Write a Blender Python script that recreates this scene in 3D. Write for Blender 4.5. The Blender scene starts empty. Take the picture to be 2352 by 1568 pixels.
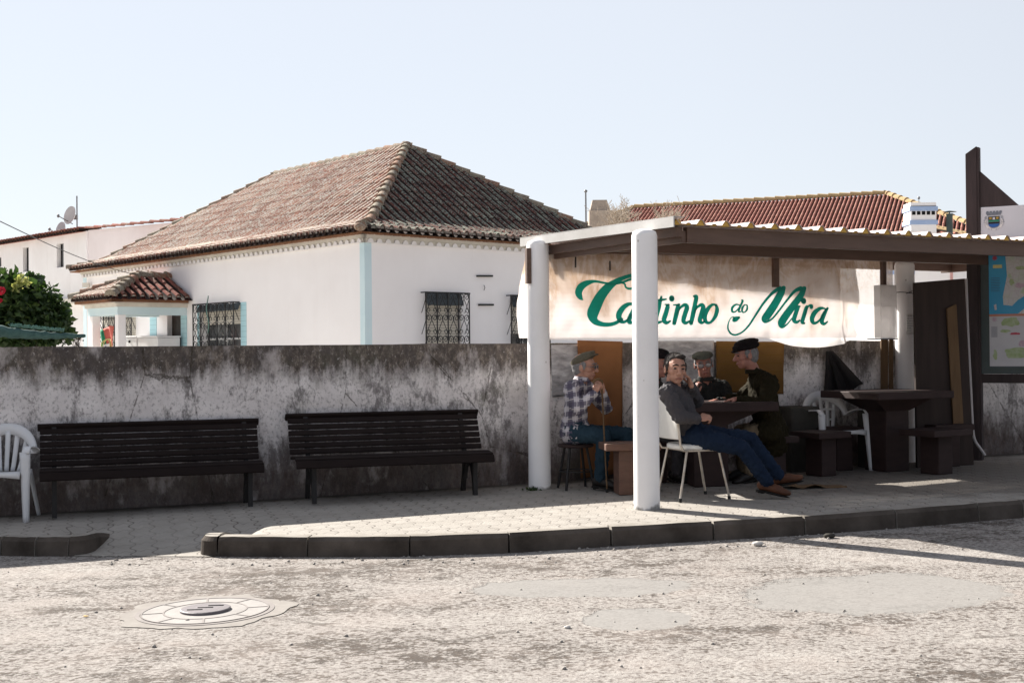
import bpy, bmesh, math, random
from mathutils import Vector, Matrix, noise
random.seed(11)
V = Vector
PI = math.pi
R = math.radians
scn = bpy.context.scene
COL = scn.collection

# ------------------------------------------------------------------ camera
F_PX = 2900.0                       # focal length in units of a 2352 px wide frame
EYE = 1.36
cam_d = bpy.data.cameras.new('camera')
cam = bpy.data.objects.new('camera', cam_d); COL.objects.link(cam)
cam_d.sensor_width = 36.0
cam_d.lens = F_PX / 2352.0 * 36.0
cam_d.clip_start = 0.05
cam_d.clip_end = 2000
CM = (Matrix.Rotation(R(90) + math.atan(16 / F_PX), 3, 'X') @ Matrix.Rotation(-0.009, 3, 'Z'))
cam.matrix_world = Matrix.Translation((0, 0, EYE)) @ CM.to_4x4()
scn.camera = cam
scn.render.resolution_x = 1024
scn.render.resolution_y = 682

# ------------------------------------------------------------------ light
SUN_EL = R(34)
SUN_AZ = V((-0.707, 0.707))
w = bpy.data.worlds.new('World'); scn.world = w; w.use_nodes = True
wn = w.node_tree.nodes; wl = w.node_tree.links
sky = wn.new('ShaderNodeTexSky'); sky.sky_type = 'NISHITA'; sky.sun_disc = False
sky.sun_elevation = SUN_EL; sky.sun_rotation = R(-45)
sky.air_density = 1.0; sky.dust_density = 0.3; sky.ozone_density = 1.6; sky.altitude = 0
veil = wn.new('ShaderNodeMix'); veil.data_type = 'RGBA'; veil.inputs[0].default_value = 0.85     # a thin even veil of high haze in the sky
tcw = wn.new('ShaderNodeTexCoord'); dotn = wn.new('ShaderNodeVectorMath'); dotn.operation = 'DOT_PRODUCT'; dotn.inputs[1].default_value = (-0.45, 0.89, 0.0)
wl.new(tcw.outputs['Generated'], dotn.inputs[0])
hz = wn.new('ShaderNodeValToRGB'); hm = wn.new('ShaderNodeMath'); hm.operation = 'MULTIPLY_ADD'; hm.inputs[1].default_value = 0.5; hm.inputs[2].default_value = 0.5
wl.new(dotn.outputs['Value'], hm.inputs[0]); wl.new(hm.outputs[0], hz.inputs[0])
hz.color_ramp.elements[0].position = 0.1; hz.color_ramp.elements[0].color = (0.215, 0.226, 0.258, 1)     # away from the sun
hz.color_ramp.elements[1].position = 0.9; hz.color_ramp.elements[1].color = (0.475, 0.490, 0.520, 1)
sc_ = wn.new('ShaderNodeVectorMath'); sc_.operation = 'SCALE'; sc_.inputs['Scale'].default_value = 10.0
wl.new(hz.outputs[0], sc_.inputs[0]); wl.new(sc_.outputs[0], veil.inputs[7])
wn['Background'].inputs['Strength'].default_value = 0.0645
wl.new(sky.outputs[0], veil.inputs[6]); wl.new(veil.outputs[2], wn['Background'].inputs['Color'])
sd = bpy.data.lights.new('sun', 'SUN'); sd.energy = 5.0; sd.angle = R(0.53); sd.color = (1.0, 0.95, 0.87)
sun = bpy.data.objects.new('sun', sd); COL.objects.link(sun)
ldir = V((-SUN_AZ.x * math.cos(SUN_EL), -SUN_AZ.y * math.cos(SUN_EL), -math.sin(SUN_EL)))
sun.rotation_euler = ldir.to_track_quat('-Z', 'Y').to_euler()
sun.location = (-8, 8, 12)
scn.view_settings.view_transform = 'Standard'
scn.view_settings.look = 'None'
scn.view_settings.exposure = 1.46
scn.view_settings.gamma = 1.0

# ------------------------------------------------------------------ picture <-> place
SLOPE = 0.018                      # the street climbs a little to the right
KH = 0.144
def pz(x, y=0): return SLOPE * (x - 0.8)
def ray(px, py): return CM @ V(((px - 1176) / F_PX, -(py - 784) / F_PX, -1.0))
def P(px, py, Y):
    d = ray(px, py); t = Y / d.y
    return V((d.x * t, Y, EYE + d.z * t))
def pave(px, py, off=0.0):
    d = ray(px, py)
    # EYE + t dz = SLOPE (t dx - .8) + off
    t = (-SLOPE * 0.8 + off - EYE) / (d.z - SLOPE * d.x)
    return V((d.x * t, d.y * t, EYE + d.z * t))
def road(px, py): return pave(px, py, -KH)
def zhit(px, py, z):
    d = ray(px, py); t = (z - EYE) / d.z
    return V((d.x * t, d.y * t, z))
def hit(px, py, p0, dr):           # vertical plane through p0 along dr -> (s, z, point)
    d = ray(px, py)
    nx, ny = -dr.y, dr.x
    t = (nx * p0.x + ny * p0.y) / (nx * d.x + ny * d.y)
    q = V((d.x * t, d.y * t, EYE + d.z * t))
    s = (q.x - p0.x) * dr.x + (q.y - p0.y) * dr.y
    return s, q.z, q
def L2(a, n=0): return V((a.x, a.y)).normalized()

# ------------------------------------------------------------------ mesh builder
class MB:
    def __init__(self):
        self.v = []; self.f = []; self.s = []; self.r = []; self.m = []
    def add(self, vs, fs, smooth=False, r=0.0, m=0):
        b = len(self.v)
        self.v += [tuple(x) for x in vs]
        for f in fs:
            self.f.append([b + i for i in f]); self.s.append(smooth); self.r.append(r); self.m.append(m)
    def box(self, c, sz, rot=None, r=0.0, m=0):
        c = V(c); h = V(sz) * 0.5
        vs = []
        for x in (-1, 1):
            for y in (-1, 1):
                for z in (-1, 1):
                    p = V((x * h.x, y * h.y, z * h.z))
                    if rot is not None: p = rot @ p
                    vs.append(c + p)
        self.add(vs, [(0, 1, 3, 2), (4, 6, 7, 5), (0, 4, 5, 1), (2, 3, 7, 6), (0, 2, 6, 4), (1, 5, 7, 3)], False, r, m)
    def prism(self, poly, ext, r=0.0, m=0):       # poly: 3D points (planar), ext: vector
        n = len(poly); ext = V(ext)
        vs = [V(p) for p in poly] + [V(p) + ext for p in poly]
        fs = [tuple(range(n))[::-1], tuple(range(n, 2 * n))]
        for i in range(n):
            j = (i + 1) % n
            fs.append((i, j, n + j, n + i))
        self.add(vs, fs, False, r, m)
    def sheet(self, poly, r=0.0, m=0):
        self.add(poly, [tuple(range(len(poly)))], False, r, m)
    def tube(self, pts, rad, n=8, caps=True, r=0.0, m=0, smooth=True):
        pts = [V(p) for p in pts]
        if not hasattr(rad, '__len__'): rad = [rad] * len(pts)
        rings = []
        up = None
        for i, p in enumerate(pts):
            t = (pts[min(i + 1, len(pts) - 1)] - pts[max(i - 1, 0)])
            if t.length < 1e-9: t = V((0, 0, 1))
            t.normalize()
            if up is None:
                up = V((0, 0, 1)) if abs(t.z) < 0.9 else V((1, 0, 0))
            a = t.cross(up)
            if a.length < 1e-6: a = t.cross(V((0.3, 1, 0.2)))
            a.normalize(); b = a.cross(t).normalized(); up = b
            rings.append([p + (a * math.cos(2 * PI * k / n) + b * math.sin(2 * PI * k / n)) * rad[i] for k in range(n)])
        vs = [q for rg in rings for q in rg]; fs = []
        for i in range(len(pts) - 1):
            for k in range(n):
                k2 = (k + 1) % n
                fs.append((i * n + k, i * n + k2, (i + 1) * n + k2, (i + 1) * n + k))
        self.add(vs, fs, smooth, r, m)
        if caps:
            self.add(rings[0], [tuple(range(n))], False, r, m)
            self.add(rings[-1], [tuple(range(n))[::-1]], False, r, m)
    def lathe(self, c, prof, n=24, axis=None, r=0.0, m=0, smooth=True):   # prof: (radius, height)
        c = V(c)
        q = V((0, 0, 1)).rotation_difference(V(axis)) if axis is not None else None
        vs = []
        for rr, h in prof:
            for k in range(n):
                p = V((rr * math.cos(2 * PI * k / n), rr * math.sin(2 * PI * k / n), h))
                if q: p = q @ p
                vs.append(c + p)
        fs = []
        for i in range(len(prof) - 1):
            for k in range(n):
                k2 = (k + 1) % n
                fs.append((i * n + k, i * n + k2, (i + 1) * n + k2, (i + 1) * n + k))
        self.add(vs, fs, smooth, r, m)
        if prof[0][0] > 1e-4: self.add(vs[:n], [tuple(range(n))[::-1]], False, r, m)
        if prof[-1][0] > 1e-4: self.add(vs[-n:], [tuple(range(n))], False, r, m)
    def ell(self, c, rad, rot=None, n=16, r=0.0, m=0):
        c = V(c); vs = []; fs = []; k = n // 2
        for i in range(k + 1):
            th = PI * i / k
            for j in range(n):
                ph = 2 * PI * j / n
                p = V((rad[0] * math.sin(th) * math.cos(ph), rad[1] * math.sin(th) * math.sin(ph), rad[2] * math.cos(th)))
                if rot is not None: p = rot @ p
                vs.append(c + p)
        for i in range(k):
            for j in range(n):
                j2 = (j + 1) % n
                fs.append((i * n + j, (i + 1) * n + j, (i + 1) * n + j2, i * n + j2))
        self.add(vs, fs, True, r, m)
    def cap(self, a, b, ra, rb, n=12, flat=None):   # tapered capsule, a closed surface
        a = V(a); b = V(b); d = b - a
        if d.length < 1e-6: d = V((0, 0, 1e-3))
        t = d.normalized()
        pts = []; rad = []
        for i in range(4):
            an = PI / 2 * i / 4
            pts.append(a - t * ra * math.cos(an)); rad.append(max(ra * math.sin(an), 1e-4))
        pts.append(a); rad.append(ra); pts.append(b); rad.append(rb)
        for i in range(1, 5):
            an = PI / 2 * i / 4
            pts.append(b + t * rb * math.sin(an)); rad.append(max(rb * math.cos(an), 1e-4))
        u = t.cross(V((0, 0, 1)))
        if u.length < 1e-3: u = V((1, 0, 0)) if flat is None else V(flat)
        if flat is not None:
            u = V(flat) - t * V(flat).dot(t)
        u.normalize(); w2 = t.cross(u)
        fl = 1.0
        vs = []; fs = []
        for p, q in zip(pts, rad):
            for k in range(n):
                an = 2 * PI * k / n
                vs.append(p + u * (q * math.cos(an)) + w2 * (q * math.sin(an) * (self.flatk if flat is not None else 1)))
        for i in range(len(pts) - 1):
            for k in range(n):
                k2 = (k + 1) % n
                fs.append((i * n + k, i * n + k2, (i + 1) * n + k2, (i + 1) * n + k))
        self.add(vs, fs, True)
    flatk = 0.65
    def grid(self, fn, nu, nv, smooth=True, r=0.0, m=0):
        vs = [fn(i / nu, j / nv) for j in range(nv + 1) for i in range(nu + 1)]
        fs = []
        for j in range(nv):
            for i in range(nu):
                a = j * (nu + 1) + i
                fs.append((a, a + 1, a + nu + 2, a + nu + 1))
        self.add(vs, fs, smooth, r, m)
    def build(self, name, mats, parent=None, bevel=0.0, fix=True, solid=0.0):
        me = bpy.data.meshes.new(name)
        me.from_pydata(self.v, [], self.f)
        me.polygons.foreach_set('use_smooth', self.s)
        me.polygons.foreach_set('material_index', self.m)
        if any(self.r):
            at = me.attributes.new('rnd', 'FLOAT', 'FACE'); at.data.foreach_set('value', self.r)
        if not isinstance(mats, (list, tuple)): mats = [mats]
        for m in mats: me.materials.append(m)
        me.validate()
        if fix:
            bm = bmesh.new(); bm.from_mesh(me); bmesh.ops.recalc_face_normals(bm, faces=bm.faces); bm.to_mesh(me); bm.free()
        o = bpy.data.objects.new(name, me); COL.objects.link(o)
        if parent is not None:
            o.parent = parent
            if parent.name in WORLD_ROOTS: o.matrix_parent_inverse = WORLD_ROOTS[parent.name]
        if bevel:
            b = o.modifiers.new('bevel', 'BEVEL'); b.width = bevel; b.segments = 2; b.limit_method = 'ANGLE'; b.angle_limit = R(40)
        if solid:
            b = o.modifiers.new('solid', 'SOLIDIFY'); b.thickness = solid; b.offset = 0
        return o
WORLD_ROOTS = {}
def tag(o, label=None, cat=None, group=None, kind=None):
    if label: o['label'] = label
    if cat: o['category'] = cat
    if group: o['group'] = group
    if kind: o['kind'] = kind
    return o
def thing(name, loc, label, cat, group=None, world=True, rz=0.0):
    o = bpy.data.objects.new(name, None); COL.objects.link(o)
    o.empty_display_size = 0.2
    o.location = loc; o.rotation_euler = (0, 0, rz)
    if world: WORLD_ROOTS[o.name] = Matrix.Translation(V(loc)).inverted()
    return tag(o, label, cat, group)
def copy_tree(o, parent=None):
    c = o.copy(); COL.objects.link(c)
    if parent is not None: c.parent = parent
    for ch in list(o.children): copy_tree(ch, c)
    return c
def Rz(a): return Matrix.Rotation(a, 3, 'Z')
def frame(x, z=V((0, 0, 1))):        # matrix whose columns are x, y=z cross x, z
    x = V(x).normalized(); y = V(z).cross(x).normalized(); z2 = x.cross(y)
    return Matrix((x, y, z2)).transposed()
def apply_mods(o):
    dg = bpy.context.evaluated_depsgraph_get(); dg.update()
    ev = o.evaluated_get(dg)
    me = bpy.data.meshes.new_from_object(ev)
    o.modifiers.clear(); old = o.data; o.data = me; bpy.data.meshes.remove(old)
def remesh(o, vox, smooth=4, disp=0.0, dscale=0.12, seed=0):
    m = o.modifiers.new('r', 'REMESH'); m.mode = 'VOXEL'; m.voxel_size = vox; m.use_smooth_shade = True
    s = o.modifiers.new('s', 'SMOOTH'); s.iterations = smooth; s.factor = 0.5
    mats = list(o.data.materials)
    apply_mods(o)
    if disp:
        me = o.data; me.update()
        ns = [v.normal.copy() for v in me.vertices]
        for v, n in zip(me.vertices, ns):
            q = v.co / dscale + V((seed * 7.3, seed, 0))
            d = noise.noise(q) * 0.55 + noise.noise(V((q.x * 2.6, q.y * 2.6, q.z * 1.1))) * 0.45
            d = abs(d) * 1.5 - 0.3
            v.co += n * d * disp
    if not len(o.data.materials):
        for m in mats: o.data.materials.append(m)
    for p in o.data.polygons: p.use_smooth = True

# ------------------------------------------------------------------ materials
class NT:
    def __init__(self, name, rough=0.8, spec=0.3):
        self.m = bpy.data.materials.new(name); self.m.use_nodes = True
        self.t = self.m.node_tree; self.n = self.t.nodes; self.l = self.t.links
        self.b = self.n['Principled BSDF']
        self.b.inputs['Roughness'].default_value = rough
        self.b.inputs['Specular IOR Level'].default_value = spec
        self.out = self.n['Material Output']
    def put(self, sock, val):
        if hasattr(val, 'links') or isinstance(val, bpy.types.NodeSocket): self.l.new(val, sock)
        else:
            if isinstance(val, (tuple, list)) and len(val) == 3 and sock.type == 'RGBA': val = (*val, 1)
            sock.default_value = val
    def coord(self, rz=0.0, scale=(1, 1, 1), which='Object'):
        c = self.n.new('ShaderNodeTexCoord')
        mp = self.n.new('ShaderNodeMapping'); mp.inputs['Rotation'].default_value = (0, 0, rz); mp.inputs['Scale'].default_value = scale
        self.l.new(c.outputs[which], mp.inputs['Vector']); return mp.outputs[0]
    def scale(self, vec, s):
        mp = self.n.new('ShaderNodeMapping'); mp.inputs['Scale'].default_value = s
        self.l.new(vec, mp.inputs['Vector']); return mp.outputs[0]
    def noise(self, vec, s, d=4, ro=0.55, dist=0.0):
        x = self.n.new('ShaderNodeTexNoise'); x.inputs['Scale'].default_value = s; x.inputs['Detail'].default_value = d
        x.inputs['Roughness'].default_value = ro; x.inputs['Distortion'].default_value = dist
        if vec is not None: self.l.new(vec, x.inputs['Vector'])
        return x.outputs[0]
    def voro(self, vec, s, feat='F1', out=0):
        x = self.n.new('ShaderNodeTexVoronoi'); x.feature = feat; x.inputs['Scale'].default_value = s
        if vec is not None: self.l.new(vec, x.inputs['Vector'])
        return x.outputs[out]
    def ramp(self, fac, stops, interp='LINEAR'):
        x = self.n.new('ShaderNodeValToRGB'); self.l.new(fac, x.inputs[0]); e = x.color_ramp.elements
        x.color_ramp.interpolation = interp
        while len(e) < len(stops): e.new(0.5)
        for k, (p, c) in zip(e, stops):
            k.position = p; k.color = (c, c, c, 1) if not hasattr(c, '__len__') else (*c, 1)
        return x.outputs[0]
    def mix(self, f, a, b, mode='MIX'):
        x = self.n.new('ShaderNodeMix'); x.data_type = 'RGBA'; x.blend_type = mode
        self.put(x.inputs[0], f); self.put(x.inputs[6], a); self.put(x.inputs[7], b); return x.outputs[2]
    def math(self, op, a, b=0.0, c=None):
        x = self.n.new('ShaderNodeMath'); x.operation = op
        self.put(x.inputs[0], a); self.put(x.inputs[1], b)
        if c is not None: self.put(x.inputs[2], c)
        return x.outputs[0]
    def sep(self, vec):
        x = self.n.new('ShaderNodeSeparateXYZ'); self.l.new(vec, x.inputs[0]); return x.outputs
    def attr(self, name='rnd'):
        x = self.n.new('ShaderNodeAttribute'); x.attribute_name = name; return x.outputs['Fac']
    def bump(self, h, st=0.3, dist=0.01):
        x = self.n.new('ShaderNodeBump'); x.inputs['Strength'].default_value = st; x.inputs['Distance'].default_value = dist
        self.l.new(h, x.inputs['Height']); self.l.new(x.outputs[0], self.b.inputs['Normal']); return x
    def col(self, c): self.put(self.b.inputs['Base Color'], c); return self
def simple(name, c1, c2=None, sc=6, rough=0.8, spec=0.3, bump=0.15, bsc=60, metal=0.0, stretch=(1, 1, 1), bd=0.004):
    n = NT(name, rough, spec)
    co = n.coord(scale=stretch)
    if c2 is None: c2 = tuple(x * 0.8 for x in c1)
    n.col(n.ramp(n.noise(co, sc, 6, 0.6), [(0.3, c1), (0.7, c2)]))
    n.b.inputs['Metallic'].default_value = metal
    if bump: n.bump(n.noise(co, bsc, 4), bump, bd)
    return n.m

def m_plaster(name, base, dirt, rz=0.0):
    n = NT(name, 0.9, 0.15)
    co = n.coord()
    big = n.noise(co, 0.7, 5, 0.6)
    st = n.noise(n.scale(co, (6, 6, 0.7)), 1.0, 5, 0.6)
    c = n.mix(n.ramp(big, [(0.35, 0.0), (0.75, 0.6)]), base, dirt)
    c = n.mix(n.ramp(st, [(0.55, 0.0), (0.8, 0.35)]), c, dirt)
    n.col(c)
    n.bump(n.noise(co, 28, 6, 0.65), 0.35, 0.01)
    return n.m
M = {}
M['house_white'] = m_plaster('house_plaster', (0.92, 0.90, 0.905), (0.83, 0.80, 0.80))
M['far_white'] = m_plaster('far_plaster', (0.86, 0.85, 0.86), (0.68, 0.65, 0.64))
M['far_pink'] = m_plaster('far_plaster_pale', (0.80, 0.74, 0.75), (0.66, 0.60, 0.60))
M['trim_cream'] = simple('trim_cream', (0.70, 0.67, 0.61), (0.55, 0.52, 0.46), 3, 0.9)
M['band_blue'] = simple('band_blue', (0.56, 0.72, 0.78), (0.64, 0.78, 0.82), 1.2, 0.85)
M['chimney_blue'] = simple('chimney_blue', (0.30, 0.42, 0.66), (0.40, 0.50, 0.70), 2, 0.85)
M['post_white'] = simple('post_white', (0.80, 0.79, 0.80), (0.70, 0.69, 0.69), 1.5, 0.75, 0.3, 0.25, 40)
def m_post():
    n = NT('post_paint', 0.7, 0.3); co = n.coord(); z = n.sep(co)[2]
    base = n.ramp(n.noise(co, 2.5, 5), [(0.3, (0.86, 0.845, 0.85)), (0.75, (0.78, 0.765, 0.76))])
    low = n.math('ADD', n.ramp(z, [(0.0, 1.0), (0.13, 0.0)]), n.math('MULTIPLY', n.math('SUBTRACT', n.noise(co, 9, 5), 0.5), 1.6))
    c = n.mix(n.ramp(low, [(0.70, 0.0), (1.25, 0.8)]), base, (0.16, 0.15, 0.13))
    sp = n.voro(n.scale(co, (1, 1, 0.7)), 7)
    c = n.mix(n.ramp(sp, [(0.03, 0.7), (0.07, 0.0)]), c, (0.30, 0.26, 0.22))
    n.col(c); n.bump(n.noise(co, 45, 5), 0.3, 0.004); return n.m
M['post'] = m_post()
def m_tiles(name, cols, lich, lamt, dark=(0.07, 0.055, 0.05), dirt=0.5):
    n = NT(name, 0.92, 0.1)
    co = n.coord()
    base = n.ramp(n.attr(), cols)
    d = n.noise(co, 2.2, 6, 0.7)
    c = n.mix(n.ramp(d, [(0.45, 0.0), (0.68, dirt)]), base, dark)
    li = n.noise(co, 26, 6, 0.75)
    li2 = n.noise(co, 2.6, 4)
    s = n.math('ADD', li, n.math('MULTIPLY', n.math('SUBTRACT', li2, 0.5), 0.3))
    c = n.mix(n.ramp(s, [(0.60 - lamt, 0.0), (0.68 - lamt, 0.9)]), c, lich)
    vv = n.voro(co, 17, 'F1')
    c = n.mix(n.ramp(vv, [(0.16, 0.6), (0.26, 0.0)]), c, lich)
    n.col(c); n.bump(n.noise(co, 60, 5), 0.5, 0.006)
    return n.m
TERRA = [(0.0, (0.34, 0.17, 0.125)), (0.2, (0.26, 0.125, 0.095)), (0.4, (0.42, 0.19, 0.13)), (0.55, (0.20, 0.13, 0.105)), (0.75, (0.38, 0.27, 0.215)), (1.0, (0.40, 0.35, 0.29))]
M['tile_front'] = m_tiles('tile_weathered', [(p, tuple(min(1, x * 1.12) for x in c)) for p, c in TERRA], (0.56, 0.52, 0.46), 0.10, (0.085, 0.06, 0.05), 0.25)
M['tile_pan'] = simple('tile_channel_shade', (0.060, 0.040, 0.034), (0.035, 0.025, 0.022), 5, 0.95)  # near black puts the shade between tiles into pans and flanks
M['tile_mossy_shaded'] = m_tiles('tile_mossy_shaded', [(0.0, (0.13, 0.055, 0.045)), (0.3, (0.17, 0.065, 0.05)), (0.55, (0.08, 0.05, 0.045)), (0.8, (0.06, 0.045, 0.045)), (1.0, (0.20, 0.21, 0.17))], (0.26, 0.29, 0.24), 0.10, (0.035, 0.03, 0.035), 0.6)  # slope's shade put into the dark base colours, lichen over it
M['tile_porch'] = m_tiles('tile_porch', [(0.0, (0.36, 0.12, 0.09)), (0.5, (0.28, 0.09, 0.07)), (1.0, (0.20, 0.08, 0.06))], (0.34, 0.31, 0.24), 0.03, (0.08, 0.06, 0.05), 0.7)
M['tile_red'] = m_tiles('tile_red', [(0.0, (0.36, 0.165, 0.135)), (0.5, (0.30, 0.135, 0.11)), (1.0, (0.40, 0.20, 0.16))], (0.45, 0.33, 0.22), -0.06, (0.15, 0.08, 0.07), 0.35)
M['tile_yellow'] = simple('tile_ridge_lichen', (0.42, 0.32, 0.15), (0.38, 0.25, 0.15), 6, 0.95)
M['tile_under'] = simple('tile_underside', (0.24, 0.115, 0.06), (0.15, 0.075, 0.045), 4, 0.9)
M['ridge'] = m_tiles('ridge_caps', [(0.0, (0.30, 0.15, 0.10)), (0.5, (0.22, 0.17, 0.13)), (1.0, (0.25, 0.22, 0.17))], (0.36, 0.34, 0.28), 0.08, (0.10, 0.08, 0.07), 0.6)
M['brown'] = simple('brown_painted_wood', (0.125, 0.078, 0.060), (0.09, 0.055, 0.042), 3, 0.55, 0.35, 0.25, 30, 0, (1, 1, 6))
M['bench_wood'] = simple('bench_wood', (0.019, 0.013, 0.012), (0.012, 0.008, 0.0075), 5, 0.75, 0.12, 0.3, 40, 0, (1, 1, 3))
M['bench_iron'] = simple('bench_iron', (0.022, 0.02, 0.02), None, 5, 0.6)
M['table_wood'] = simple('table_wood', (0.040, 0.022, 0.020), (0.024, 0.013, 0.012), 5, 0.7, 0.3, 0.4, 30, 0, (1, 1, 3))
M['stool_wood'] = simple('stool_wood', (0.16, 0.085, 0.06), (0.10, 0.055, 0.04), 5, 0.65, 0.3, 0.4, 30, 0, (1, 1, 3))
M['sign_wood'] = simple('sign_wood', (0.060, 0.045, 0.045), (0.036, 0.028, 0.028), 3, 0.75, 0.2, 0.4, 25, 0, (4, 4, 0.5))
M['door_wood'] = simple('door_board', (0.050, 0.035, 0.031), (0.034, 0.025, 0.022), 1.5, 0.8, 0.2, 0.3, 20, 0, (8, 8, 0.6))
M['plank'] = simple('pine_plank', (0.15, 0.09, 0.045), (0.10, 0.058, 0.028), 3, 0.75, 0.3, 0.3, 20, 0, (8, 8, 0.7))
M['iron'] = simple('wrought_iron', (0.012, 0.012, 0.014), None, 6, 0.5, 0.4, 0.0)
M['plastic'] = simple('white_plastic', (0.72, 0.72, 0.73), (0.62, 0.62, 0.63), 2, 0.4, 0.4, 0.0)
M['chair_white'] = simple('chair_vinyl', (0.78, 0.77, 0.74), (0.66, 0.64, 0.60), 3, 0.45, 0.4, 0.1, 60)
M['steel'] = simple('chrome_tube', (0.62, 0.58, 0.53), (0.40, 0.33, 0.26), 14, 0.35, 0.5, 0.1, 60, 0.6)
M['rubber'] = simple('rubber', (0.02, 0.02, 0.02), None, 6, 0.8)
M['dark'] = simple('dark_interior', (0.012, 0.011, 0.012), None, 3, 0.9)
M['glass'] = simple('window_glass', (0.04, 0.045, 0.05), (0.08, 0.085, 0.09), 1.2, 0.12, 0.6, 0.0)
M['shutter'] = simple('roller_shutter', (0.62, 0.58, 0.50), (0.54, 0.50, 0.43), 2, 0.7, 0.3, 0.0)
M['slate'] = simple('awning_slate', (0.10, 0.12, 0.13), (0.06, 0.07, 0.08), 6, 0.8, 0.2, 0.5, 20)
M['frame_white'] = simple('window_frame_white', (0.72, 0.72, 0.72), None, 2, 0.5)
M['dish'] = simple('dish_grey', (0.52, 0.49, 0.49), (0.45, 0.42, 0.42), 2, 0.6)
M['metal_grey'] = simple('metal_grey', (0.20, 0.20, 0.21), None, 3, 0.5, 0.4, 0.1, 40, 0.5)
M['stone'] = simple('old_stone', (0.44, 0.37, 0.31), (0.30, 0.25, 0.21), 3, 0.95, 0.1, 0.6, 12, 0, (1, 1, 1), 0.03)
M['concrete'] = simple('concrete_grey', (0.075, 0.07, 0.062), (0.045, 0.042, 0.036), 4, 0.95, 0.1, 0.6, 20)
M['twig'] = simple('bare_twigs', (0.42, 0.36, 0.30), (0.30, 0.25, 0.20), 3, 0.9)
M['bark'] = simple('bark', (0.12, 0.09, 0.07), (0.07, 0.05, 0.04), 6, 0.95, 0.1, 0.6, 20)
M['cardboard'] = simple('cardboard', (0.25, 0.115, 0.05), (0.18, 0.08, 0.036), 2.5, 0.95, 0.1, 0.3, 30)
M['cardboard2'] = simple('cardboard_ochre', (0.30, 0.17, 0.05), (0.22, 0.12, 0.035), 2.5, 0.95, 0.1, 0.3, 30)
M['paper'] = simple('paper', (0.62, 0.59, 0.55), (0.50, 0.47, 0.43), 6, 0.9)
M['foam'] = simple('foam_closure', (0.62, 0.40, 0.10), (0.45, 0.28, 0.07), 12, 0.95)
M['black_cloth'] = simple('black_cloth', (0.010, 0.009, 0.010), (0.02, 0.017, 0.017), 5, 0.95)
M['red'] = simple('red_petals', (0.60, 0.02, 0.05), (0.42, 0.01, 0.03), 9, 0.7)
M['net'] = simple('shade_net', (0.025, 0.06, 0.06), (0.06, 0.12, 0.11), 16, 0.9)
M['net_fringe'] = simple('net_fringe', (0.16, 0.28, 0.25), (0.08, 0.16, 0.14), 16, 0.9)
M['teal_text'] = None

# ================================================================== ground, road, pavement, kerb
WA = pave(0, 1184); WB = pave(2352, 1040)
WDIR = L2(WB - WA); WN = V((WDIR.y, -WDIR.x))          # WN points at the road
WANG = math.atan2(WDIR.y, WDIR.x)
def wl_pt(s, n=0.0): return V((WA.x + WDIR.x * s + WN.x * n, WA.y + WDIR.y * s + WN.y * n, 0))
def road_z(x, y): return pz(x) - KH

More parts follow.
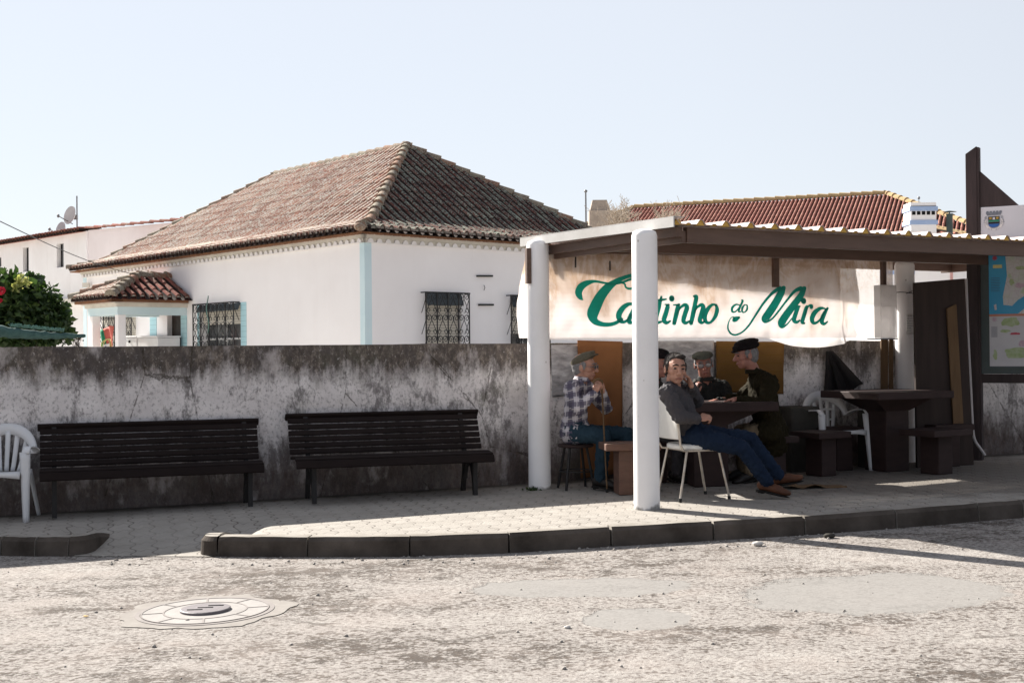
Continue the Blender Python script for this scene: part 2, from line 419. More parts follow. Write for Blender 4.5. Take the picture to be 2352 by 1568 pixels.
def m_road():
    n = NT('asphalt_worn', 0.92, 0.15)
    co = n.coord()
    agg = n.voro(co, 55); agg2 = n.noise(co, 38, 5, 0.75); med = n.noise(co, 5.5, 5, 0.7); big = n.noise(co, 0.55, 4, 0.6)
    c = n.ramp(agg2, [(0.36, (0.12, 0.10, 0.09)), (0.47, (0.255, 0.232, 0.215)), (0.60, (0.315, 0.292, 0.272))])
    str_ = n.noise(n.scale(co, (0.35, 1.2, 1)), 1.1, 7, 0.7)
    pits = n.math('ADD', n.math('MULTIPLY', n.math('SUBTRACT', med, 0.5), 1.1), n.math('ADD', n.math('MULTIPLY', n.math('SUBTRACT', str_, 0.5), 1.3), agg2))
    c = n.mix(n.ramp(pits, [(0.27, 0.9), (0.44, 0.0)]), c, (0.07, 0.058, 0.05))
    spk = n.math('ADD', n.noise(n.scale(co, (0.75, 1, 1)), 30, 2, 0.5), n.math('MULTIPLY', n.math('SUBTRACT', str_, 0.5), 0.5))
    c = n.mix(n.ramp(spk, [(0.36, 0.85), (0.43, 0.0)]), c, (0.09, 0.072, 0.06))
    c = n.mix(n.ramp(pits, [(0.58, 0.0), (0.80, 0.7)]), c, (0.355, 0.332, 0.308))
    ck = n.voro(n.scale(co, (0.6, 1, 1)), 0.75, 'DISTANCE_TO_EDGE'); ckw = n.math('ADD', ck, n.math('MULTIPLY', n.math('SUBTRACT', n.noise(co, 6, 8, 0.75), 0.5), 0.09))
    ckm = n.math('MULTIPLY', n.ramp(n.math('ABSOLUTE', ckw), [(0.0025, 1.0), (0.007, 0.0)]), n.ramp(n.noise(co, 0.7, 3), [(0.48, 0.0), (0.60, 0.8)]))
    c = n.mix(ckm, c, (0.06, 0.05, 0.042))
    tint = n.noise(co, 1.7, 3)
    c = n.mix(n.ramp(tint, [(0.5, 0.0), (0.75, 0.35)]), c, (0.36, 0.31, 0.28))
    # smooth repair patches
    s = n.sep(co)
    wob = n.math('MULTIPLY', n.math('SUBTRACT', n.noise(co, 2.0, 9, 0.72), 0.5), 1.5)
    tot = None
    for (cx, cy, rx, ry, ang) in PATCHES:
        dx = n.math('SUBTRACT', s[0], cx); dy = n.math('SUBTRACT', s[1], cy)
        ca, sa = math.cos(ang), math.sin(ang)
        u = n.math('DIVIDE', n.math('ADD', n.math('MULTIPLY', dx, ca), n.math('MULTIPLY', dy, sa)), rx)
        v = n.math('DIVIDE', n.math('SUBTRACT', n.math('MULTIPLY', dy, ca), n.math('MULTIPLY', dx, sa)), ry)
        d = n.math('ADD', n.math('SQRT', n.math('ADD', n.math('MULTIPLY', u, u), n.math('MULTIPLY', v, v))), wob)
        mk = n.ramp(d, [(0.93, 1.0), (0.99, 0.0)])
        tot = mk if tot is None else n.math('MAXIMUM', tot, mk)
    fine = n.noise(co, 70, 4, 0.6)
    pc = n.ramp(fine, [(0.3, (0.195, 0.186, 0.176)), (0.7, (0.24, 0.23, 0.218))])
    c = n.mix(n.math('MULTIPLY', tot, 0.8), c, pc)
    n.col(c)
    h = n.math('MULTIPLY', n.math('ADD', agg2, n.math('MULTIPLY', pits, 0.7)), n.math('SUBTRACT', 1.15, tot))
    n.bump(h, 0.6, 0.012)
    return n.m
def patch(px0, px1, py0, py1, ang=0.0):
    a = road(px0, (py0 + py1) / 2); b = road(px1, (py0 + py1) / 2); c = road((px0 + px1) / 2, py0); d = road((px0 + px1) / 2, py1)
    m = (a + b) / 2
    return (m.x, (c.y + d.y) / 2, (b - a).length / 2, (c - d).length / 2, ang)
PATCHES = [patch(1320, 1592, 1398, 1446), patch(1690, 2330, 1320, 1408), patch(1060, 1600, 1328, 1372)]
M['road'] = m_road()

def pave_nodes(n, co, u0=0.165, v0=0.22):
    s = n.sep(co)
    wob = n.noise(co, 3, 2)
    u = n.math('ADD', n.math('DIVIDE', s[0], u0), n.math('MULTIPLY', wob, 0.12)); v = n.math('ADD', n.math('DIVIDE', s[1], v0), n.math('MULTIPLY', wob, 0.15))
    zig = n.math('MULTIPLY', n.math('SUBTRACT', n.ramp(n.math('PINGPONG', n.math('MULTIPLY', v, 1.0), 0.5), [(0.12, 0.0), (0.38, 1.0)]), 0.5), 0.24)
    uu = n.math('ADD', u, zig)
    row = n.math('FLOOR', n.math('ADD', v, 0.0))
    fu = n.math('FRACT', uu)
    fv = n.math('FRACT', n.math('ADD', v, n.math('MULTIPLY', n.math('SUBTRACT', n.math('PINGPONG', n.math('MULTIPLY', uu, 2.0), 0.5), 0.25), 0.5)))
    ju = n.math('MINIMUM', fu, n.math('SUBTRACT', 1.0, fu)); jv = n.math('MINIMUM', fv, n.math('SUBTRACT', 1.0, fv))
    g = n.math('MINIMUM', n.math('MULTIPLY', ju, u0), n.math('MULTIPLY', n.math('ADD', jv, 0.008), v0 * 1.1))
    return n.ramp(g, [(0.003, 1.0), (0.009, 0.0)])
def m_pave():
    n = NT('paving_blocks', 0.88, 0.2)
    co = n.coord(-WANG * 1.0)
    j = pave_nodes(n, co)
    c = n.ramp(n.noise(co, 3.5, 6, 0.7), [(0.3, (0.26, 0.237, 0.21)), (0.7, (0.345, 0.32, 0.288))])
    c = n.mix(n.ramp(n.noise(co, 30, 5, 0.7), [(0.4, 0.35), (0.6, 0.0)]), c, (0.25, 0.23, 0.21))
    c = n.mix(n.ramp(n.noise(co, 0.9, 5, 0.65), [(0.5, 0.0), (0.75, 0.55)]), c, (0.24, 0.225, 0.20))
    # moss and earth gathered along the wall foot, shelter shade painted darker round the tables
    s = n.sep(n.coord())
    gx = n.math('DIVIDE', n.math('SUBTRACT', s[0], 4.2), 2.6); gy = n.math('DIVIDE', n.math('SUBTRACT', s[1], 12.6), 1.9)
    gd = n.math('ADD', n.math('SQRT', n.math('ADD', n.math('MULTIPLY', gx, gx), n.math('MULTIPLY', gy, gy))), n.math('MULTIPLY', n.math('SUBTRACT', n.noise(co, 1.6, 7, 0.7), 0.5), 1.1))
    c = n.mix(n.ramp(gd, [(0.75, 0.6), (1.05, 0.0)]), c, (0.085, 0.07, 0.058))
    dist = n.math('ADD', n.math('MULTIPLY', s[0], -WN.x), n.math('MULTIPLY', s[1], -WN.y))   # grows toward the wall
    d0 = -(WA.x * WN.x + WA.y * WN.y)
    e = n.math('ADD', n.math('SUBTRACT', dist, d0), n.math('MULTIPLY', n.math('SUBTRACT', n.noise(co, 4, 5), 0.5), 0.5))
    e = n.math('ADD', e, 1.0)
    c = n.mix(n.ramp(e, [(0.70, 0.0), (0.92, 0.9)]), c, (0.06, 0.05, 0.04))
    c = n.mix(n.math('MULTIPLY', j, n.ramp(n.noise(co, 1.3, 4), [(0.4, 0.65), (0.6, 0.2)])), c, (0.045, 0.028, 0.022))
    n.col(c)
    n.bump(n.math('SUBTRACT', n.noise(co, 50, 4), n.math('MULTIPLY', j, 1.5)), 0.5, 0.006)
    return n.m
M['pave'] = m_pave()
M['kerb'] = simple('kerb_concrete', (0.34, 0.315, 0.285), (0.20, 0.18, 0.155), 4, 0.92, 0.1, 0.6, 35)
M['kerb_face'] = simple('kerb_face_dark', (0.125, 0.105, 0.09), (0.045, 0.037, 0.031), 2.6, 0.95, 0.1, 0.6, 35)  # darker concrete for the side towards the road
M['ground_bounce'] = simple('yard_bounce', (0.54, 0.50, 0.45), (0.44, 0.41, 0.36), 0.8, 0.95)  # unseen yard, paled to bounce light onto the house walls

mb = MB(); S = 900
mb.add([(-S, -S, road_z(-S, 0) - 0.03), (S, -S, road_z(S, 0) - 0.03), (S, S, road_z(S, 0) - 0.03), (-S, S, road_z(-S, 0) - 0.03)], [(0, 1, 2, 3)])
tag(mb.build('ground', M['ground_bounce']), kind='structure')
mb = MB()
mb.grid(lambda u, v: (-40 + 80 * u, -14 + 34 * v - 0.0, road_z(-40 + 80 * u, 0)), 40, 20)
tag(mb.build('road', M['road']), kind='structure')

KP = [road(*q) for q in [(497, 1277.5), (705, 1279), (940, 1278), (1170, 1270), (1405, 1255), (1640, 1241), (1850, 1229), (2060, 1213), (2250, 1197), (2352, 1189)]]
d = (KP[-1] - KP[-3]).normalized()
KP += [KP[-1] + d * 3 * (i + 1) for i in range(3)]
KL = [road(*q) for q in [(158, 1277), (80, 1277.5), (0, 1276)]]
d = (KL[-1] - KL[0]).normalized()
KL += [KL[-1] + d * 3 * (i + 1) for i in range(3)]
def interp(poly, x):
    pts = sorted([(p.x, p.y) for p in poly])
    if x <= pts[0][0]: return pts[0][1]
    for (a, b), (c, d) in zip(pts, pts[1:]):
        if x <= c: return b + (d - b) * (x - a) / (c - a)
    return pts[-1][1]
KALL = KL + KP
def kerb_y(x): return interp(KALL, x)
GX0, GX1 = KL[0].x, KP[0].x                         # the dropped kerb between them
def wall_y(x): return WA.y + (x - WA.x) * WDIR.y / WDIR.x
# pavement surface: from the kerb back to the garden wall, dipping to the road at the driveway
def pav(u, v):
    x = -11.0 + 24.0 * u
    y0 = kerb_y(x) + 0.12; y1 = wall_y(x) + 0.05; y00 = y0
    y = y0 + (y1 - y0) * v
    z = pz(x)
    dip = 0.0
    m = 0.32
    if GX0 - m < x < GX1 + m:
        a = min(1.0, (x - GX0 + m) / m, (GX1 + m - x) / m)
        a = a * a * (3 - 2 * a)
        y0 = y00 - 0.14 * (1 if GX0 + .02 < x < GX1 - .02 else 0); y = y0 + (y1 - y0) * v
        b = max(0.0, 1 - (y - y0) / 1.25); b = b * b * (3 - 2 * b) if b < 1 else 1
        dip = a * b * (KH - 0.005)
    return (x, y, z - dip)
mb = MB(); mb.grid(pav, 480, 60)
tag(mb.build('pavement', M['pave']), kind='structure')
# kerb stones
mb = MB()
def kstone(a, b, rnd=0.0):
    a = V((a.x, a.y, 0)); b = V((b.x, b.y, 0)); d = (b - a).normalized(); nrm = V((-d.y, d.x, 0))
    a = a + d * 0.009; b = b - d * 0.009
    n_ = 6; vs = []
    j = random.uniform(-0.004, 0.004)
    prof = [(0.0, -0.06), (0.012 + j, KH - 0.03), (0.035, KH + 0.002), (0.14, KH + 0.004), (0.14, -0.06)]
    for i in range(n_ + 1):
        p = a + (b - a) * i / n_
        for (o, h) in prof:
            q = p + nrm * (o + random.uniform(-0.003, 0.003)); vs.append((q.x, q.y, road_z(q.x, 0) + h + random.uniform(-0.002, 0.002)))
    fs = []; k = len(prof)
    for i in range(n_):
        for t in range(k - 1):
            fs.append((i * k + t, (i + 1) * k + t, (i + 1) * k + t + 1, i * k + t + 1))
    fs.append(tuple(range(k))); fs.append(tuple(range(n_ * k, n_ * k + k)))
    mb.add(vs, fs)
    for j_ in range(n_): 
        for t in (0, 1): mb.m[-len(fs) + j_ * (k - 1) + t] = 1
for a, b in zip(KP, KP[1:]):
    nseg = max(1, round((b - a).length / 0.8))
    for i in range(nseg): kstone(a + (b - a) * i / nseg, a + (b - a) * (i + 1) / nseg)
for b, a in zip(KL, KL[1:]):
    nseg = max(1, round((b - a).length / 0.8))
    for i in range(nseg): kstone(a + (b - a) * i / nseg, a + (b - a) * (i + 1) / nseg)
# rounded returns beside the driveway
for p, sgn in ((KP[0], -1), (KL[0], 1)):
    vs = []; fs = []
    n_ = 8
    for i in range(n_ + 1):
        t = i / n_ * PI / 2
        q = V((p.x + sgn * 0.16 * math.sin(t), p.y + 0.16 - 0.16 * math.cos(t), 0))
        nr = V((-sgn * math.sin(t), math.cos(t), 0))
        for (o, h) in [(0.0, -0.06), (0.012, KH - 0.03), (0.04, KH + 0.003), (0.15, KH + 0.004), (0.15, -0.06)]:
            w_ = q + nr * o; vs.append((w_.x, w_.y, road_z(w_.x, 0) + h))
    for i in range(n_):
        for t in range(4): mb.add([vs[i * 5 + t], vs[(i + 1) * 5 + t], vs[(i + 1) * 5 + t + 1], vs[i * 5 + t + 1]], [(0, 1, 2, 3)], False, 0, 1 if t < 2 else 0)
    e = V((p.x + sgn * 0.10, p.y + 0.34, 0))
    vs = []
    for i in range(7):
        yy = p.y + 0.16 + i * 0.13; k_ = 1 - (i / 6) ** 1.5
        for (o, h) in [(0.16, -0.06), (0.148, KH * k_ - 0.03), (0.12, KH * k_ + 0.005), (0.01, KH * k_ + 0.006), (0.01, -0.06)]:
            vs.append((p.x + sgn * o, yy, road_z(p.x, 0) + h))
    for i in range(6):
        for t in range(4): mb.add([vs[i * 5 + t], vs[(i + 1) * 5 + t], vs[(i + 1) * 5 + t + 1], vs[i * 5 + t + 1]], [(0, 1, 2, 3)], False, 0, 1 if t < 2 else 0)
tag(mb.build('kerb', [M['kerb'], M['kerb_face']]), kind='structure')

# manhole
mc = road(472, 1404)
mr = (road(622, 1404) - road(322, 1404)).length / 2
t = thing('manhole', (mc.x, mc.y, road_z(mc.x, 0)), 'round iron manhole set flush in a pale concrete collar on the road', 'manhole', world=False)
TILT = math.atan(SLOPE)
t.rotation_euler = (0, -TILT, 0)
M['collar'] = simple('manhole_collar', (0.28, 0.26, 0.24), (0.21, 0.19, 0.175), 5, 0.9, 0.1, 0.5, 40)
M['cover'] = simple('manhole_cover', (0.31, 0.29, 0.275), (0.24, 0.225, 0.215), 7, 0.8, 0.2, 0.4, 50)
M['plug'] = simple('manhole_plug', (0.17, 0.15, 0.16), (0.13, 0.115, 0.12), 9, 0.6, 0.3, 0.4, 60)
M['joint'] = simple('manhole_joint', (0.24, 0.215, 0.205), (0.19, 0.17, 0.16), 9, 0.9)
mb = MB(); vs = [(0, 0, 0.004)]
for k in range(64):
    a = 2 * PI * k / 64; rr = mr * 1.13 + 0.05 * noise.noise(V((math.cos(a) * 5, math.sin(a) * 5, 8))) + 0.10 * noise.noise(V((math.cos(a) * 2, math.sin(a) * 2, 3))) + 0.015 * random.random()
    vs.append((rr * math.cos(a) * 1.06, rr * math.sin(a), 0.004))
mb.add(vs, [(0, 1 + k, 1 + (k + 1) % 64) for k in range(64)])
mb.build('collar', M['collar'], t)
mb = MB()
def ring(mb, r0, r1, z0, z1, n=64, m=0):
    vs = []
    for k in range(n):
        a = 2 * PI * k / n; c, s = math.cos(a), math.sin(a)
        vs += [(r0 * c, r0 * s, z0), (r0 * c, r0 * s, z1), (r1 * c, r1 * s, z1), (r1 * c, r1 * s, z0)]
    fs = []
    for k in range(n):
        b = k * 4; e = ((k + 1) % n) * 4
        for q in range(3): fs.append((b + q, e + q, e + q + 1, b + q + 1))
    mb.add(vs, fs, False, 0, m)
ring(mb, mr * 0.93, mr, 0.0, 0.007); mb.build('frame', M['joint'], t)
mb = MB(); mb.lathe((0, 0, 0), [(mr * 0.92, 0.0), (mr * 0.92, 0.008), (0.0001, 0.008)], 64, smooth=False)
cv = mb.build('cover', M['cover'], t)
mb = MB(); ring(mb, mr * 0.585, mr * 0.61, 0.006, 0.0105); ring(mb, mr * 0.90, mr * 0.92, 0.006, 0.0105)
for k in range(8):
    a = 2 * PI * k / 8 + 0.2; q = Rz(a)
    mb.box(q @ V((mr * 0.755, 0, 0.0076)), (mr * 0.30, 0.012, 0.006), q)
mb.build('groove', M['joint'], cv)
mb = MB(); mb.lathe((0, 0, 0.004), [(mr * 0.365, 0.0), (mr * 0.365, 0.016), (mr * 0.35, 0.020), (0.0001, 0.021)], 48, smooth=False)
pl = mb.build('plug', M['plug'], t)
mb = MB()
for k in (-1, 0, 1): mb.box((k * 0.05, k * 0.055, 0.026), (0.09, 0.014, 0.004))
mb.build('slot', M['dark'], pl)

# ================================================================== garden wall
WTOP = 1.41
def m_wall():
    n = NT('stained_render', 0.95, 0.1)
    co = n.coord(-WANG); s = n.sep(co); x, z = s[0], s[2]
    flat = n.scale(co, (1, 0.15, 1))
    st = n.noise(n.scale(flat, (7, 1, 0.9)), 1.0, 6, 0.65)          # vertical streaks
    st2 = n.noise(n.scale(flat, (22, 1, 4)), 1.0, 5, 0.7)
    bl = n.noise(flat, 1.3, 5, 0.6)
    fi = n.noise(flat, 22, 5, 0.75)
    fi2 = n.noise(flat, 60, 4, 0.7)
    base = n.ramp(n.noise(flat, 2.2, 5), [(0.3, (0.83, 0.79, 0.78)), (0.55, (0.66, 0.62, 0.615)), (0.8, (0.85, 0.81, 0.79))])
    # sunk green grey growth along the top
    zt = n.math('SUBTRACT', WTOP, z)
    fr = n.noise(n.scale(flat, (5, 1, 2.0)), 1.0, 12, 0.78); fr2 = n.noise(n.scale(flat, (17, 1, 9)), 1.0, 12, 0.85)
    edge = n.math('ADD', n.math('ADD', zt, n.math('MULTIPLY', n.math('SUBTRACT', fr2, 0.5), 0.35)), n.math('ADD', n.math('MULTIPLY', n.math('SUBTRACT', st, 0.5), -0.55), n.math('MULTIPLY', n.math('SUBTRACT', bl, 0.5), -0.25)))
    topm = n.ramp(edge, [(0.18, 1.0), (0.38, 0.0)])
    algae = n.ramp(fr2, [(0.42, (0.028, 0.021, 0.016)), (0.52, (0.095, 0.073, 0.056)), (0.64, (0.36, 0.31, 0.26))])
    algae = n.mix(n.ramp(n.noise(flat, 3.0, 4), [(0.55, 0.0), (0.75, 0.55)]), algae, (0.075, 0.075, 0.040))
    c = n.mix(n.math('MULTIPLY', topm, 0.93), base, algae)
    # mould in the middle band
    low_ = n.ramp(z, [(0.40, 0.09), (0.85, 0.0)])
    md = n.math('ADD', n.math('ADD', n.math('MULTIPLY', n.math('SUBTRACT', bl, 0.5), 0.55), low_), n.math('ADD', n.math('MULTIPLY', n.math('SUBTRACT', fr2, 0.5), 0.6), fr))
    c = n.mix(n.ramp(md, [(0.515, 0.0), (0.60, 0.65), (0.74, 0.92)]), c, (0.075, 0.066, 0.066))
    gr = n.noise(n.scale(flat, (34, 1, 26)), 1.0, 6, 0.75); c = n.mix(n.ramp(fr2, [(0.56, 0.0), (0.66, 0.38)]), c, (0.12, 0.105, 0.10)); c = n.mix(n.ramp(gr, [(0.52, 0.0), (0.62, 0.5)]), c, (0.10, 0.088, 0.084)); c = n.mix(n.ramp(gr, [(0.34, 0.35), (0.42, 0.0)]), c, (0.75, 0.70, 0.68))
    # dark damp foot
    foot = n.math('ADD', n.math('SUBTRACT', z, n.math('MULTIPLY', x, SLOPE * 0.9)), n.math('ADD', n.math('MULTIPLY', n.math('SUBTRACT', bl, 0.5), 0.9), n.math('MULTIPLY', n.math('SUBTRACT', st2, 0.5), 0.45)))
    fc = n.ramp(fr2, [(0.38, (0.045, 0.032, 0.028)), (0.52, (0.10, 0.075, 0.066)), (0.68, (0.24, 0.19, 0.17))])
    c = n.mix(n.ramp(foot, [(0.12, 0.88), (0.50, 0.0)]), c, fc)
    c = n.mix(n.ramp(n.noise(flat, 1.9, 4), [(0.62, 0.0), (0.74, 0.3)]), c, (0.10, 0.10, 0.05), 'MIX')
    # paler scrubbed patches
    c = n.mix(n.ramp(n.noise(n.scale(flat, (2.2, 1, 1.2)), 1.6, 6, 0.65), [(0.56, 0.0), (0.68, 0.6)]), c, (0.62, 0.57, 0.56))
    # hairline cracks
    cr = n.voro(n.scale(n.coord(-WANG), (0.55, 0.1, 0.28)), 1.6, 'DISTANCE_TO_EDGE')
    cw = n.math('ADD', cr, n.math('MULTIPLY', n.math('SUBTRACT', n.noise(flat, 9, 5, 0.7), 0.5), 0.05))
    ck = n.ramp(n.math('ABSOLUTE', cw), [(0.0015, 0.85), (0.004, 0.0)])
    c = n.mix(ck, c, (0.05, 0.04, 0.03))
    n.col(c)
    n.bump(n.math('SUBTRACT', n.math('ADD', fi, n.math('MULTIPLY', bl, 0.8)), n.math('MULTIPLY', ck, 0.8)), 0.6, 0.012)
    return n.m
M['wall'] = m_wall()
M['coping'] = simple('coping_dust', (0.55, 0.50, 0.46), (0.40, 0.36, 0.33), 4, 0.95)
mb = MB()
def wallf(u, v):
    s = -6 + 24 * u; p = wl_pt(s)
    bump = 0.006 * noise.noise(V((s * 1.3, v * 2, 0)))
    zb = pz(p.x) - 0.15
    tp = 0.010 * noise.noise(V((s * 1.1, 5, 0))) + 0.007 * noise.noise(V((s * 9, 1, 0))) - 0.02 * max(0, noise.noise(V((s * 4.3, 9, 0))) - .35)
    return (p.x + WN.x * bump, p.y + WN.y * bump, zb + (WTOP + tp * (v > .95) - zb) * v)
mb.grid(wallf, 240, 16)
a, b = wl_pt(-6), wl_pt(18); th = WN * -0.16
tops = []
mb.grid(lambda u, v: (a.x + (b.x - a.x) * u + th.x * v, a.y + (b.y - a.y) * u + th.y * v, WTOP + 0.004 * noise.noise(V((u * 60, v, 2))) * (1 if 0 < v < 1 else 0)), 120, 2, m=1)
mb.add([(a.x + th.x, a.y + th.y, -0.3), (b.x + th.x, b.y + th.y, -0.3), (b.x + th.x, b.y + th.y, WTOP), (a.x + th.x, a.y + th.y, WTOP)], [(0, 1, 2, 3)])
tag(mb.build('garden_wall', [M['wall'], M['coping']], fix=False), 'long mould stained garden wall behind the benches and the shelter', 'wall')

# ================================================================== tiled roofs
def tiles(mb, O, e, n, zf, dmax, s0, s1, pitch, row, rc=None, pan=True, jit=0.006, ends=True, seg=6, d0=0.0):
    """O eave start (z=eave), e along the eave, n inward (unit, plan), zf(d) rise, dmax(s) plan depth"""
    rc = rc or pitch * 0.29
    ncol = int((s1 - s0) / pitch)
    for k in range(ncol + 1):
        s = s0 + (k + 0.5) * pitch
        if s > s1 + 0.01: break
        D = dmax(s)
        if D - d0 < 0.08: continue
        off = random.uniform(-0.25, 0.25) * 0.12
        d = d0; i = 0
        while d < D - 0.03:
            step = row * (1 if i else 0.9)
            e1 = min(d + step + 0.05, D + 0.02)
            jx = random.uniform(-jit, jit); jz = random.uniform(-jit, jit) * 0.8
            c0 = O + e * (s + jx) + n * d; c0.z += zf(d) + 0.012 + rc * 0.25 + jz
            c1 = O + e * (s - jx) + n * e1; c1.z += zf(e1) + 0.004 + rc * 0.25
            T = (c1 - c0).normalized(); N = e.cross(T)
            if N.z < 0: N = -N
            r0, r1 = rc * 1.05, rc * 0.93
            vs = []; nseg = seg
            for (c, rr) in ((c0, r0), (c1, r1)):
                for q in range(nseg + 1):
                    a = PI * q / nseg
                    vs.append(c + e * (rr * math.cos(a)) + N * (rr * math.sin(a) * 1.35))
            fs = [(q, q + 1, nseg + 2 + q, nseg + 1 + q) for q in range(nseg)]
            rnd = random.uniform(0.01, 1)
            if nseg == 6:                                   # sun on crests and shade on flanks put into the tile colour
                mb.add(vs, fs[2:4], True, 0.45 + 0.55 * rnd); mb.add(vs, [fs[1], fs[4]], True, 0.5 * rnd + .01); mb.add(vs, [fs[0], fs[5]], True, rnd, 2)
            else: mb.add(vs, fs, True, rnd)
            th_ = 0.012                                     # the visible clay edge of the lower end
            vs2 = []
            for q in range(nseg + 1):
                a = PI * q / nseg
                vs2.append(c0 + e * (r0 * math.cos(a)) + N * (r0 * math.sin(a) * 0.95))
                vs2.append(c0 + e * ((r0 - th_) * math.cos(a)) + N * ((r0 - th_) * math.sin(a) * 0.95))
            mb.add(vs2, [(2 * q, 2 * q + 1, 2 * q + 3, 2 * q + 2) for q in range(nseg)], False, rnd)
            if i == 0 and ends:                             # mortar plug in the eave tile
                cc = c0 + T * 0.02
                pv = [cc + e * ((r0 - th_) * math.cos(PI * q / nseg)) + N * ((r0 - th_) * math.sin(PI * q / nseg)) for q in range(nseg + 1)]
                mb.add(pv, [tuple(range(nseg + 1))], False, rnd, 1)
            d += step; i += 1
        if pan:                                             # hollow tile between the covers
            sp = s + pitch * 0.5
            Dp = min(dmax(sp), 1e9)
            if Dp - d0 > 0.05:
                c0 = O + e * sp + n * (d0 - 0.03); c0.z += zf(d0) + 0.02
                nst = max(1, int((Dp - d0) / row)); vs = []
                for w_ in range(nst + 1):
                    dd = d0 - 0.03 + (Dp - d0 + 0.03) * w_ / nst
                    c = O + e * sp + n * dd; c.z += zf(max(dd, 0)) + 0.012
                    for q in range(5):
                        a = PI + PI * q / 4
                        vs.append(c + e * (rc * 0.9 * math.cos(a)) + V((0, 0, 1)) * (rc * 1.0 * math.sin(a) + rc * 0.25))
                fs = [(w_ * 5 + q, w_ * 5 + q + 1, w_ * 5 + 6 + q, w_ * 5 + 5 + q) for w_ in range(nst) for q in range(4)]
                mb.add(vs, fs, True, random.uniform(0.3, 1), 2)
def ridge_caps(mb, p0, p1, rad=0.11, step=0.36, seg=7, lift=0.03, stepup=0.03):
    p0 = V(p0); p1 = V(p1); L = (p1 - p0).length; t = (p1 - p0) / L
    side = t.cross(V((0, 0, 1))).normalized(); N = side.cross(t)
    if N.z < 0: N = -N
    k = int(L / step)
    for i in range(k + 1):
        a = p0 + t * (i * step); b = p0 + t * min((i + 1.12) * step, L + 0.05)
        a = a + N * (lift + stepup + random.uniform(-.006, .006)) + side * random.uniform(-.01, .01); b = b + N * lift
        vs = []
        for (c, rr) in ((a, rad * 1.12), (b, rad * 0.92)):
            for q in range(seg + 1):
                an = -0.15 + (PI + 0.3) * q / seg
                vs.append(c + side * (rr * math.cos(an)) + N * (rr * math.sin(an)))
        mb.add(vs, [(q, q + 1, seg + 2 + q, seg + 1 + q) for q in range(seg)], True, random.uniform(.01, 1))
        mb.add([a] + vs[:seg + 1], [(0, q + 1, q + 2) for q in range(seg)], False, random.uniform(.01, 1))
def under(mb, O, e, n, zf, dmax, s0, s1, drop=0.03, m=0):       # closing board below the tiles
    N = 40; ss = [s0 + (s1 - s0) * i / N for i in range(N + 1)]
    vs = []
    for s in ss:
        for f in range(7):
            d = dmax(s) * f / 6; p = O + e * s + n * d; p.z += zf(d) - drop; vs.append(p)
    mb.add(vs, [(i * 7 + f, (i + 1) * 7 + f, (i + 1) * 7 + f + 1, i * 7 + f + 1) for i in range(N) for f in range(6)], True, 0.5, m)
def wall_face(mb, p0, dr, L, z0, z1, ops=(), rec=0.22, inward=None, m=0, mr=0):
    """wall with real openings; ops = (s0,s1,za,zb)"""
    p0 = V((p0.x, p0.y, 0)); dr = V((dr.x, dr.y, 0))
    xs = sorted({0, L} | {o[0] for o in ops} | {o[1] for o in ops})
    zs = sorted({z0, z1} | {o[2] for o in ops} | {o[3] for o in ops})
    for a, b in zip(xs, xs[1:]):
        for c, d in zip(zs, zs[1:]):
            mx, mz = (a + b) / 2, (c + d) / 2
            if any(o[0] < mx < o[1] and o[2] < mz < o[3] for o in ops): continue
            mb.add([p0 + dr * a + V((0, 0, c)), p0 + dr * b + V((0, 0, c)), p0 + dr * b + V((0, 0, d)), p0 + dr * a + V((0, 0, d))], [(0, 1, 2, 3)], False, 0, m)
    iv = V((inward.x, inward.y, 0)) * rec
    for (a, b, c, d) in ops:
        q = [p0 + dr * a + V((0, 0, c)), p0 + dr * b + V((0, 0, c)), p0 + dr * b + V((0, 0, d)), p0 + dr * a + V((0, 0, d))]
        for i in range(4):
            j = (i + 1) % 4
            mb.add([q[i], q[j], q[j] + iv, q[i] + iv], [(0, 1, 2, 3)], False, 0, mr)

# ================================================================== the hipped house
HY = 22.8
HC = P(838, 660, HY); HC.z = 0
ha = V((-2443, 2900, 0)).normalized()          # along the left wall, away from us
hb = V((3124, 2900, 0)).normalized()           # along the right wall, away from us
HL = hit(192, 720, HC, ha)[0]
HW = hit(1484, 570, HC, hb)[0] - 0.3
EAVE = 3.47; OV = 0.30
house = thing('house', (HC.x, HC.y, 0), 'single storey white house with a weathered hipped tile roof and iron window grilles', 'house')
GZ = -0.35
def ls(px, py): return hit(px, py, HC, ha)      # left wall coordinates
def rs(px, py): return hit(px, py, HC, hb)
# window openings
w1a, w1b = ls(566, 700)[0], ls(458, 700)[0]
w1t = ls(560, 696)[1]
w2a, w2b = rs(976, 680)[0], rs(1059, 680)[0]; w2t = rs(1000, 675)[1]
w3a, w3b = rs(1172, 690)[0], rs(1172, 690)[0] + (w2b - w2a); w3t = w2t
dA, dB = ls(415, 720)[0], ls(384, 720)[0]       # the door inside the porch
dT = ls(400, 722)[1] + 0.05
mb = MB()
wall_face(mb, HC, ha, HL, GZ, EAVE, [(w1a, w1b, 1.0, w1t), (dA, dB, 0.1, dT)], 0.24, hb)
wall_face(mb, HC, hb, HW, GZ, EAVE, [(w2a, w2b, 1.0, w2t), (w3a, w3b, 1.0, w3t)], 0.24, ha)
e1 = HC + hb * HW; e2 = HC + ha * HL
wall_face(mb, e1, ha, HL, GZ, EAVE, [], 0.2, hb); wall_face(mb, e2, hb, HW, GZ, EAVE, [], 0.2, ha)
mb.build('wall', M['house_white'], house, fix=False)
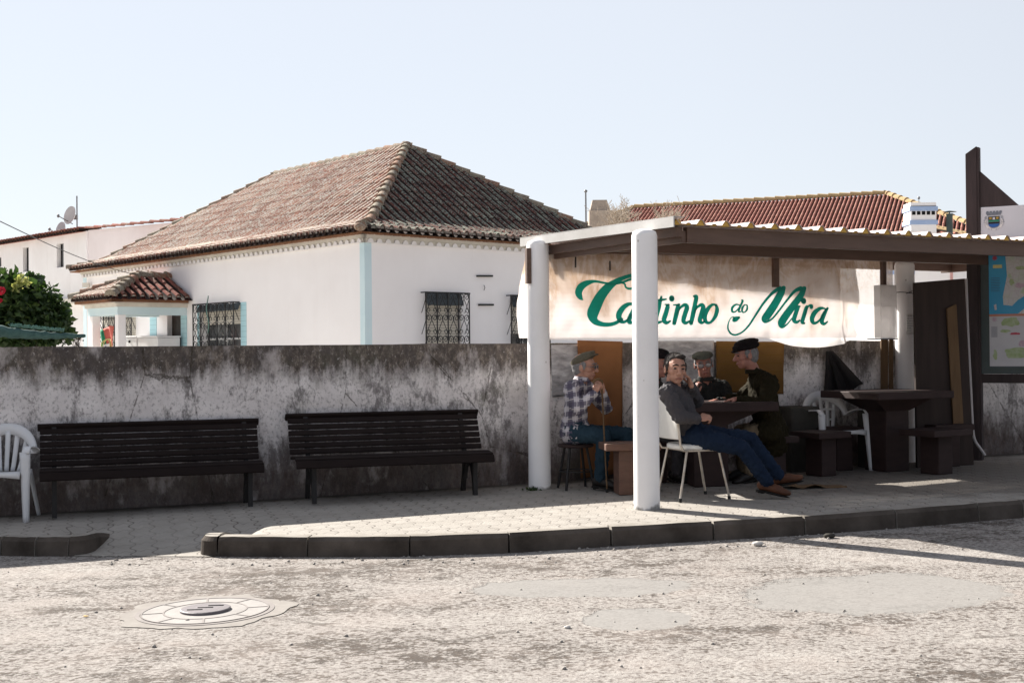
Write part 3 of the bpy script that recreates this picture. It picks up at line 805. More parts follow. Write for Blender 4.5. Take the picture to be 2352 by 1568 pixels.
# roof
ro = HC - ha * OV - hb * OV; ro.z = EAVE + 0.03
RL, RW = HL + 2 * OV, HW + 2 * OV
KN = 0.65
zpk = None
def rz_(d): return d * math.tan(R(14)) if d < KN else KN * math.tan(R(14)) + (d - KN) * RS
apexz = 5.86
RS = (apexz - ro.z - KN * math.tan(R(14))) / (RW / 2 - KN)
def dm_l(s): return max(0, min(s, RL - s, RW / 2))
def dm_r(s): return max(0, min(s, RW - s))
mb = MB(); tiles(mb, ro, ha, hb, rz_, dm_l, 0.0, RL, 0.2, 0.38); under(mb, ro, ha, hb, rz_, dm_l, 0, RL)
M['mortar'] = simple('eave_mortar', (0.30, 0.28, 0.26), (0.20, 0.185, 0.17), 8, 0.95)
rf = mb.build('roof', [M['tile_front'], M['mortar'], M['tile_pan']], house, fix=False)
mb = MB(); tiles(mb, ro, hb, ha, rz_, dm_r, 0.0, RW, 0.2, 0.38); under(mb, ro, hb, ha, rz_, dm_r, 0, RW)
mb.build('roof_slope', [M['tile_mossy_shaded'], M['mortar'], M['tile_pan']], rf, fix=False)
mb = MB()
under(mb, ro + hb * RW, ha, -hb, rz_, dm_l, 0, RL, 0); under(mb, ro + ha * RL, hb, -ha, rz_, dm_r, 0, RW, 0)
mb.build('roof_slope', [M['tile_front'], M['mortar']], rf, fix=False)
ap1 = ro + ha * RW / 2 + hb * RW / 2; ap1.z += rz_(RW / 2)
ap2 = ro + ha * (RL - RW / 2) + hb * RW / 2; ap2.z += rz_(RW / 2)
mb = MB()
def hip(mb, c, ap):
    c = V(c); k = c + (V((ap.x, ap.y, c.z)) - c) * (KN / (RW / 2)); k.z = c.z + rz_(KN)
    ridge_caps(mb, c + V((0, 0, .0)), k, 0.10, 0.3, 7, .01); ridge_caps(mb, k, ap, 0.10, 0.36, 7, .01)
hip(mb, ro, ap1); hip(mb, ro + hb * RW, ap1); hip(mb, ro + ha * RL, ap2); hip(mb, ro + ha * RL + hb * RW, ap2)
ridge_caps(mb, ap2, ap1, 0.10, 0.36, 7, .01)
mb.ell(ap1 + V((0, 0, 0.06)), (0.13, 0.13, 0.08), r=0.3)
mb.ell(ro + V((0, 0, 0.04)), (0.11, 0.11, 0.08), r=0.3)
mb.build('ridge_cap', M['ridge'], rf, fix=False)
# double row under the eave, cornice, scallops
mb = MB()
for (e, n, L) in ((ha, hb, RL), (hb, ha, RW)):
    for (o, h, dz) in ((0.07, 0.032, -0.03),):
        p = ro + e * o + n * o; q = p + e * (L - 2 * o)
        for i in range(int(L / 0.2)):
            a = p + e * (i * 0.2); 
            mb.prism([a + V((0, 0, dz)), a + e * 0.03 + V((0, 0, dz - h * 0.9)), a + e * 0.17 + V((0, 0, dz - h * 0.9)), a + e * 0.2 + V((0, 0, dz))], n * 0.25)
mb.build('eave_tiles', M['tile_under'], house)
mb = MB(); mb2 = MB()
for (e, n, L) in ((ha, hb, HL), (hb, ha, HW)):
    c0 = HC - n * 0.07 - e * 0.07; c0.z = EAVE - 0.09
    mb.prism([c0, c0 + e * (L + 0.1), c0 + e * (L + 0.1) + V((0, 0, 0.09)), c0 + V((0, 0, 0.09))], n * 0.069)
    c0 = HC - n * 0.035 - e * 0.035; c0.z = EAVE - 0.17
    mb.prism([c0, c0 + e * (L + 0.06), c0 + e * (L + 0.06) + V((0, 0, 0.079)), c0 + V((0, 0, 0.079))], n * 0.034)
    c0 = HC - n * 0.06; c0.z = EAVE - 0.175; pts = [c0 + V((0, 0, 0.012)), c0]
    NS = int(L / 0.2); pts = [c0 + e * (NS * 0.2), c0]
    for i in range(NS):
        for q in range(8, -1, -1): pts.append(c0 + e * (0.1 + i * 0.2 + 0.062 * math.cos(PI * q / 8)) + V((0, 0, 0.012 + 0.07 * math.sin(PI * q / 8))))
    mb2 = MB(); mb2.prism(pts, n * 0.024); mb2.build('scallop', M['far_white'], house)
mb.build('cornice', M['trim_cream'], house)
# blue corner band
mb = MB()
bw = 0.15
pa = HC + ha * bw * 0.9 - hb * 0.004; 
mb.prism([V((*(HC + ha * bw - hb * .006 - ha * 0).xy, GZ)), V((*(HC - hb * .006 - ha * .006).xy, GZ)), V((*(HC - ha * .006 + hb * bw).xy, GZ)), V((*(HC + hb * bw + ha * .01).xy, GZ)), V((*(HC + ha * .01 + hb * .01).xy, GZ)), V((*(HC + ha * bw + hb * .01).xy, GZ))], (0, 0, EAVE - 0.172 - GZ))
mb.build('corner_band', M['band_blue'], house); mb = MB()
q = HC + ha * (HL - 0.22)
mb.prism([V((*(q - hb * .006).xy, GZ)), V((*(q + ha * .225 - hb * .006).xy, GZ)), V((*(q + ha * .225 + hb * .01).xy, GZ)), V((*(q + hb * .01).xy, GZ))], (0, 0, EAVE - 0.172 - GZ))
mb.build('corner_band', M['band_blue'], house)
# windows -----------------------------------------------------------
def m_bluebrick():
    n = NT('blue_tile_surround', 0.6, 0.4); co = n.coord(-math.atan2(ha.y, ha.x)); s = n.sep(co)
    f = n.math('FRACT', n.math('DIVIDE', s[2], 0.11)); g = n.ramp(f, [(0.06, 1.0), (0.1, 0.0)])
    n.col(n.mix(g, (0.42, 0.66, 0.72), (0.25, 0.45, 0.5))); return n.m
M['bluebrick'] = m_bluebrick()
def m_shutter():
    n = NT('roller_shutter_slats', 0.6, 0.3); z = n.sep(n.coord())[2]
    f = n.math('FRACT', n.math('DIVIDE', z, 0.055)); n.col(n.mix(n.ramp(f, [(0.10, 1.0), (0.2, 0.0)]), (0.66, 0.62, 0.54), (0.28, 0.25, 0.21)))
    n.bump(f, 0.3, 0.004); return n.m
M['shut'] = m_shutter()
def spiral(mb, c, e, r, sx, sy, rad=0.008):
    pts = []
    for i in range(15):
        t = i / 14; a = PI / 2 - t * 2.1 * PI; q = r * (1 - 0.72 * t)
        pts.append(c + e * (sx * q * math.cos(a)) + V((0, 0, sy * q * math.sin(a))))
    mb.tube(pts, rad, 4)
def grille(parent, p, e, out, wd, zt, zb, n=4, proj=0.20):
    """p = wall point at left end, e along, out = away from the wall"""
    mb = MB(); base = V((p.x, p.y, 0)) + out * proj
    X = lambda s, z: base + e * s + V((0, 0, z))
    mb.tube([X(-0.02, zt), X(wd + 0.02, zt)], 0.014, 4); mb.tube([X(-0.02, zb), X(wd + 0.02, zb)], 0.014, 4)
    for s in (0, wd):
        for z in (zt, zb): mb.tube([X(s, z), X(s, z) - out * proj], 0.012, 4)
    cell = wd / n; tier = 0.40
    for k in range(n + 1): mb.tube([X(k * cell, zt), X(k * cell, zb)], 0.013, 4)
    k_ = 0
    z = zt
    while z > zb + 0.1:
        for k in range(n):
            a = k * cell; m_ = a + cell / 2; r = cell * 0.22
            zz = z - 0.01
            mb.tube([X(m_, zz - 0.10), X(a + 0.012, max(zb, zz - tier + 0.06))], 0.008, 4)
            mb.tube([X(m_, zz - 0.10), X(a + cell - 0.012, max(zb, zz - tier + 0.06))], 0.008, 4)
            for sg in (-1, 1):
                cx = m_ + sg * cell * 0.25
                arc = [X(m_, zz - 0.10)] + [X(cx + sg * -r * math.cos(PI * i / 6), zz - 0.06 + (0.055) * math.sin(PI * i / 6)) for i in range(7)]
                mb.tube(arc, 0.008, 4)
                spiral(mb, X(cx, zz - 0.075), e, r * 0.85, sg, 1)
                if zz - tier + 0.09 > zb: spiral(mb, X(cx, zz - tier + 0.075), e, r * 0.9, sg, -1)
        z -= tier
    # side returns
    for s in (0, wd):
        for zz in (zt - 0.1, zt - 0.5, zt - 0.9):
            if zz - 0.3 > zb: mb.tube([X(s, zz), X(s, zz - 0.28) - out * proj * 0.9], 0.008, 4)
    return mb.build('grille', M['iron'], parent, fix=False)
def window(p, e, inn, s0, s1, z0, z1, shut, slate, blue=False, box=0.2):
    W = MB(); o = V((p.x, p.y, 0)) + inn * 0.14
    X = lambda s, z, k=0.0: o + e * s + inn * k + V((0, 0, z))
    fr = 0.06
    for (a, b, c, d) in ((s0, s1, z0, z0 + fr), (s0, s1, z1 - fr, z1), (s0, s0 + fr, z0 + fr, z1 - fr), (s1 - fr, s1, z0 + fr, z1 - fr), ((s0 + s1) / 2 - .025, (s0 + s1) / 2 + .025, z0 + fr, z1 - fr)):
        W.prism([X(a, c), X(b, c), X(b, d), X(a, d)], inn * 0.05)
    W.prism([X(s0 + fr, z1 - 0.75), X(s1 - fr, z1 - 0.75), X(s1 - fr, z1 - 0.71), X(s0 + fr, z1 - 0.71)], inn * 0.045)
    w_ = W.build('window', M['frame_white'], house)
    G = MB(); G.prism([X(s0 + fr, z0 + fr, .055), X(s1 - fr, z0 + fr, .055), X(s1 - fr, z1 - fr, .055), X(s0 + fr, z1 - fr, .055)], inn * 0.01); G.build('pane', M['glass'], w_)
    B = MB(); B.prism([X(s0, z0, .12), X(s1, z0, .12), X(s1, z1, .12), X(s0, z1, .12)], inn * 0.02); B.build('room_dark', M['dark'], w_)  # dark sheet standing in for the unlit room behind the glass
    if shut:
        Sm = MB(); zb = z1 - shut
        Sm.prism([X(s0 + .02, zb, -.05), X(s1 - .02, zb, -.05), X(s1 - .02, z1, -.05), X(s0 + .02, z1, -.05)], inn * 0.03); Sm.build('shutter', M['shut'], w_)
    if slate:
        Sm = MB(); pts = []
        Sm.grid(lambda u, v: X(s0 + (s1 - s0) * u, z1 + 0.02 - slate * v + 0.012 * noise.noise(V((u * 9, v * 5, s0))), -0.135 - 0.09 * v - 0.02 * noise.noise(V((u * 6, v * 3, 1 + s0)))), 16, 6)
        Sm.build('awning', M['slate'], w_, solid=0.012, fix=False)
    if blue:
        Sm = MB(); bo = V((p.x, p.y, 0)) - inn * 0.008
        for (a, b) in ((s0 - 0.24, s0), (s1, s1 + 0.1)):
            Sm = MB(); Sm.prism([bo + e * a + V((0, 0, z0)), bo + e * b + V((0, 0, z0)), bo + e * b + V((0, 0, z1 + .02)), bo + e * a + V((0, 0, z1 + .02))], inn * 0.007); Sm.build('surround', M['bluebrick'], w_)
    return w_
w_ = window(HC, ha, hb, w1a + 0.24, w1b, 1.0, w1t, 0.42, 0.16, True)
g0, g1 = ls(550, 694)[0], ls(456, 700)[0]
grille(w_, HC + ha * g0, ha, -hb, g1 - g0, w1t + 0.03, 1.02, 5, 0.14)
cw = MB(); cp = ls(493, 696)
cw.tube([V((*(HC + ha * (cp[0]) - hb * 0.17).xy, z_)) + ha * 0.05 * math.sin(z_ * 9) for z_ in [2.55 - 0.05 * i for i in range(17)]], 0.012, 5)
cw.build('cord', M['net_fringe'], w_)
w_ = window(HC, hb, ha, w2a, w2b, 1.0, w2t, 1.3, 0.24)
grille(w_, HC + hb * rs(967, 680)[0], hb, -ha, rs(1066, 680)[0] - rs(967, 680)[0], w2t + 0.02, 1.02, 4, 0.16)
w_ = window(HC, hb, ha, w3a, w3b, 1.0, w3t, 0.75, 0.24)
grille(w_, HC + hb * rs(1163, 690)[0], hb, -ha, rs(1066, 680)[0] - rs(967, 680)[0], w3t + 0.01, 1.02, 4, 0.16)
# dark wall brackets
for (x0, x1, y) in ((1094, 1129, 636), (1098, 1131, 702)):
    a = rs(x0, y)[2]; b = rs(x1, y)[2]
    mb = MB(); mb.prism([a, b, b + V((0, 0, .035)), a + V((0, 0, .035))], -ha * 0.05); mb.build('bracket', M['iron'], house)
mb = MB(); a = rs(1110, 655)[2] - ha * .02; mb.tube([a, a + V((0, 0, -.05)) - ha * .03, a + V((0, 0, -.10))], 0.008, 5); mb.build('hook', M['metal_grey'], house)
# porcelain insulators and light fitting on the left wall
for px in (336, 351):
    a = ls(px, 636)[2]; mb = MB(); mb.tube([a, a - hb * 0.1, a - hb * 0.12 + V((0, 0, 0.08))], 0.01, 5); mb.lathe(a - hb * 0.12 + V((0, 0, 0.02)), [(0.02, 0), (0.045, 0.02), (0.03, 0.05), (0.045, 0.06), (0.03, 0.11), (0.01, 0.13)], 12)
    mb.build('insulator', M['trim_cream'], house)
a = ls(208, 655)[2]; mb = MB(); mb.tube([a + V((0, 0, -.75)), a + V((0, 0, -.2)), a - hb * .1 + V((0, 0, 0))], 0.018, 5); mb.box(a - hb * 0.12, (.16, .12, .12)); mb.build('junction_box', M['trim_cream'], house)

# porch --------------------------------------------------------------
ps = ls(429, 715)[0]; PW = HC + ha * ps                     # where its right face meets the wall
PC_s = hit(270, 715, PW, -hb)[0]                            # projection towards us
PC = PW - hb * PC_s
PLn = hit(206, 715, PC, ha)[0] + 0.12                       # length of its left face
bt, bb = hit(270, 704, PC, ha)[1], hit(270, 722, PC, ha)[1]
M['porch_door'] = simple('dark_door', (0.035, 0.025, 0.02), (0.02, 0.015, 0.012), 5, 0.6)
def beam(mb, p, e, L, n, th, z0, z1): 
    p = V((p.x, p.y, z0)); mb.prism([p, p + e * L, p + e * L + V((0, 0, z1 - z0)), p + V((0, 0, z1 - z0))], n * th)
mb = MB()
beam(mb, PC, ha, PLn, hb, 0.22, bb, bt); beam(mb, PC + hb * 0.221, hb, PC_s - 0.222, ha, 0.22, bb, bt)
beam(mb, PC + ha * (PLn - 0.22) + hb * 0.221, hb, PC_s - 0.222, ha, 0.22, bb, bt)
porch = mb.build('porch', M['band_blue'], house)
mb = MB(); zc = bt + 0.13
for (o, a_, b_) in ((0.05, bt, bt + .07), (0.10, bt + .07, zc)):
    p = PC - ha * o - hb * o
    beam(mb, p, ha, PLn + 2 * o, hb, 0.3, a_ + .001, b_); beam(mb, p + hb * 0.301, hb, PC_s - 0.302 + o, ha, 0.3, a_ + .001, b_)
    beam(mb, p + ha * (PLn + 2 * o - 0.3) + hb * 0.301, hb, PC_s - 0.302 + o, ha, 0.3, a_ + .001, b_)
mb.build('cornice', M['trim_cream'], porch)
for (u, v_) in ((0.02, 0.02), (PLn - 0.24, 0.02)):
    mb = MB(); p = PC + ha * u + hb * v_; mb.prism([V((*p.xy, GZ)), V((*(p + ha * .18).xy, GZ)), V((*(p + ha * .18 + hb * .18).xy, GZ)), V((*(p + hb * .18).xy, GZ))], (0, 0, bb - 0.001 - GZ))
    mb.build('column', M['house_white'], porch, bevel=0.01)
mb = MB(); p = PW + ha * (0.03) - hb * 0.55
mb = MB(); a = hit(360, 740, PC + hb * 0.0, hb)
# porch roof
pro = PC - ha * 0.28 - hb * 0.28; pro.z = zc + 0.05
PRL, PRW = PLn + 0.56, PC_s + 0.28
pz_rise = (P(306, 634, 1).z)
hp = PRL / 2
ridge_z = hit(306, 637, pro + ha * hp, hb)[1]
PS = (ridge_z - pro.z - 0.02) / hp
def pzf(d): return d * PS
def pd_l(s): return max(0, min(s, PRL - s, PRW))
def pd_r(s): return max(0, min(s, hp))
mb = MB(); tiles(mb, pro, ha, hb, pzf, pd_l, 0, PRL, 0.21, 0.36); under(mb, pro, ha, hb, pzf, pd_l, 0, PRL)
prf = mb.build('porch_roof', [M['tile_front'], M['mortar'], M['tile_pan']], house, fix=False)
mb = MB(); tiles(mb, pro, hb, ha, pzf, pd_r, 0, PRW, 0.21, 0.36); under(mb, pro, hb, ha, pzf, pd_r, 0, PRW)
under(mb, pro + ha * PRL, hb, -ha, pzf, pd_r, 0, PRW, 0.0)
mb.build('roof_slope', [M['tile_porch'], M['mortar'], M['tile_pan']], prf, fix=False)
mb = MB(); pk = pro + ha * hp + hb * hp; pk.z += pzf(hp)
ridge_caps(mb, pro, pk, 0.11, 0.3); ridge_caps(mb, pro + ha * PRL, pk, 0.11, 0.3)
if PRW > hp: ridge_caps(mb, pk, V((*(pro + ha * hp + hb * PRW).xy, pk.z)), 0.11, 0.34)
mb.build('ridge_cap', M['ridge'], prf, fix=False)
mb = MB()
for (e, n, L) in ((ha, hb, PRL), (hb, ha, PRW)):
    p = pro + e * 0.06 + n * 0.06; p.z -= 0.08
    mb.prism([p, p + e * (L - .12), p + e * (L - .12) + V((0, 0, .06)), p + V((0, 0, .06))], n * 0.25)
mb.build('eave_tiles', M['tile_under'], prf)
mb = MB(); p = PW + ha * 0.0
door = MB(); o = HC + hb * 0.12; door.prism([V((*(o + ha * dA).xy, 0.1)), V((*(o + ha * dB).xy, 0.1)), V((*(o + ha * dB).xy, dT)), V((*(o + ha * dA).xy, dT))], hb * 0.04)
door.build('door', M['porch_door'], house)
mb = MB(); bo = HC - hb * 0.01
for (x0, x1) in ((416, 429.5), (360, 345)):
    a, b = sorted((ls(x0, 740)[0], ls(x1, 740)[0])); mb = MB()
    mb.prism([V((*(bo + ha * a).xy, 0)), V((*(bo + ha * b).xy, 0)), V((*(bo + ha * b).xy, bb - .002)), V((*(bo + ha * a).xy, bb - .002))], hb * 0.008); mb.build('surround', M['bluebrick'], house)
# window with grille inside the porch
wa, wb = ls(312, 740)[0], ls(236, 740)[0]
mb = MB(); o = HC - hb * 0.015
mb.prism([V((*(o + ha * wa).xy, 1.1)), V((*(o + ha * wb).xy, 1.1)), V((*(o + ha * wb).xy, bb + .1)), V((*(o + ha * wa).xy, bb + .1))], hb * 0.012)
w_ = mb.build('window', M['shut'], house)
grille(w_, HC + ha * wa, ha, -hb, wb - wa, bb + 0.12, 1.12, 6, 0.12)

# white appliances and flag in the porch
def at_porch(px, py, off): return hit(px, py, PC + hb * off, ha)
for (x0, x1, lab, nm) in ((314, 280, 'white washing machine with a small dark dial beside the porch column', 'washing_machine'), (362, 316, 'wide plain white chest freezer in the porch left of the dark door', 'chest_freezer')):
    off = 1.0
    a = at_porch(x0, 771, off); b = at_porch(x1, 771, off)
    base = a[2]; L = b[0] - a[0]
    t = thing(nm, (base.x, base.y, 0.72), lab, nm.replace('_', ' '))
    mb = MB(); q = V((base.x, base.y, 0.72)); h_ = a[1] - 0.72 - 0.04
    mb.prism([q, q + ha * L, q + ha * L + hb * 0.55, q + hb * 0.55], (0, 0, h_)); mb.build('body', M['plastic'], t, bevel=0.02)
    q.z += h_ + 0.002; q = q - hb * 0.015 - ha * 0.01
    mb = MB(); mb.prism([q, q + ha * (L + .02), q + ha * (L + .02) + hb * 0.58, q + hb * 0.58], (0, 0, 0.04)); mb.build('lid', M['plastic'], t, bevel=0.01)
    if nm == 'washing_machine':
        mb = MB(); c = a[2] + ha * L * 0.45 - hb * 0.01; c.z = a[1] - 0.13; mb.lathe(c, [(0.03, -0.02), (0.03, 0.02)], 12, axis=-hb); mb.build('dial', M['rubber'], t)
mb = MB(); q = at_porch(300, 771, 1.1); base = q[2]
p = PC + hb * 1.6 + ha * 0.6; 
slab = thing('porch_slab', (PC.x, PC.y, GZ), 'raised floor of the porch carrying the white appliances', 'floor')
mb = MB(); p = V((PC.x, PC.y, GZ)) + ha * 0.25 + hb * 0.25
mb.prism([p, p + ha * (PLn - .5), p + ha * (PLn - .5) + hb * (PC_s - .28), p + hb * (PC_s - .28)], (0, 0, 0.715 - GZ)); mb.build('slab', M['trim_cream'], slab)

fc0 = hit(262, 755, PC + hb * 0.32, ha); fc1 = hit(231, 755, PC + hb * 0.32, ha)
M['flag_green'] = simple('flag_green', (0.03, 0.28, 0.16), (0.02, 0.22, 0.12), 4, 0.85)
M['flag_red'] = simple('flag_red', (0.62, 0.16, 0.12), (0.52, 0.12, 0.10), 4, 0.85)
M['flag_yellow'] = simple('flag_yellow', (0.66, 0.60, 0.26), None, 4, 0.85)
M['flag_white'] = simple('flag_white', (0.78, 0.77, 0.75), None, 4, 0.85)
fl = thing('flag', (fc0[2].x, fc0[2].y, 0.9), 'green and red national flag draped beside the porch column', 'flag')
FW = fc1[0] - fc0[0]; fo = PC + hb * 0.32 + ha * fc0[0]; ft = fc0[1] + 0.06
def fpt(u, v, k=0.0):
    q = fo + ha * (FW * u) - hb * (0.04 * math.sin(u * 9 + v * 3) + k); q.z = ft + (-0.10 if u > .6 else 0) * (u - .6) * 2.5 - 0.72 * v + 0.02 * math.sin(u * 7); return q
mb = MB(); mb.grid(lambda u, v: fpt(u * (0.35 + 0.4 * (1 - v)), v), 10, 12); mb.build('red_field', M['flag_red'], fl, solid=0.004, fix=False)
mb = MB(); mb.grid(lambda u, v: fpt((0.35 + 0.4 * (1 - v)) + u * (1 - (0.35 + 0.4 * (1 - v))), v), 10, 12); mb.build('green_field', M['flag_green'], fl, solid=0.004, fix=False)
mb = MB()
for (cu, ru, rv) in ((0.5, 0.36, 0.27), (0.5, 0.14, 0.27)):
    mb.tube([fpt(cu + ru * math.cos(2 * PI * i / 28), 0.66 + rv * math.sin(2 * PI * i / 28), 0.02) for i in range(29)], 0.014, 4)
mb.tube([fpt(0.16 + .68 * i / 10, 0.80 - 0.22 * i / 10, 0.02) for i in range(11)], 0.014, 4)
em = mb.build('armillary_sphere', M['flag_yellow'], fl)
mb = MB(); mb.grid(lambda u, v: fpt(0.36 + 0.28 * u * (1 - .0 * v), 0.54 + 0.30 * v, 0.03), 4, 4); mb.build('shield', M['flag_white'], em, fix=False)
M['blue_mark'] = simple('flag_blue', (0.10, 0.14, 0.34), None, 4, 0.85)
for (u, v) in ((.5, .62), (.5, .69), (.5, .76), (.43, .69), (.57, .69)):
    mb = MB(); mb.grid(lambda a, b: fpt(u - .02 + .04 * a, v - .02 + .04 * b, 0.037), 1, 1); mb.build('escutcheon', M['blue_mark'], em, fix=False)

# ================================================================== the shelter
ZR = 2.41
FRL = zhit(1548, 505, ZR)                      # front left corner of the roof
ca = L2(zhit(2352, 545, ZR + 0.005) - FRL); ca = V((ca.x, ca.y, 0))     # along the front
cb = V((-ca.y, ca.x, 0))                       # towards the wall
bl = zhit(1192, 552, 2.44)
RD = (V((bl.x, bl.y, 0)) - V((FRL.x, FRL.y, 0))).dot(cb)
RLn = 5.9
shelter = thing('shelter', (1.14, 10.6, 0), 'open shelter with round white posts, brown beams and a corrugated roof', 'shelter')
def m_sheet():
    n = NT('roof_sheet', 0.6, 0.3); co = n.coord()
    n.col(n.ramp(n.noise(co, 2.5, 5), [(0.3, (0.60, 0.48, 0.45)), (0.7, (0.44, 0.36, 0.34))])); n.bump(n.noise(co, 30, 4), 0.1, 0.004); return n.m
M['sheet'] = m_sheet()
M['flash'] = simple('flashing_grey', (0.50, 0.49, 0.48), (0.38, 0.365, 0.35), 3, 0.6)
def rp(s, d, z): return V((FRL.x + ca.x * s + cb.x * d, FRL.y + ca.y * s + cb.y * d, z))
def zr(d): return ZR - 0.035 + 0.012 * d
PIT = 0.268
prof = []
k = int(RLn / PIT)
for i in range(k):
    s = i * PIT
    prof += [(s + 0.0, 0.046), (s + 0.028, 0.046), (s + 0.065, 0.006), (s + 0.125, 0.004), (s + 0.140, 0.016), (s + 0.165, 0.016), (s + 0.180, 0.004), (s + 0.235, 0.006)]
prof.append((k * PIT, 0.046)); RLn = k * PIT
mb = MB(); vs = []
for d in (0.0, RD * 0.33, RD * 0.66, RD):
    for (s, h) in prof: vs.append(rp(s, d, zr(d) + h))
n_ = len(prof)
mb.add(vs, [(j * n_ + i, j * n_ + i + 1, (j + 1) * n_ + i + 1, (j + 1) * n_ + i) for j in range(3) for i in range(n_ - 1)])
roof = mb.build('roof', M['sheet'], shelter, fix=False)
sm = roof.modifiers.new('s', 'SOLIDIFY'); sm.thickness = 0.004; sm.offset = 1
mb = MB(); mb.prism([rp(-0.02, -0.02, ZR - .06), rp(-0.02, RD + .02, ZR - .06 + .03), rp(-0.02, RD + .02, ZR + .02 + .03), rp(-0.02, -0.02, ZR + .022)], ca * 0.012)
mb.prism([rp(-0.02, -0.02, ZR + .0225), rp(-0.02, RD + .02, ZR + .0525), rp(0.09, RD + .02, ZR + .0525), rp(0.09, -0.02, ZR + .0225)], V((0, 0, .006)))
mb.build('flashing', M['flash'], roof)
f0 = None
for i in range(k):
    for (dx, w1, w2, h) in ((-0.0, 0.085, 0.035, 0.041), (0.1525, 0.05, 0.03, 0.013)):
        s = i * PIT + dx + 0.012
        if s < 0.05: s = 0.05
        if f0 is None or True:
            mb = MB(); z0 = zr(0) + 0.002
            mb.prism([rp(s - w1 / 2, 0.012, z0), rp(s + w1 / 2, 0.012, z0), rp(s + w2 / 2, 0.012, z0 + h), rp(s - w2 / 2, 0.012, z0 + h)], cb * 0.05)
            mb.build('foam_closure', M['foam'], roof)
# beams
def bm(s0, s1, d0, d1, z0, z1, name='beam', m='brown'):
    mb = MB(); mb.prism([rp(s0, d0, z0), rp(s1, d0, z0), rp(s1, d0, z1), rp(s0, d0, z1)], cb * (d1 - d0)); return mb.build(name, M[m], shelter, bevel=0.004)
zb0, zb1 = 2.235, 2.366
bm(0.20, RLn - 0.05, 0.085, 0.145, zb0, zb1)                       # front
mb = MB(); mb.prism([rp(0.085, 0.02, ZR - .075), rp(RLn, 0.02, ZR - .075), rp(RLn, 0.02, ZR - .062), rp(0.085, 0.02, ZR - .062)], cb * 0.09)
bm(0.085, 0.15, 0.085, RD - 0.05, zb0 + 0.045, zb1)
bm(0.15, 0.197, 0.10, RD - 0.05, zb0, zb0 + 0.10, m='brown')
bm(0.20, RLn - 0.05, RD * 0.45, RD * 0.45 + .06, zb0, zb1)
bm(0.20, RLn - 0.05, RD - 0.22, RD - 0.14, zb0 + 0.01, zb1)
bm(RLn - 0.045, RLn, 0.05, RD - 0.05, zb0, zb1)
# posts
POSTS = [pave(1240, 1122), pave(1486, 1168), pave(2082, 1060)]
pr = rp(5.15, 0.12, 0); POSTS.append(pr)
tops = [P(1240, 551, POSTS[0].y).z, P(1486, 527, POSTS[1].y).z, zb0 + 0.06, zb1]
for i, (p, tz) in enumerate(zip(POSTS, tops)):
    r_ = 0.108; z0 = pz(p.x) - 0.03
    if i == 3: tz = zb0 - 0.003
    mb = MB(); mb.lathe((p.x, p.y, z0), [(r_ * 1.02, 0), (r_ * 1.01, 0.25), (r_, 1.2), (r_, tz - z0 - 0.055), (r_ * 0.9, tz - z0 - 0.02), (r_ * 0.55, tz - z0 - 0.003), (0.001, tz - z0)], 28)
    mb.build('post', M['post'], shelter)
# hangers below the back beam
BP = V((POSTS[0].x, POSTS[0].y, 0)); bdir = L2(POSTS[2] - POSTS[0]); bdir = V((bdir.x, bdir.y, 0)); bn = V((bdir.y, -bdir.x, 0))
PB = BP - bn * 0.02                                  # the plane of the back screen
def sc(px, py): return hit(px, py, PB, bdir)
for (x, y1, w_) in ((1208, 652, 0.045), (1774, 660, 0.065), (2021, 663, 0.05)):
    s, z, q = sc(x, y1)
    mb = MB(); c = q + bn * 0.06; mb.box((c.x, c.y, (z + 2.33) / 2), (w_, 0.05, 2.33 - z), Rz(math.atan2(bdir.y, bdir.x))); mb.build('hanger', M['brown'], shelter, bevel=0.003)
for (x, y0, y1) in ((1319, 588, 615), (1398, 600, 622)):
    q0 = sc(x, y0)[2] + bn * 0.03; q1 = sc(x, y1)[2] + bn * 0.03
    mb = MB(); mb.tube([q0, q1], 0.009, 6); mb.build('hook', M['iron'], shelter)
# ribbed clear screen with the lettering
def m_poly():
    n = NT('ribbed_screen', 0.35, 0.4); co = n.coord(); z = n.sep(co)[2]
    f = n.math('FRACT', n.math('DIVIDE', z, 0.0126))
    rib = n.ramp(n.math('PINGPONG', f, 0.5), [(0.06, 0.0), (0.16, 1.0)])
    c2 = n.coord(-math.atan2(bdir.y, bdir.x))
    a = n.noise(n.scale(c2, (1.0, 0.3, 0.8)), 1.9, 8, 0.62, 0.8); st = n.noise(n.scale(c2, (5, 1, 0.6)), 1.0, 6, 0.7, 0.4)
    g = n.math('ADD', n.math('ADD', a, n.math('MULTIPLY', n.math('SUBTRACT', st, 0.5), 0.5)), n.math('MULTIPLY', n.math('SUBTRACT', z, 1.88), 0.62))
    stc = n.ramp(g, [(0.40, (0.80, 0.765, 0.76)), (0.54, (0.74, 0.69, 0.66)), (0.64, (0.56, 0.44, 0.34)), (0.71, (0.76, 0.71, 0.68)), (0.80, (0.52, 0.40, 0.30)), (0.9, (0.70, 0.60, 0.50))])
    cc = n.mix(n.math('MULTIPLY', n.math('SUBTRACT', 1.0, rib), 0.55), stc, (0.30, 0.24, 0.21)); n.col(cc)
    tr = n.n.new('ShaderNodeBsdfTranslucent'); n.put(tr.inputs[0], cc)
    tp = n.n.new('ShaderNodeBsdfTransparent')
    m1 = n.n.new('ShaderNodeMixShader'); m1.inputs[0].default_value = 0.62
    n.l.new(n.b.outputs[0], m1.inputs[1]); n.l.new(tr.outputs[0], m1.inputs[2])
    m2 = n.n.new('ShaderNodeMixShader'); m2.inputs[0].default_value = 0.5
    n.l.new(m1.outputs[0], m2.inputs[1]); n.l.new(tp.outputs[0], m2.inputs[2])
    n.l.new(m2.outputs[0], n.out.inputs['Surface']); return n.m
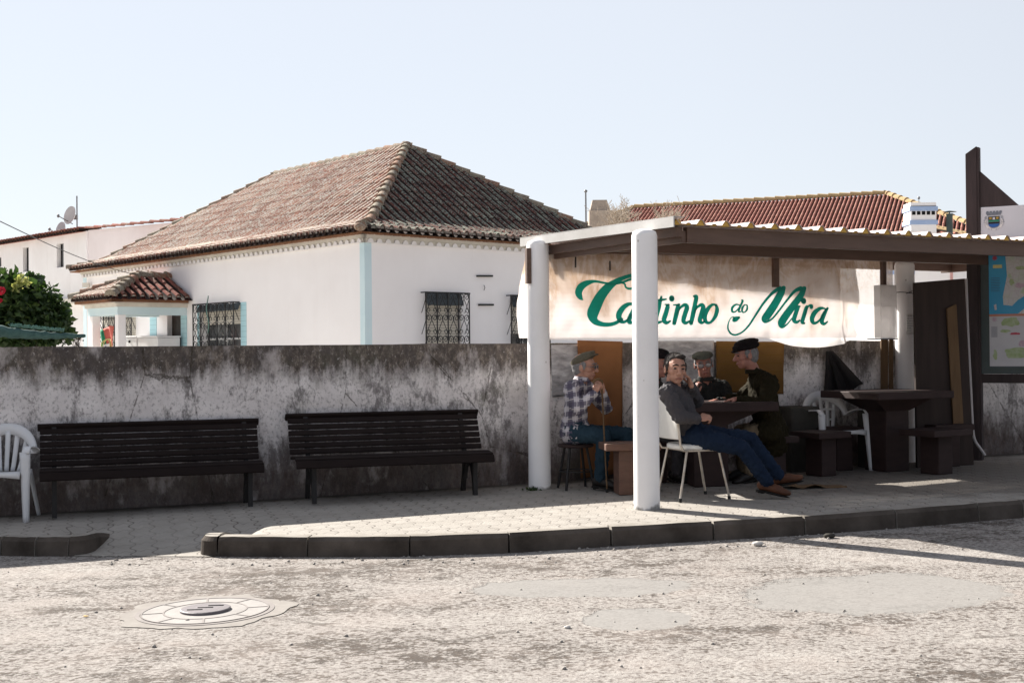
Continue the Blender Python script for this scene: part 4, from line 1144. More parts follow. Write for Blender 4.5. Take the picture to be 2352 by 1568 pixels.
def m_tarp(name='tarp', tan=True, tpv=0.18):
    n = NT(name, 0.3, 0.5); co = n.coord(-math.atan2(bdir.y, bdir.x))
    a = n.noise(n.scale(co, (1.0, 0.3, 0.7)), 1.7, 6, 0.6, 0.6); st = n.noise(n.scale(co, (9, 1, 0.8)), 1.0, 6, 0.7, 0.4)
    z = n.sep(co)[2]
    stain = n.math('ADD', n.math('ADD', a, n.math('MULTIPLY', n.math('SUBTRACT', st, 0.5), 0.55)), n.math('MULTIPLY', n.math('SUBTRACT', z, 1.95), 0.55))
    c = n.ramp(stain, [(0.36, (0.74, 0.70, 0.69)), (0.46, (0.66, 0.57, 0.50)), (0.56, (0.40, 0.28, 0.20)), (0.64, (0.58, 0.47, 0.38)), (0.72, (0.34, 0.24, 0.16))]) if tan else n.ramp(a, [(0.3, (0.76, 0.74, 0.73)), (0.7, (0.5, 0.48, 0.47))])
    n.col(c)
    tr = n.n.new('ShaderNodeBsdfTranslucent'); n.l.new(c, tr.inputs[0])
    tp = n.n.new('ShaderNodeBsdfTransparent')
    m1 = n.n.new('ShaderNodeMixShader'); m1.inputs[0].default_value = 0.6
    n.l.new(n.b.outputs[0], m1.inputs[1]); n.l.new(tr.outputs[0], m1.inputs[2])
    m2 = n.n.new('ShaderNodeMixShader'); m2.inputs[0].default_value = tpv
    n.l.new(m1.outputs[0], m2.inputs[1]); n.l.new(tp.outputs[0], m2.inputs[2])
    n.bump(n.noise(n.scale(co, (1, .3, .8)), 7, 6, 0.65, 1.0), 0.9, 0.03)
    n.l.new(m2.outputs[0], n.out.inputs['Surface']); return n.m
M['poly'] = m_poly(); M['tarp'] = m_tarp(); M['film'] = m_tarp('clear_film', False, 0.3)
screen = thing('banner_screen', (PB.x, PB.y, 1.44), 'ribbed translucent screen with large green lettering hung across the back of the shelter', 'banner')
s0 = sc(1262, 600)[0]; s1 = sc(1786, 600)[0]; s2 = sc(1975, 600)[0]; s3 = sc(2058, 600)[0]
zt_ = sc(1400, 590)[1]; zbm = sc(1300, 780)[1]; zbr = sc(1900, 776)[1]
for (a, b, off, mm, zz0, zz1) in ((s0 - .02, s1, 0.0, 'poly', zbm, 2.30), (s1 + .004, s3 - .04, -0.008, 'poly', zbr, 2.29)):
    mb = MB(); o = PB + bn * off
    mb.prism([V((*(o + bdir * a).xy, zz0)), V((*(o + bdir * b).xy, zz0 + .0)), V((*(o + bdir * b).xy, zz1)), V((*(o + bdir * a).xy, zz1))], -bn * 0.006)
    mb.build('ribbed_sheet', M[mm], screen)
# the plastic cover crumpled behind it
tarp = thing('plastic_cover', (PB.x, PB.y, 1.4), 'crumpled stained plastic cover hanging behind the ribbed screen', 'plastic sheet')
def tp_(u, v):
    sL = sc(1197, 640)[0]; sR = sc(1978, 640)[0]
    s = sL + (sR - sL) * u
    top = 2.30 - 0.04 * u
    bot = 1.46
    if u < 0.04: bot = 1.46
    if u > 0.70: bot = 1.45 - 0.11 * math.sin(PI * min(1, (u - 0.70) / 0.30)) ** 0.8
    if u > 0.985: top -= (u - 0.985) * 20
    if u > 0.95: s -= 0.05 * v
    if u < 0.03: s -= 0.06 * math.sin(v * 3) * (1 - u / 0.03) - 0.09 * (1 - v) * (1 - u / .03)
    q = PB - bn * (0.045 + 0.03 * noise.noise(V((u * 16, v * 2.2, 0))) + 0.025 * noise.noise(V((u * 40, v * 7, 3))) - (0.16 * max(0, v - 0.85) if u > .7 else 0))
    q = V((*(q + bdir * s).xy, top + (bot - top) * v)); return q
mb = MB(); mb.grid(tp_, 220, 36); tag(mb.build('cover', M['tarp'], tarp, fix=False))
# white posters of film pasted on the wall below
def on_wall(px, py, off=0.02):
    o = V((WA.x, WA.y, 0)) + V((WN.x, WN.y, 0)) * off
    return hit(px, py, o, V((WDIR.x, WDIR.y, 0)))[2]
def wsheet(name, label, cat, quad, mat_, off=0.02, thick=0.004, wob=0.006, nm=None):
    t = [on_wall(x, y, off) for x, y in quad]
    mb = MB(); wn3 = V((WN.x, WN.y, 0))
    def f(u, v):
        q = (t[0] * (1 - u) + t[1] * u) * (1 - v) + (t[3] * (1 - u) + t[2] * u) * v
        return q + wn3 * wob * noise.noise(V((u * 5, v * 5, quad[0][0] * 0.1)))
    mb.grid(f, 20, 20)
    o = mb.build(name, mat_, None, solid=thick, fix=False)
    return tag(o, label, cat)
M['wall_film'] = simple('wall_film', (0.46, 0.45, 0.46), (0.17, 0.165, 0.17), 6, 0.5, 0.4, 0.7, 9, 0, (1, 1, 2.4), 0.03)
wsheet('plastic_sheet', 'pale plastic sheet pasted on the wall left of the orange cardboard', 'plastic sheet', [(1266, 792), (1330, 790), (1330, 905), (1268, 912)], M['wall_film'])
wsheet('plastic_sheet', 'pale wrinkled plastic sheet on the wall behind the men at the table', 'plastic sheet', [(1500, 783), (1640, 782), (1644, 880), (1500, 885)], M['wall_film'])
wsheet('cardboard', 'tall orange brown cardboard sheet leaning on the wall behind the man in the plaid shirt', 'cardboard', [(1326, 781), (1430, 784), (1428, 1085), (1334, 1098)], M['cardboard'], 0.05, 0.006, 0.012)
def m_corr():
    n = NT('corrugated_cardboard', 0.95, 0.1); co = n.coord(); z = n.sep(co)[2]; f = n.math('FRACT', n.math('DIVIDE', z, 0.09))
    n.col(n.mix(n.ramp(f, [(0.06, 1.0), (0.14, 0.0)]), n.ramp(n.noise(co, 3, 4), [(0.3, (0.18, 0.095, 0.032)), (0.7, (0.13, 0.068, 0.022))]), (0.15, 0.08, 0.02))); return n.m
wsheet('cardboard', 'ochre cardboard sheet with horizontal creases behind the man in the black flat cap', 'cardboard', [(1645, 783), (1801, 785), (1799, 905), (1645, 900)], m_corr(), 0.045, 0.006, 0.01)
# green lettering traced as brush strokes --------------------------------
def m_teal():
    n = NT('green_vinyl', 0.45, 0.4); co = n.coord(); z = n.sep(co)[2]
    f = n.math('FRACT', n.math('DIVIDE', z, 0.0126)); rib = n.ramp(n.math('PINGPONG', f, 0.5), [(0.06, 0.0), (0.16, 1.0)])
    c = n.mix(rib, (0.0, 0.20, 0.155), (0.0, 0.31, 0.235)); n.col(c)
    tr = n.n.new('ShaderNodeBsdfTranslucent'); n.l.new(c, tr.inputs[0])
    m1 = n.n.new('ShaderNodeMixShader'); m1.inputs[0].default_value = 0.35
    n.l.new(n.b.outputs[0], m1.inputs[1]); n.l.new(tr.outputs[0], m1.inputs[2]); n.l.new(m1.outputs[0], n.out.inputs['Surface']); return n.m
M['teal'] = m_teal()
STROKES = {
 'C': [[(188, 345, 2), (166, 325, 30), (150, 285, 44), (168, 240, 46), (215, 208, 36), (280, 193, 18), (345, 203, 14), (420, 214, 14), (490, 205, 14), (560, 180, 16), (600, 166, 12)],
       [(640, 130, 6), (590, 142, 22), (520, 163, 26), (450, 196, 36), (380, 250, 56), (325, 320, 66), (285, 400, 74), (264, 460, 72), (280, 512, 46), (330, 538, 32), (395, 543, 26), (450, 530, 24), (500, 500, 20)],
       [(480, 205, 8), (520, 212, 12), (532, 240, 12), (560, 253, 14), (600, 245, 14)]],
 'a': [[(600, 378, 14), (555, 378, 24), (510, 408, 34), (478, 460, 38), (486, 508, 30), (520, 522, 20), (560, 490, 14), (610, 410, 14)], [(622, 378, 24), (590, 440, 30), (560, 500, 30), (565, 527, 24), (600, 520, 14)]],
 'n': [[(665, 378, 20), (645, 450, 30), (628, 530, 26)], [(640, 470, 10), (675, 410, 14), (712, 385, 22), (722, 410, 28), (700, 480, 30), (695, 522, 24), (740, 515, 14)]],
 't': [[(822, 318, 14), (800, 400, 30), (778, 480, 32), (785, 525, 24), (820, 520, 14)], [(768, 352, 14), (810, 345, 16), (858, 338, 12)]],
 'i': [[(889, 385, 8), (875, 392, 26), (858, 450, 30), (842, 505, 30), (862, 528, 24), (892, 515, 12)], [(905, 328, 34), (906, 336, 34)], [(846, 380, 8), (880, 384, 14)]],
 'nn': [[(975, 382, 8), (960, 390, 28), (943, 455, 30), (925, 532, 26)], [(915, 384, 8), (960, 384, 14)], [(940, 470, 8), (972, 410, 14), (1010, 384, 24), (1028, 405, 30), (1012, 460, 30), (1000, 510, 28), (1018, 530, 22), (1048, 515, 12)]],
 'h': [[(1085, 314, 14), (1104, 318, 26), (1096, 370, 28), (1080, 450, 30), (1062, 532, 26)], [(1082, 460, 8), (1108, 408, 14), (1144, 384, 24), (1160, 405, 30), (1145, 460, 30), (1132, 510, 28), (1150, 528, 20), (1172, 515, 12)]],
 'o': [[(1265, 384, 14), (1230, 384, 20), (1192, 425, 30), (1172, 480, 32), (1186, 524, 24), (1220, 524, 18), (1256, 480, 26), (1272, 425, 28), (1265, 386, 18)]],
 'd': [[(1458, 386, 8), (1425, 381, 12), (1396, 408, 16), (1398, 438, 14), (1422, 438, 10), (1450, 408, 8)], [(1468, 346, 8), (1480, 350, 14), (1467, 382, 15), (1452, 415, 15), (1450, 438, 12), (1468, 438, 8)]],
 'oo': [[(1515, 385, 8), (1496, 384, 10), (1477, 410, 15), (1478, 440, 12), (1498, 442, 9), (1516, 418, 14), (1516, 388, 10)]],
 'M': [[(1452, 486, 20), (1425, 498, 42), (1408, 508, 26), (1408, 482, 10), (1385, 490, 8), (1366, 530, 10), (1362, 575, 14), (1385, 615, 15), (1425, 626, 15), (1480, 602, 14), (1535, 545, 16), (1590, 460, 18), (1650, 370, 20), (1720, 290, 24), (1780, 248, 36)],
       [(1812, 246, 36), (1790, 290, 56), (1740, 380, 62), (1690, 455, 64), (1660, 500, 56), (1672, 520, 22), (1720, 495, 16), (1775, 430, 16), (1840, 345, 18), (1900, 275, 26), (1950, 250, 36)],
       [(1978, 250, 36), (1950, 310, 50), (1890, 390, 56), (1830, 470, 60), (1795, 530, 60), (1800, 562, 26), (1840, 540, 14), (1880, 490, 10)]],
 'ii': [[(1945, 396, 10), (1928, 405, 26), (1908, 460, 28), (1896, 505, 28), (1915, 524, 20), (1942, 510, 12)], [(1974, 348, 34), (1975, 356, 34)]],
 'r': [[(2004, 386, 8), (1996, 410, 24), (1978, 470, 26), (1964, 522, 24), (1980, 532, 14)], [(1984, 470, 8), (2000, 415, 10), (2020, 390, 14), (2036, 392, 24), (2036, 404, 22)]],
 'aa': [[(2150, 415, 10), (2110, 412, 22), (2065, 445, 30), (2042, 495, 30), (2055, 530, 22), (2090, 520, 14), (2130, 470, 10), (2155, 420, 12)], [(2168, 412, 16), (2140, 460, 28), (2122, 515, 28), (2140, 538, 20), (2168, 520, 10)]],
}
def catmull(pts, n=7):
    out = []
    p = [pts[0]] + pts + [pts[-1]]
    for i in range(1, len(p) - 2):
        for j in range(n):
            t = j / n
            out.append(tuple(0.5 * ((2 * b) + (-a + c) * t + (2 * a - 5 * b + 4 * c - d) * t * t + (-a + 3 * b - 3 * c + d) * t ** 3) for a, b, c, d in zip(p[i - 1], p[i], p[i + 1], p[i + 2])))
    out.append(pts[-1]); return out
so = 0
PBL = PB + bn * 0.006
def lp(x, y, k):
    px = (2240 + 0.4932 * x) / 1.7415; py = (1030 + 0.4932 * y) / 1.7415
    return hit(px, py, PBL, bdir)[2] + bn * k
def stroke(mb, pts, off, n=7, put=None):
    c = catmull(pts, n); L = []; Rr = []
    for i, (x, y, w_) in enumerate(c):
        a = c[max(i - 1, 0)]; b = c[min(i + 1, len(c) - 1)]
        dx, dy = b[0] - a[0], b[1] - a[1]; l = math.hypot(dx, dy) or 1
        nx, ny = -dy / l, dx / l; h = max(w_, 4) * 0.64
        L.append((x + nx * h, y + ny * h)); Rr.append((x - nx * h, y - ny * h))
    vs = [put(*q, off) for q in L] + [put(*q, off) for q in Rr]; n_ = len(c)
    mb.add(vs, [(i, i + 1, n_ + i + 1, n_ + i) for i in range(n_ - 1)])
    for (x, y, w_), o2 in ((c[0], 0.0003), (c[-1], 0.0006)):
        w_ = w_ * 1.28
        if w_ > 12:
            mb.add([put(x + w_ / 2 * math.cos(2 * PI * q / 16), y + w_ / 2 * math.sin(2 * PI * q / 16), off + o2) for q in range(16)], [tuple(range(16))])
for key, sts in STROKES.items():
    kw = {'M': .80, 'd': 1.0, 'oo': .95, 'o': .92}.get(key, 1.0); sts = [[(x, y, w_ * kw) for x, y, w_ in s_] for s_ in sts]
    mb = MB()
    for st_ in sts:
        so += 1; stroke(mb, st_, 0.0008 + so * 0.00012 * 8 % 0.0035 + 0.0009 * (sts.index(st_)), put=lp)
    mb.build('letter', M['teal'], screen, fix=False)

# ================================================================== map board and tall sign post
SP = pave(2252, 1056)
bdr = V((4336, -2900, 0)).normalized(); sgn = thing('map_sign', (SP.x, SP.y, 0), 'tall dark timber sign carrying a town crest panel and coloured maps', 'sign board')
def sg(px, py, off=0.0): return hit(px, py, V((SP.x, SP.y, 0)) - V((-bdr.y, bdr.x, 0)) * off, bdr)
bnn = V((bdr.y, -bdr.x, 0))                        # towards the road
def sgp(px, py, off=0.0):
    o = V((SP.x, SP.y, 0)) + bnn * off
    return hit(px, py, o, bdr)[2]
mb = MB()
zb_ = pz(SP.x) - 0.05
a0, a1 = sgp(2217, 360), sgp(2240, 360)
def postpoly(x0, x1, yt0, yt1, yb, off):
    A = sgp(x0, yt0, off); B = sgp(x1, yt1, off)
    C = V((B.x, B.y, yb)); D = V((A.x, A.y, yb)); return [A, B, C, D]
mb.prism(postpoly(2217, 2242, 354, 336, zb_, 0.05), -bnn * 0.10); mb.build('post', M['sign_wood'], sgn, bevel=0.004)
mb = MB(); mb.prism(postpoly(2242.4, 2248, 338, 338, zb_, 0.04), -bnn * 0.08); mb.build('post', M['sign_wood'], sgn, bevel=0.003)
mb = MB(); mb.prism([sgp(2250, 393, .02), sgp(2339, 471, .02), sgp(2250, 476, .02)], -bnn * 0.04); mb.build('fin', M['sign_wood'], sgn)
X1 = 2600
M['panel_white'] = simple('panel_white', (0.60, 0.61, 0.65), (0.54, 0.55, 0.58), 2, 0.4)
def quad(x0, x1, yl0, yl1, slope, off, th, nm, mt, par, xs=1.0):
    # y given at x0; edges run parallel to the sign so they are level in space
    A = sgp(x0, yl0, off); D = sgp(x0, yl1, off); s = (sgp(x1, yl0, off) - A).to_2d().length
    B = A + bdr * s; C = V((B.x, B.y, D.z)); mb = MB(); mb.prism([A, B, C, D], -bnn * th); return mb.build(nm, mt, par)
top = quad(2253, X1, 477, 572, 0, 0.02, 0.03, 'header_panel', M['panel_white'], sgn)
M['board_green'] = simple('board_frame_green', (0.075, 0.095, 0.095), (0.055, 0.07, 0.07), 3, 0.5)
frm = quad(2251, X1, 580, 858, 0, 0.02, 0.06, 'map_frame', M['board_green'], sgn)
quad(2250, X1, 859, 879, 0, 0.015, 0.06, 'rail', M['sign_wood'], sgn)
mb = MB(); q = sgp(X1 - 20, 700, 0.05); mb.box((q.x, q.y, 2.0), (0.14, 0.12, 4.1), Rz(math.atan2(bdr.y, bdr.x))); mb.build('post', M['sign_wood'], sgn)
def m_map_land():
    n = NT('map_land', 0.35, 0.4); co = n.coord()
    c = n.ramp(n.noise(co, 7, 6, 0.65), [(0.35, (0.50, 0.54, 0.46)), (0.55, (0.56, 0.55, 0.56)), (0.7, (0.50, 0.47, 0.50))])
    e = n.voro(co, 16, 'DISTANCE_TO_EDGE'); c = n.mix(n.ramp(e, [(0.01, 0.5), (0.03, 0.0)]), c, (0.35, 0.25, 0.28))
    c = n.mix(n.ramp(n.noise(co, 5, 3), [(0.62, 0.0), (0.68, 0.6)]), c, (0.32, 0.48, 0.20)); n.col(c); return n.m
M['map_land'] = m_map_land()
M['map_town'] = simple('map_town', (0.56, 0.56, 0.58), (0.50, 0.49, 0.52), 4, 0.35, 0.4, 0)
M['map_sea'] = simple('map_sea', (0.02, 0.27, 0.50), (0.04, 0.32, 0.55), 3, 0.35, 0.4, 0)
M['map_green'] = simple('map_green', (0.26, 0.36, 0.14), (0.44, 0.50, 0.34), 22, 0.35, 0.4, 0)
M['map_orange'] = simple('map_orange', (0.55, 0.22, 0.14), None, 4, 0.35, 0.4, 0)
M['map_red'] = simple('map_red', (0.50, 0.06, 0.10), None, 4, 0.35, 0.4, 0)
M['map_pink'] = simple('map_pink', (0.42, 0.26, 0.36), (0.55, 0.45, 0.5), 40, 0.35, 0.4, 0)
M['ink'] = simple('ink', (0.05, 0.07, 0.14), None, 4, 0.5, 0.4, 0)
# map coordinates: u to the right in metres, v down in metres
MO = sgp(2271, 586, 0.021); Mb = sgp(2278, 841, 0.021)
MO = V((MO.x, MO.y, MO.z + 0.02)); MH = MO.z - Mb.z
def mp(u, v, k=0.0): return V((*(MO + bdr * u + bnn * k).xy, MO.z - v))
def poly(pts, mt, k, nm, par): 
    mb = MB(); mb.prism([mp(u, v, k) for u, v in pts], -bnn * 0.0007); return mb.build(nm, mt, par)
MW = 1.25
m1 = poly([(0, 0), (MW, 0), (MW, MH * 0.54), (0, MH * 0.54)], M['map_land'], 0.004, 'region_map', frm)
m2 = poly([(0, MH * 0.56), (MW, MH * 0.56), (MW, MH), (0, MH)], M['map_town'], 0.004, 'town_map', frm)
poly([(0, MH * 0.54), (MW, MH * 0.54), (MW, MH * 0.56), (0, MH * 0.56)], M['map_orange'], 0.004, 'divider', frm)
wob = lambda t: 0.012 * noise.noise(V((t * 9, 3, 1)))
coast = [(0.0, 0.0), (0.17, 0.0)] + [(0.175 + 0.03 * i / 8 - (0.06 * max(0, i - 4) / 4) + wob(i), MH * 0.54 * 0.05 + MH * 0.4 * i / 9) for i in range(9)] + [(0.15, MH * 0.46), (0.24, MH * 0.47), (0.30, MH * 0.42), (0.37, MH * 0.385), (0.46, MH * 0.37), (0.6, MH * 0.38), (0.6, MH * 0.50), (0.45, MH * 0.475), (0.36, MH * 0.50), (0.30, MH * 0.54), (0, MH * 0.54)]
poly(coast, M['map_sea'], 0.006, 'sea', m1)
poly([(0.05, MH * .46), (0.075, MH * .45), (0.08, MH * .50), (0.06, MH * .505)], M['map_land'], 0.008, 'island', m1)
def blob(cx, cy, rx, ry, mt, k, nm, par, seed):
    pts = []
    for i in range(18):
        a = 2 * PI * i / 18; q = 1 + 0.5 * noise.noise(V((math.cos(a) * 1.6, math.sin(a) * 1.6, seed)))
        pts.append((cx + rx * q * math.cos(a), cy + ry * q * math.sin(a)))
    poly(pts, mt, k, nm, par)
blob(0.33, MH * .14, .05, .02, M['map_green'], .008, 'park', m1, 1); blob(0.24, MH * .26, .025, .035, M['map_green'], .008, 'park', m1, 2)
blob(0.22, MH * .615, .10, .045, M['map_green'], .008, 'park', m2, 3); blob(0.16, MH * .69, .05, .02, M['map_green'], .008, 'park', m2, 4)
blob(0.30, MH * .88, .17, .055, M['map_green'], .008, 'park', m2, 5); blob(0.06, MH * .90, .025, .05, M['map_green'], .008, 'park', m2, 6)
blob(0.27, MH * .715, .05, .014, M['map_red'], .009, 'building', m2, 7); blob(0.36, MH * .80, .07, .03, M['map_pink'], .009, 'district', m2, 8)
blob(0.33, MH * .29, .06, .03, M['map_pink'], .009, 'district', m1, 9)
mb = MB()
for (cu, cv) in ((0.065, MH * .045), (0.055, MH * .585)):
    pts = []
    for i in range(24):
        r_ = 0.032 if i % 2 else 0.018; pts.append(mp(cu + r_ * math.cos(2 * PI * i / 24), cv + r_ * math.sin(2 * PI * i / 24), 0.0095))
    m_ = MB(); m_.prism(pts, -bnn * 0.0007); m_.build('compass_rose', M['map_pink'] if cv > .3 else M['map_red'], frm)
mb = MB(); 
for i in range(9): mb.prism([mp(0.02, MH * .22 + i * .018, .0095), mp(0.02 + .09 + .02 * random.random(), MH * .22 + i * .018, .0095), mp(0.11, MH * .22 + i * .018 + .004, .0095), mp(0.02, MH * .22 + i * .018 + .004, .0095)], -bnn * .0007)
for i in range(11): mb.prism([mp(0.02, MH * .65 + i * .011, .0095), mp(0.085, MH * .65 + i * .011, .0095), mp(0.085, MH * .65 + i * .011 + .003, .0095), mp(0.02, MH * .65 + i * .011 + .003, .0095)], -bnn * .0007)
mb.build('legend', M['ink'], frm)
poly([(0.045, MH * .105), (0.14, MH * .105), (0.14, MH * .135), (0.045, MH * .135)], M['flag_yellow'], .0095, 'title_box', m1)
# crest: mural crown, shield, ribbon
HO = sgp(2283, 503, 0.021)
def hp_(u, v, k=0.0): return V((*(HO + bdr * u + bnn * k).xy, HO.z - v))
def hpoly(pts, mt, k, nm='emblem', par=None):
    mb = MB(); mb.prism([hp_(u, v, k) for u, v in pts], -bnn * 0.0007); return mb.build(nm, mt, par or top)
M['crest_grey'] = simple('crest_grey', (0.12, 0.14, 0.17), (0.20, 0.22, 0.25), 30, 0.5, 0.3, 0)
M['crest_black'] = simple('crest_black', (0.012, 0.012, 0.014), None, 4, 0.5)
M['crest_green'] = simple('crest_green', (0.02, 0.22, 0.12), None, 4, 0.5)
M['crest_blue'] = simple('crest_blue', (0.03, 0.12, 0.38), None, 4, 0.5)
M['crest_gold'] = simple('crest_gold', (0.40, 0.26, 0.05), None, 4, 0.5)
sh = 0.062
shield = [(-sh, -0.03), (sh, -0.03), (sh, 0.045)] + [(sh * math.cos(PI * i / 10), 0.045 + 0.055 * math.sin(PI * i / 10)) for i in range(1, 10)] + [(-sh, 0.045)]
crest = hpoly(shield, M['crest_grey'], .003, 'crest')
hpoly([(-sh + .004, -.026), (sh - .004, -.026), (sh - .004, .008), (-sh + .004, .008)], M['crest_black'], .005, 'field', crest)
hpoly([(-sh + .004, .012), (sh - .004, .012), (sh - .004, .030), (-sh + .004, .030)], M['crest_green'], .005, 'field', crest)
hpoly([(-sh + .004, .034), (sh - .004, .034), (sh - .004, .052), (-sh + .006, .052)], M['crest_black'], .005, 'field', crest)
hpoly([(-sh + .005, .054), (sh - .005, .054)] + [((sh - .006) * math.cos(PI * i / 8), 0.058 + 0.034 * math.sin(PI * i / 8)) for i in range(1, 8)], M['crest_blue'], .005, 'field', crest)
for u in (-.036, .036): hpoly([(u - .014, -.02), (u + .014, -.02), (u + .014, .002), (u - .014, .002)], M['crest_gold'], .007, 'charge', crest)
hpoly([(-.012, -.018), (.012, -.018), (.012, .006), (-.012, .006)], M['panel_white'], .007, 'charge', crest)
cr_ = [(-.072, -.040), (.072, -.040), (.086, -.072)]
for i in range(5, 0, -1):
    x = -.086 + .172 * (i - .5) / 5; cr_ += [(x + .017, -.072), (x + .013, -.088), (x - .009, -.088), (x - .013, -.074)]
cr_ += [(-.086, -.072)]
hpoly(cr_, M['crest_grey'], .004, 'mural_crown', crest)
rb = [(0.10 * math.cos(a), 0.035 + 0.085 * math.sin(a)) for a in [PI * (-.12 + 1.24 * i / 20) for i in range(21)]]
ri = [(0.078 * math.cos(a), 0.03 + 0.078 * math.sin(a)) for a in [PI * (-.12 + 1.24 * i / 20) for i in range(21)]]
hpoly(rb + ri[::-1], M['flag_white'], .0045, 'ribbon', crest)
def text_mesh(s, size):
    cu = bpy.data.curves.new('t', 'FONT'); cu.body = s; cu.size = size; cu.extrude = 0.0; cu.align_x = 'CENTER'
    o = bpy.data.objects.new('t', cu); COL.objects.link(o); dg = bpy.context.evaluated_depsgraph_get(); dg.update()
    me = bpy.data.meshes.new_from_object(o.evaluated_get(dg)); vs = [v.co.copy() for v in me.vertices]; fs = [tuple(p.vertices) for p in me.polygons]
    bpy.data.objects.remove(o); bpy.data.meshes.remove(me); bpy.data.curves.remove(cu); return vs, fs
mb = MB(); word = 'VILA DE ODEMIRA'
for i, ch in enumerate(word):
    if ch == ' ': continue
    a = PI * (1.08 - 1.16 * i / (len(word) - 1)); vs, fs = text_mesh(ch, 0.022)
    cx, cy = 0.095 * math.cos(a), 0.033 + 0.092 * math.sin(a); ro_ = PI / 2 - a
    out = []
    for v in vs: out.append(hp_(cx + v.x * math.cos(ro_) + v.y * math.sin(ro_) * 1, cy - (v.x * -math.sin(-ro_) + v.y * math.cos(ro_)) * 1, .006))
    mb.add(out, fs)
mb.build('lettering', M['ink'], crest, fix=False)
mb = MB()
for sx in (-1, 1):
    for i in range(4): mb.tube([hp_(sx * (.085 + .012 * math.sin(t_ * 2 + i)), -.02 + i * .022 + .011 * math.cos(t_ * 1.7), .004) for t_ in [j * .5 for j in range(9)]], 0.0018, 4)
mb.build('branches', M['crest_grey'], crest)

# ================================================================== benches
def ground_frame(x, y, ang): return pz(x)
def make_bench(loc, ang, label, L=1.86, sup=0.76):
    t = thing('park_bench', loc, label, 'bench', 'park benches along the garden wall', world=False, rz=ang)
    # local: x along, y towards the wall, z up
    seat = [(-0.03, 0.36, 0.07, -0.9), (0.045, 0.402, 0.09, -0.12), (0.145, 0.410, 0.09, 0.0), (0.245, 0.402, 0.09, 0.1), (0.345, 0.395, 0.09, 0.12)]
    for i, (y, z, w_, an) in enumerate(seat):
        mb = MB(); mb.box((0, y, z), (L, w_, 0.028), Matrix.Rotation(-an if i else 1.25, 3, 'X')); mb.build('seat_slat', M['bench_wood'], t, bevel=0.008)
    for i in range(6):
        h = 0.445 + i * 0.056; y = 0.425 + i * 0.028
        mb = MB(); mb.box((0, y, h), (L, 0.026, 0.050), Matrix.Rotation(-0.45, 3, 'X')); mb.build('back_slat', M['bench_wood'], t, bevel=0.008)
    mb = MB(); mb.box((0, 0.60, 0.762), (L + .04, 0.075, 0.03), Matrix.Rotation(-0.9, 3, 'X')); mb.build('back_slat', M['bench_wood'], t, bevel=0.01)
    for sx in (-sup, sup):
        mb = MB(); x0 = sx - 0.02; e = V((0.04, 0, 0))
        mb.prism([(x0, 0.02, 0.0), (x0, 0.07, 0.0), (x0, 0.09, 0.20), (x0, 0.12, 0.34), (x0, 0.04, 0.345), (x0, 0.02, 0.34), (x0, 0.035, 0.2)], e)
        mb.prism([(x0, 0.47, 0.0), (x0, 0.52, 0.0), (x0, 0.45, 0.20), (x0, 0.42, 0.36), (x0, 0.36, 0.35), (x0, 0.40, 0.2)], e)
        mb.prism([(x0, 0.00, 0.345), (x0, 0.42, 0.365), (x0, 0.44, 0.39), (x0, 0.20, 0.39), (x0, -0.0, 0.38)], e)
        arc = [(x0, 0.245 + 0.175 * math.cos(a), 0.14 + 0.19 * math.sin(a)) for a in [PI * i / 10 for i in range(11)]]
        arc2 = [(x0, 0.245 + 0.145 * math.cos(a), 0.14 + 0.155 * math.sin(a)) for a in [PI * i / 10 for i in range(11)]]
        for i in range(10): mb.prism([arc[i], arc[i + 1], arc2[i + 1], arc2[i]], e)
        mb.prism([(x0, 0.40, 0.38), (x0, 0.44, 0.37), (x0, 0.615, 0.765), (x0, 0.575, 0.765)], e)
        mb.build('support', M['bench_iron'], t)
    return t
def bench_at(l, r):
    a = pave(*l); b = pave(*r); c = (a + b) / 2; an = math.atan2(b.y - a.y, b.x - a.x); return V((c.x, c.y, pz(c.x))), an, (b - a).length
c, an, ln = bench_at((718, 1161), (1100, 1137)); print('bench2', ln)
make_bench(c, an, 'dark slatted bench right of the other bench, nearest the white post')
c, an, ln = bench_at((134, 1190), (568, 1161)); print('bench1', ln)
b1 = make_bench(c, an, 'dark slatted bench beside the white plastic armchair, left of the other bench', 1.92, 0.84)
b1.scale = (1, 0.74, 1); b1.location.y -= 0.10; b1.location.x += 0.03

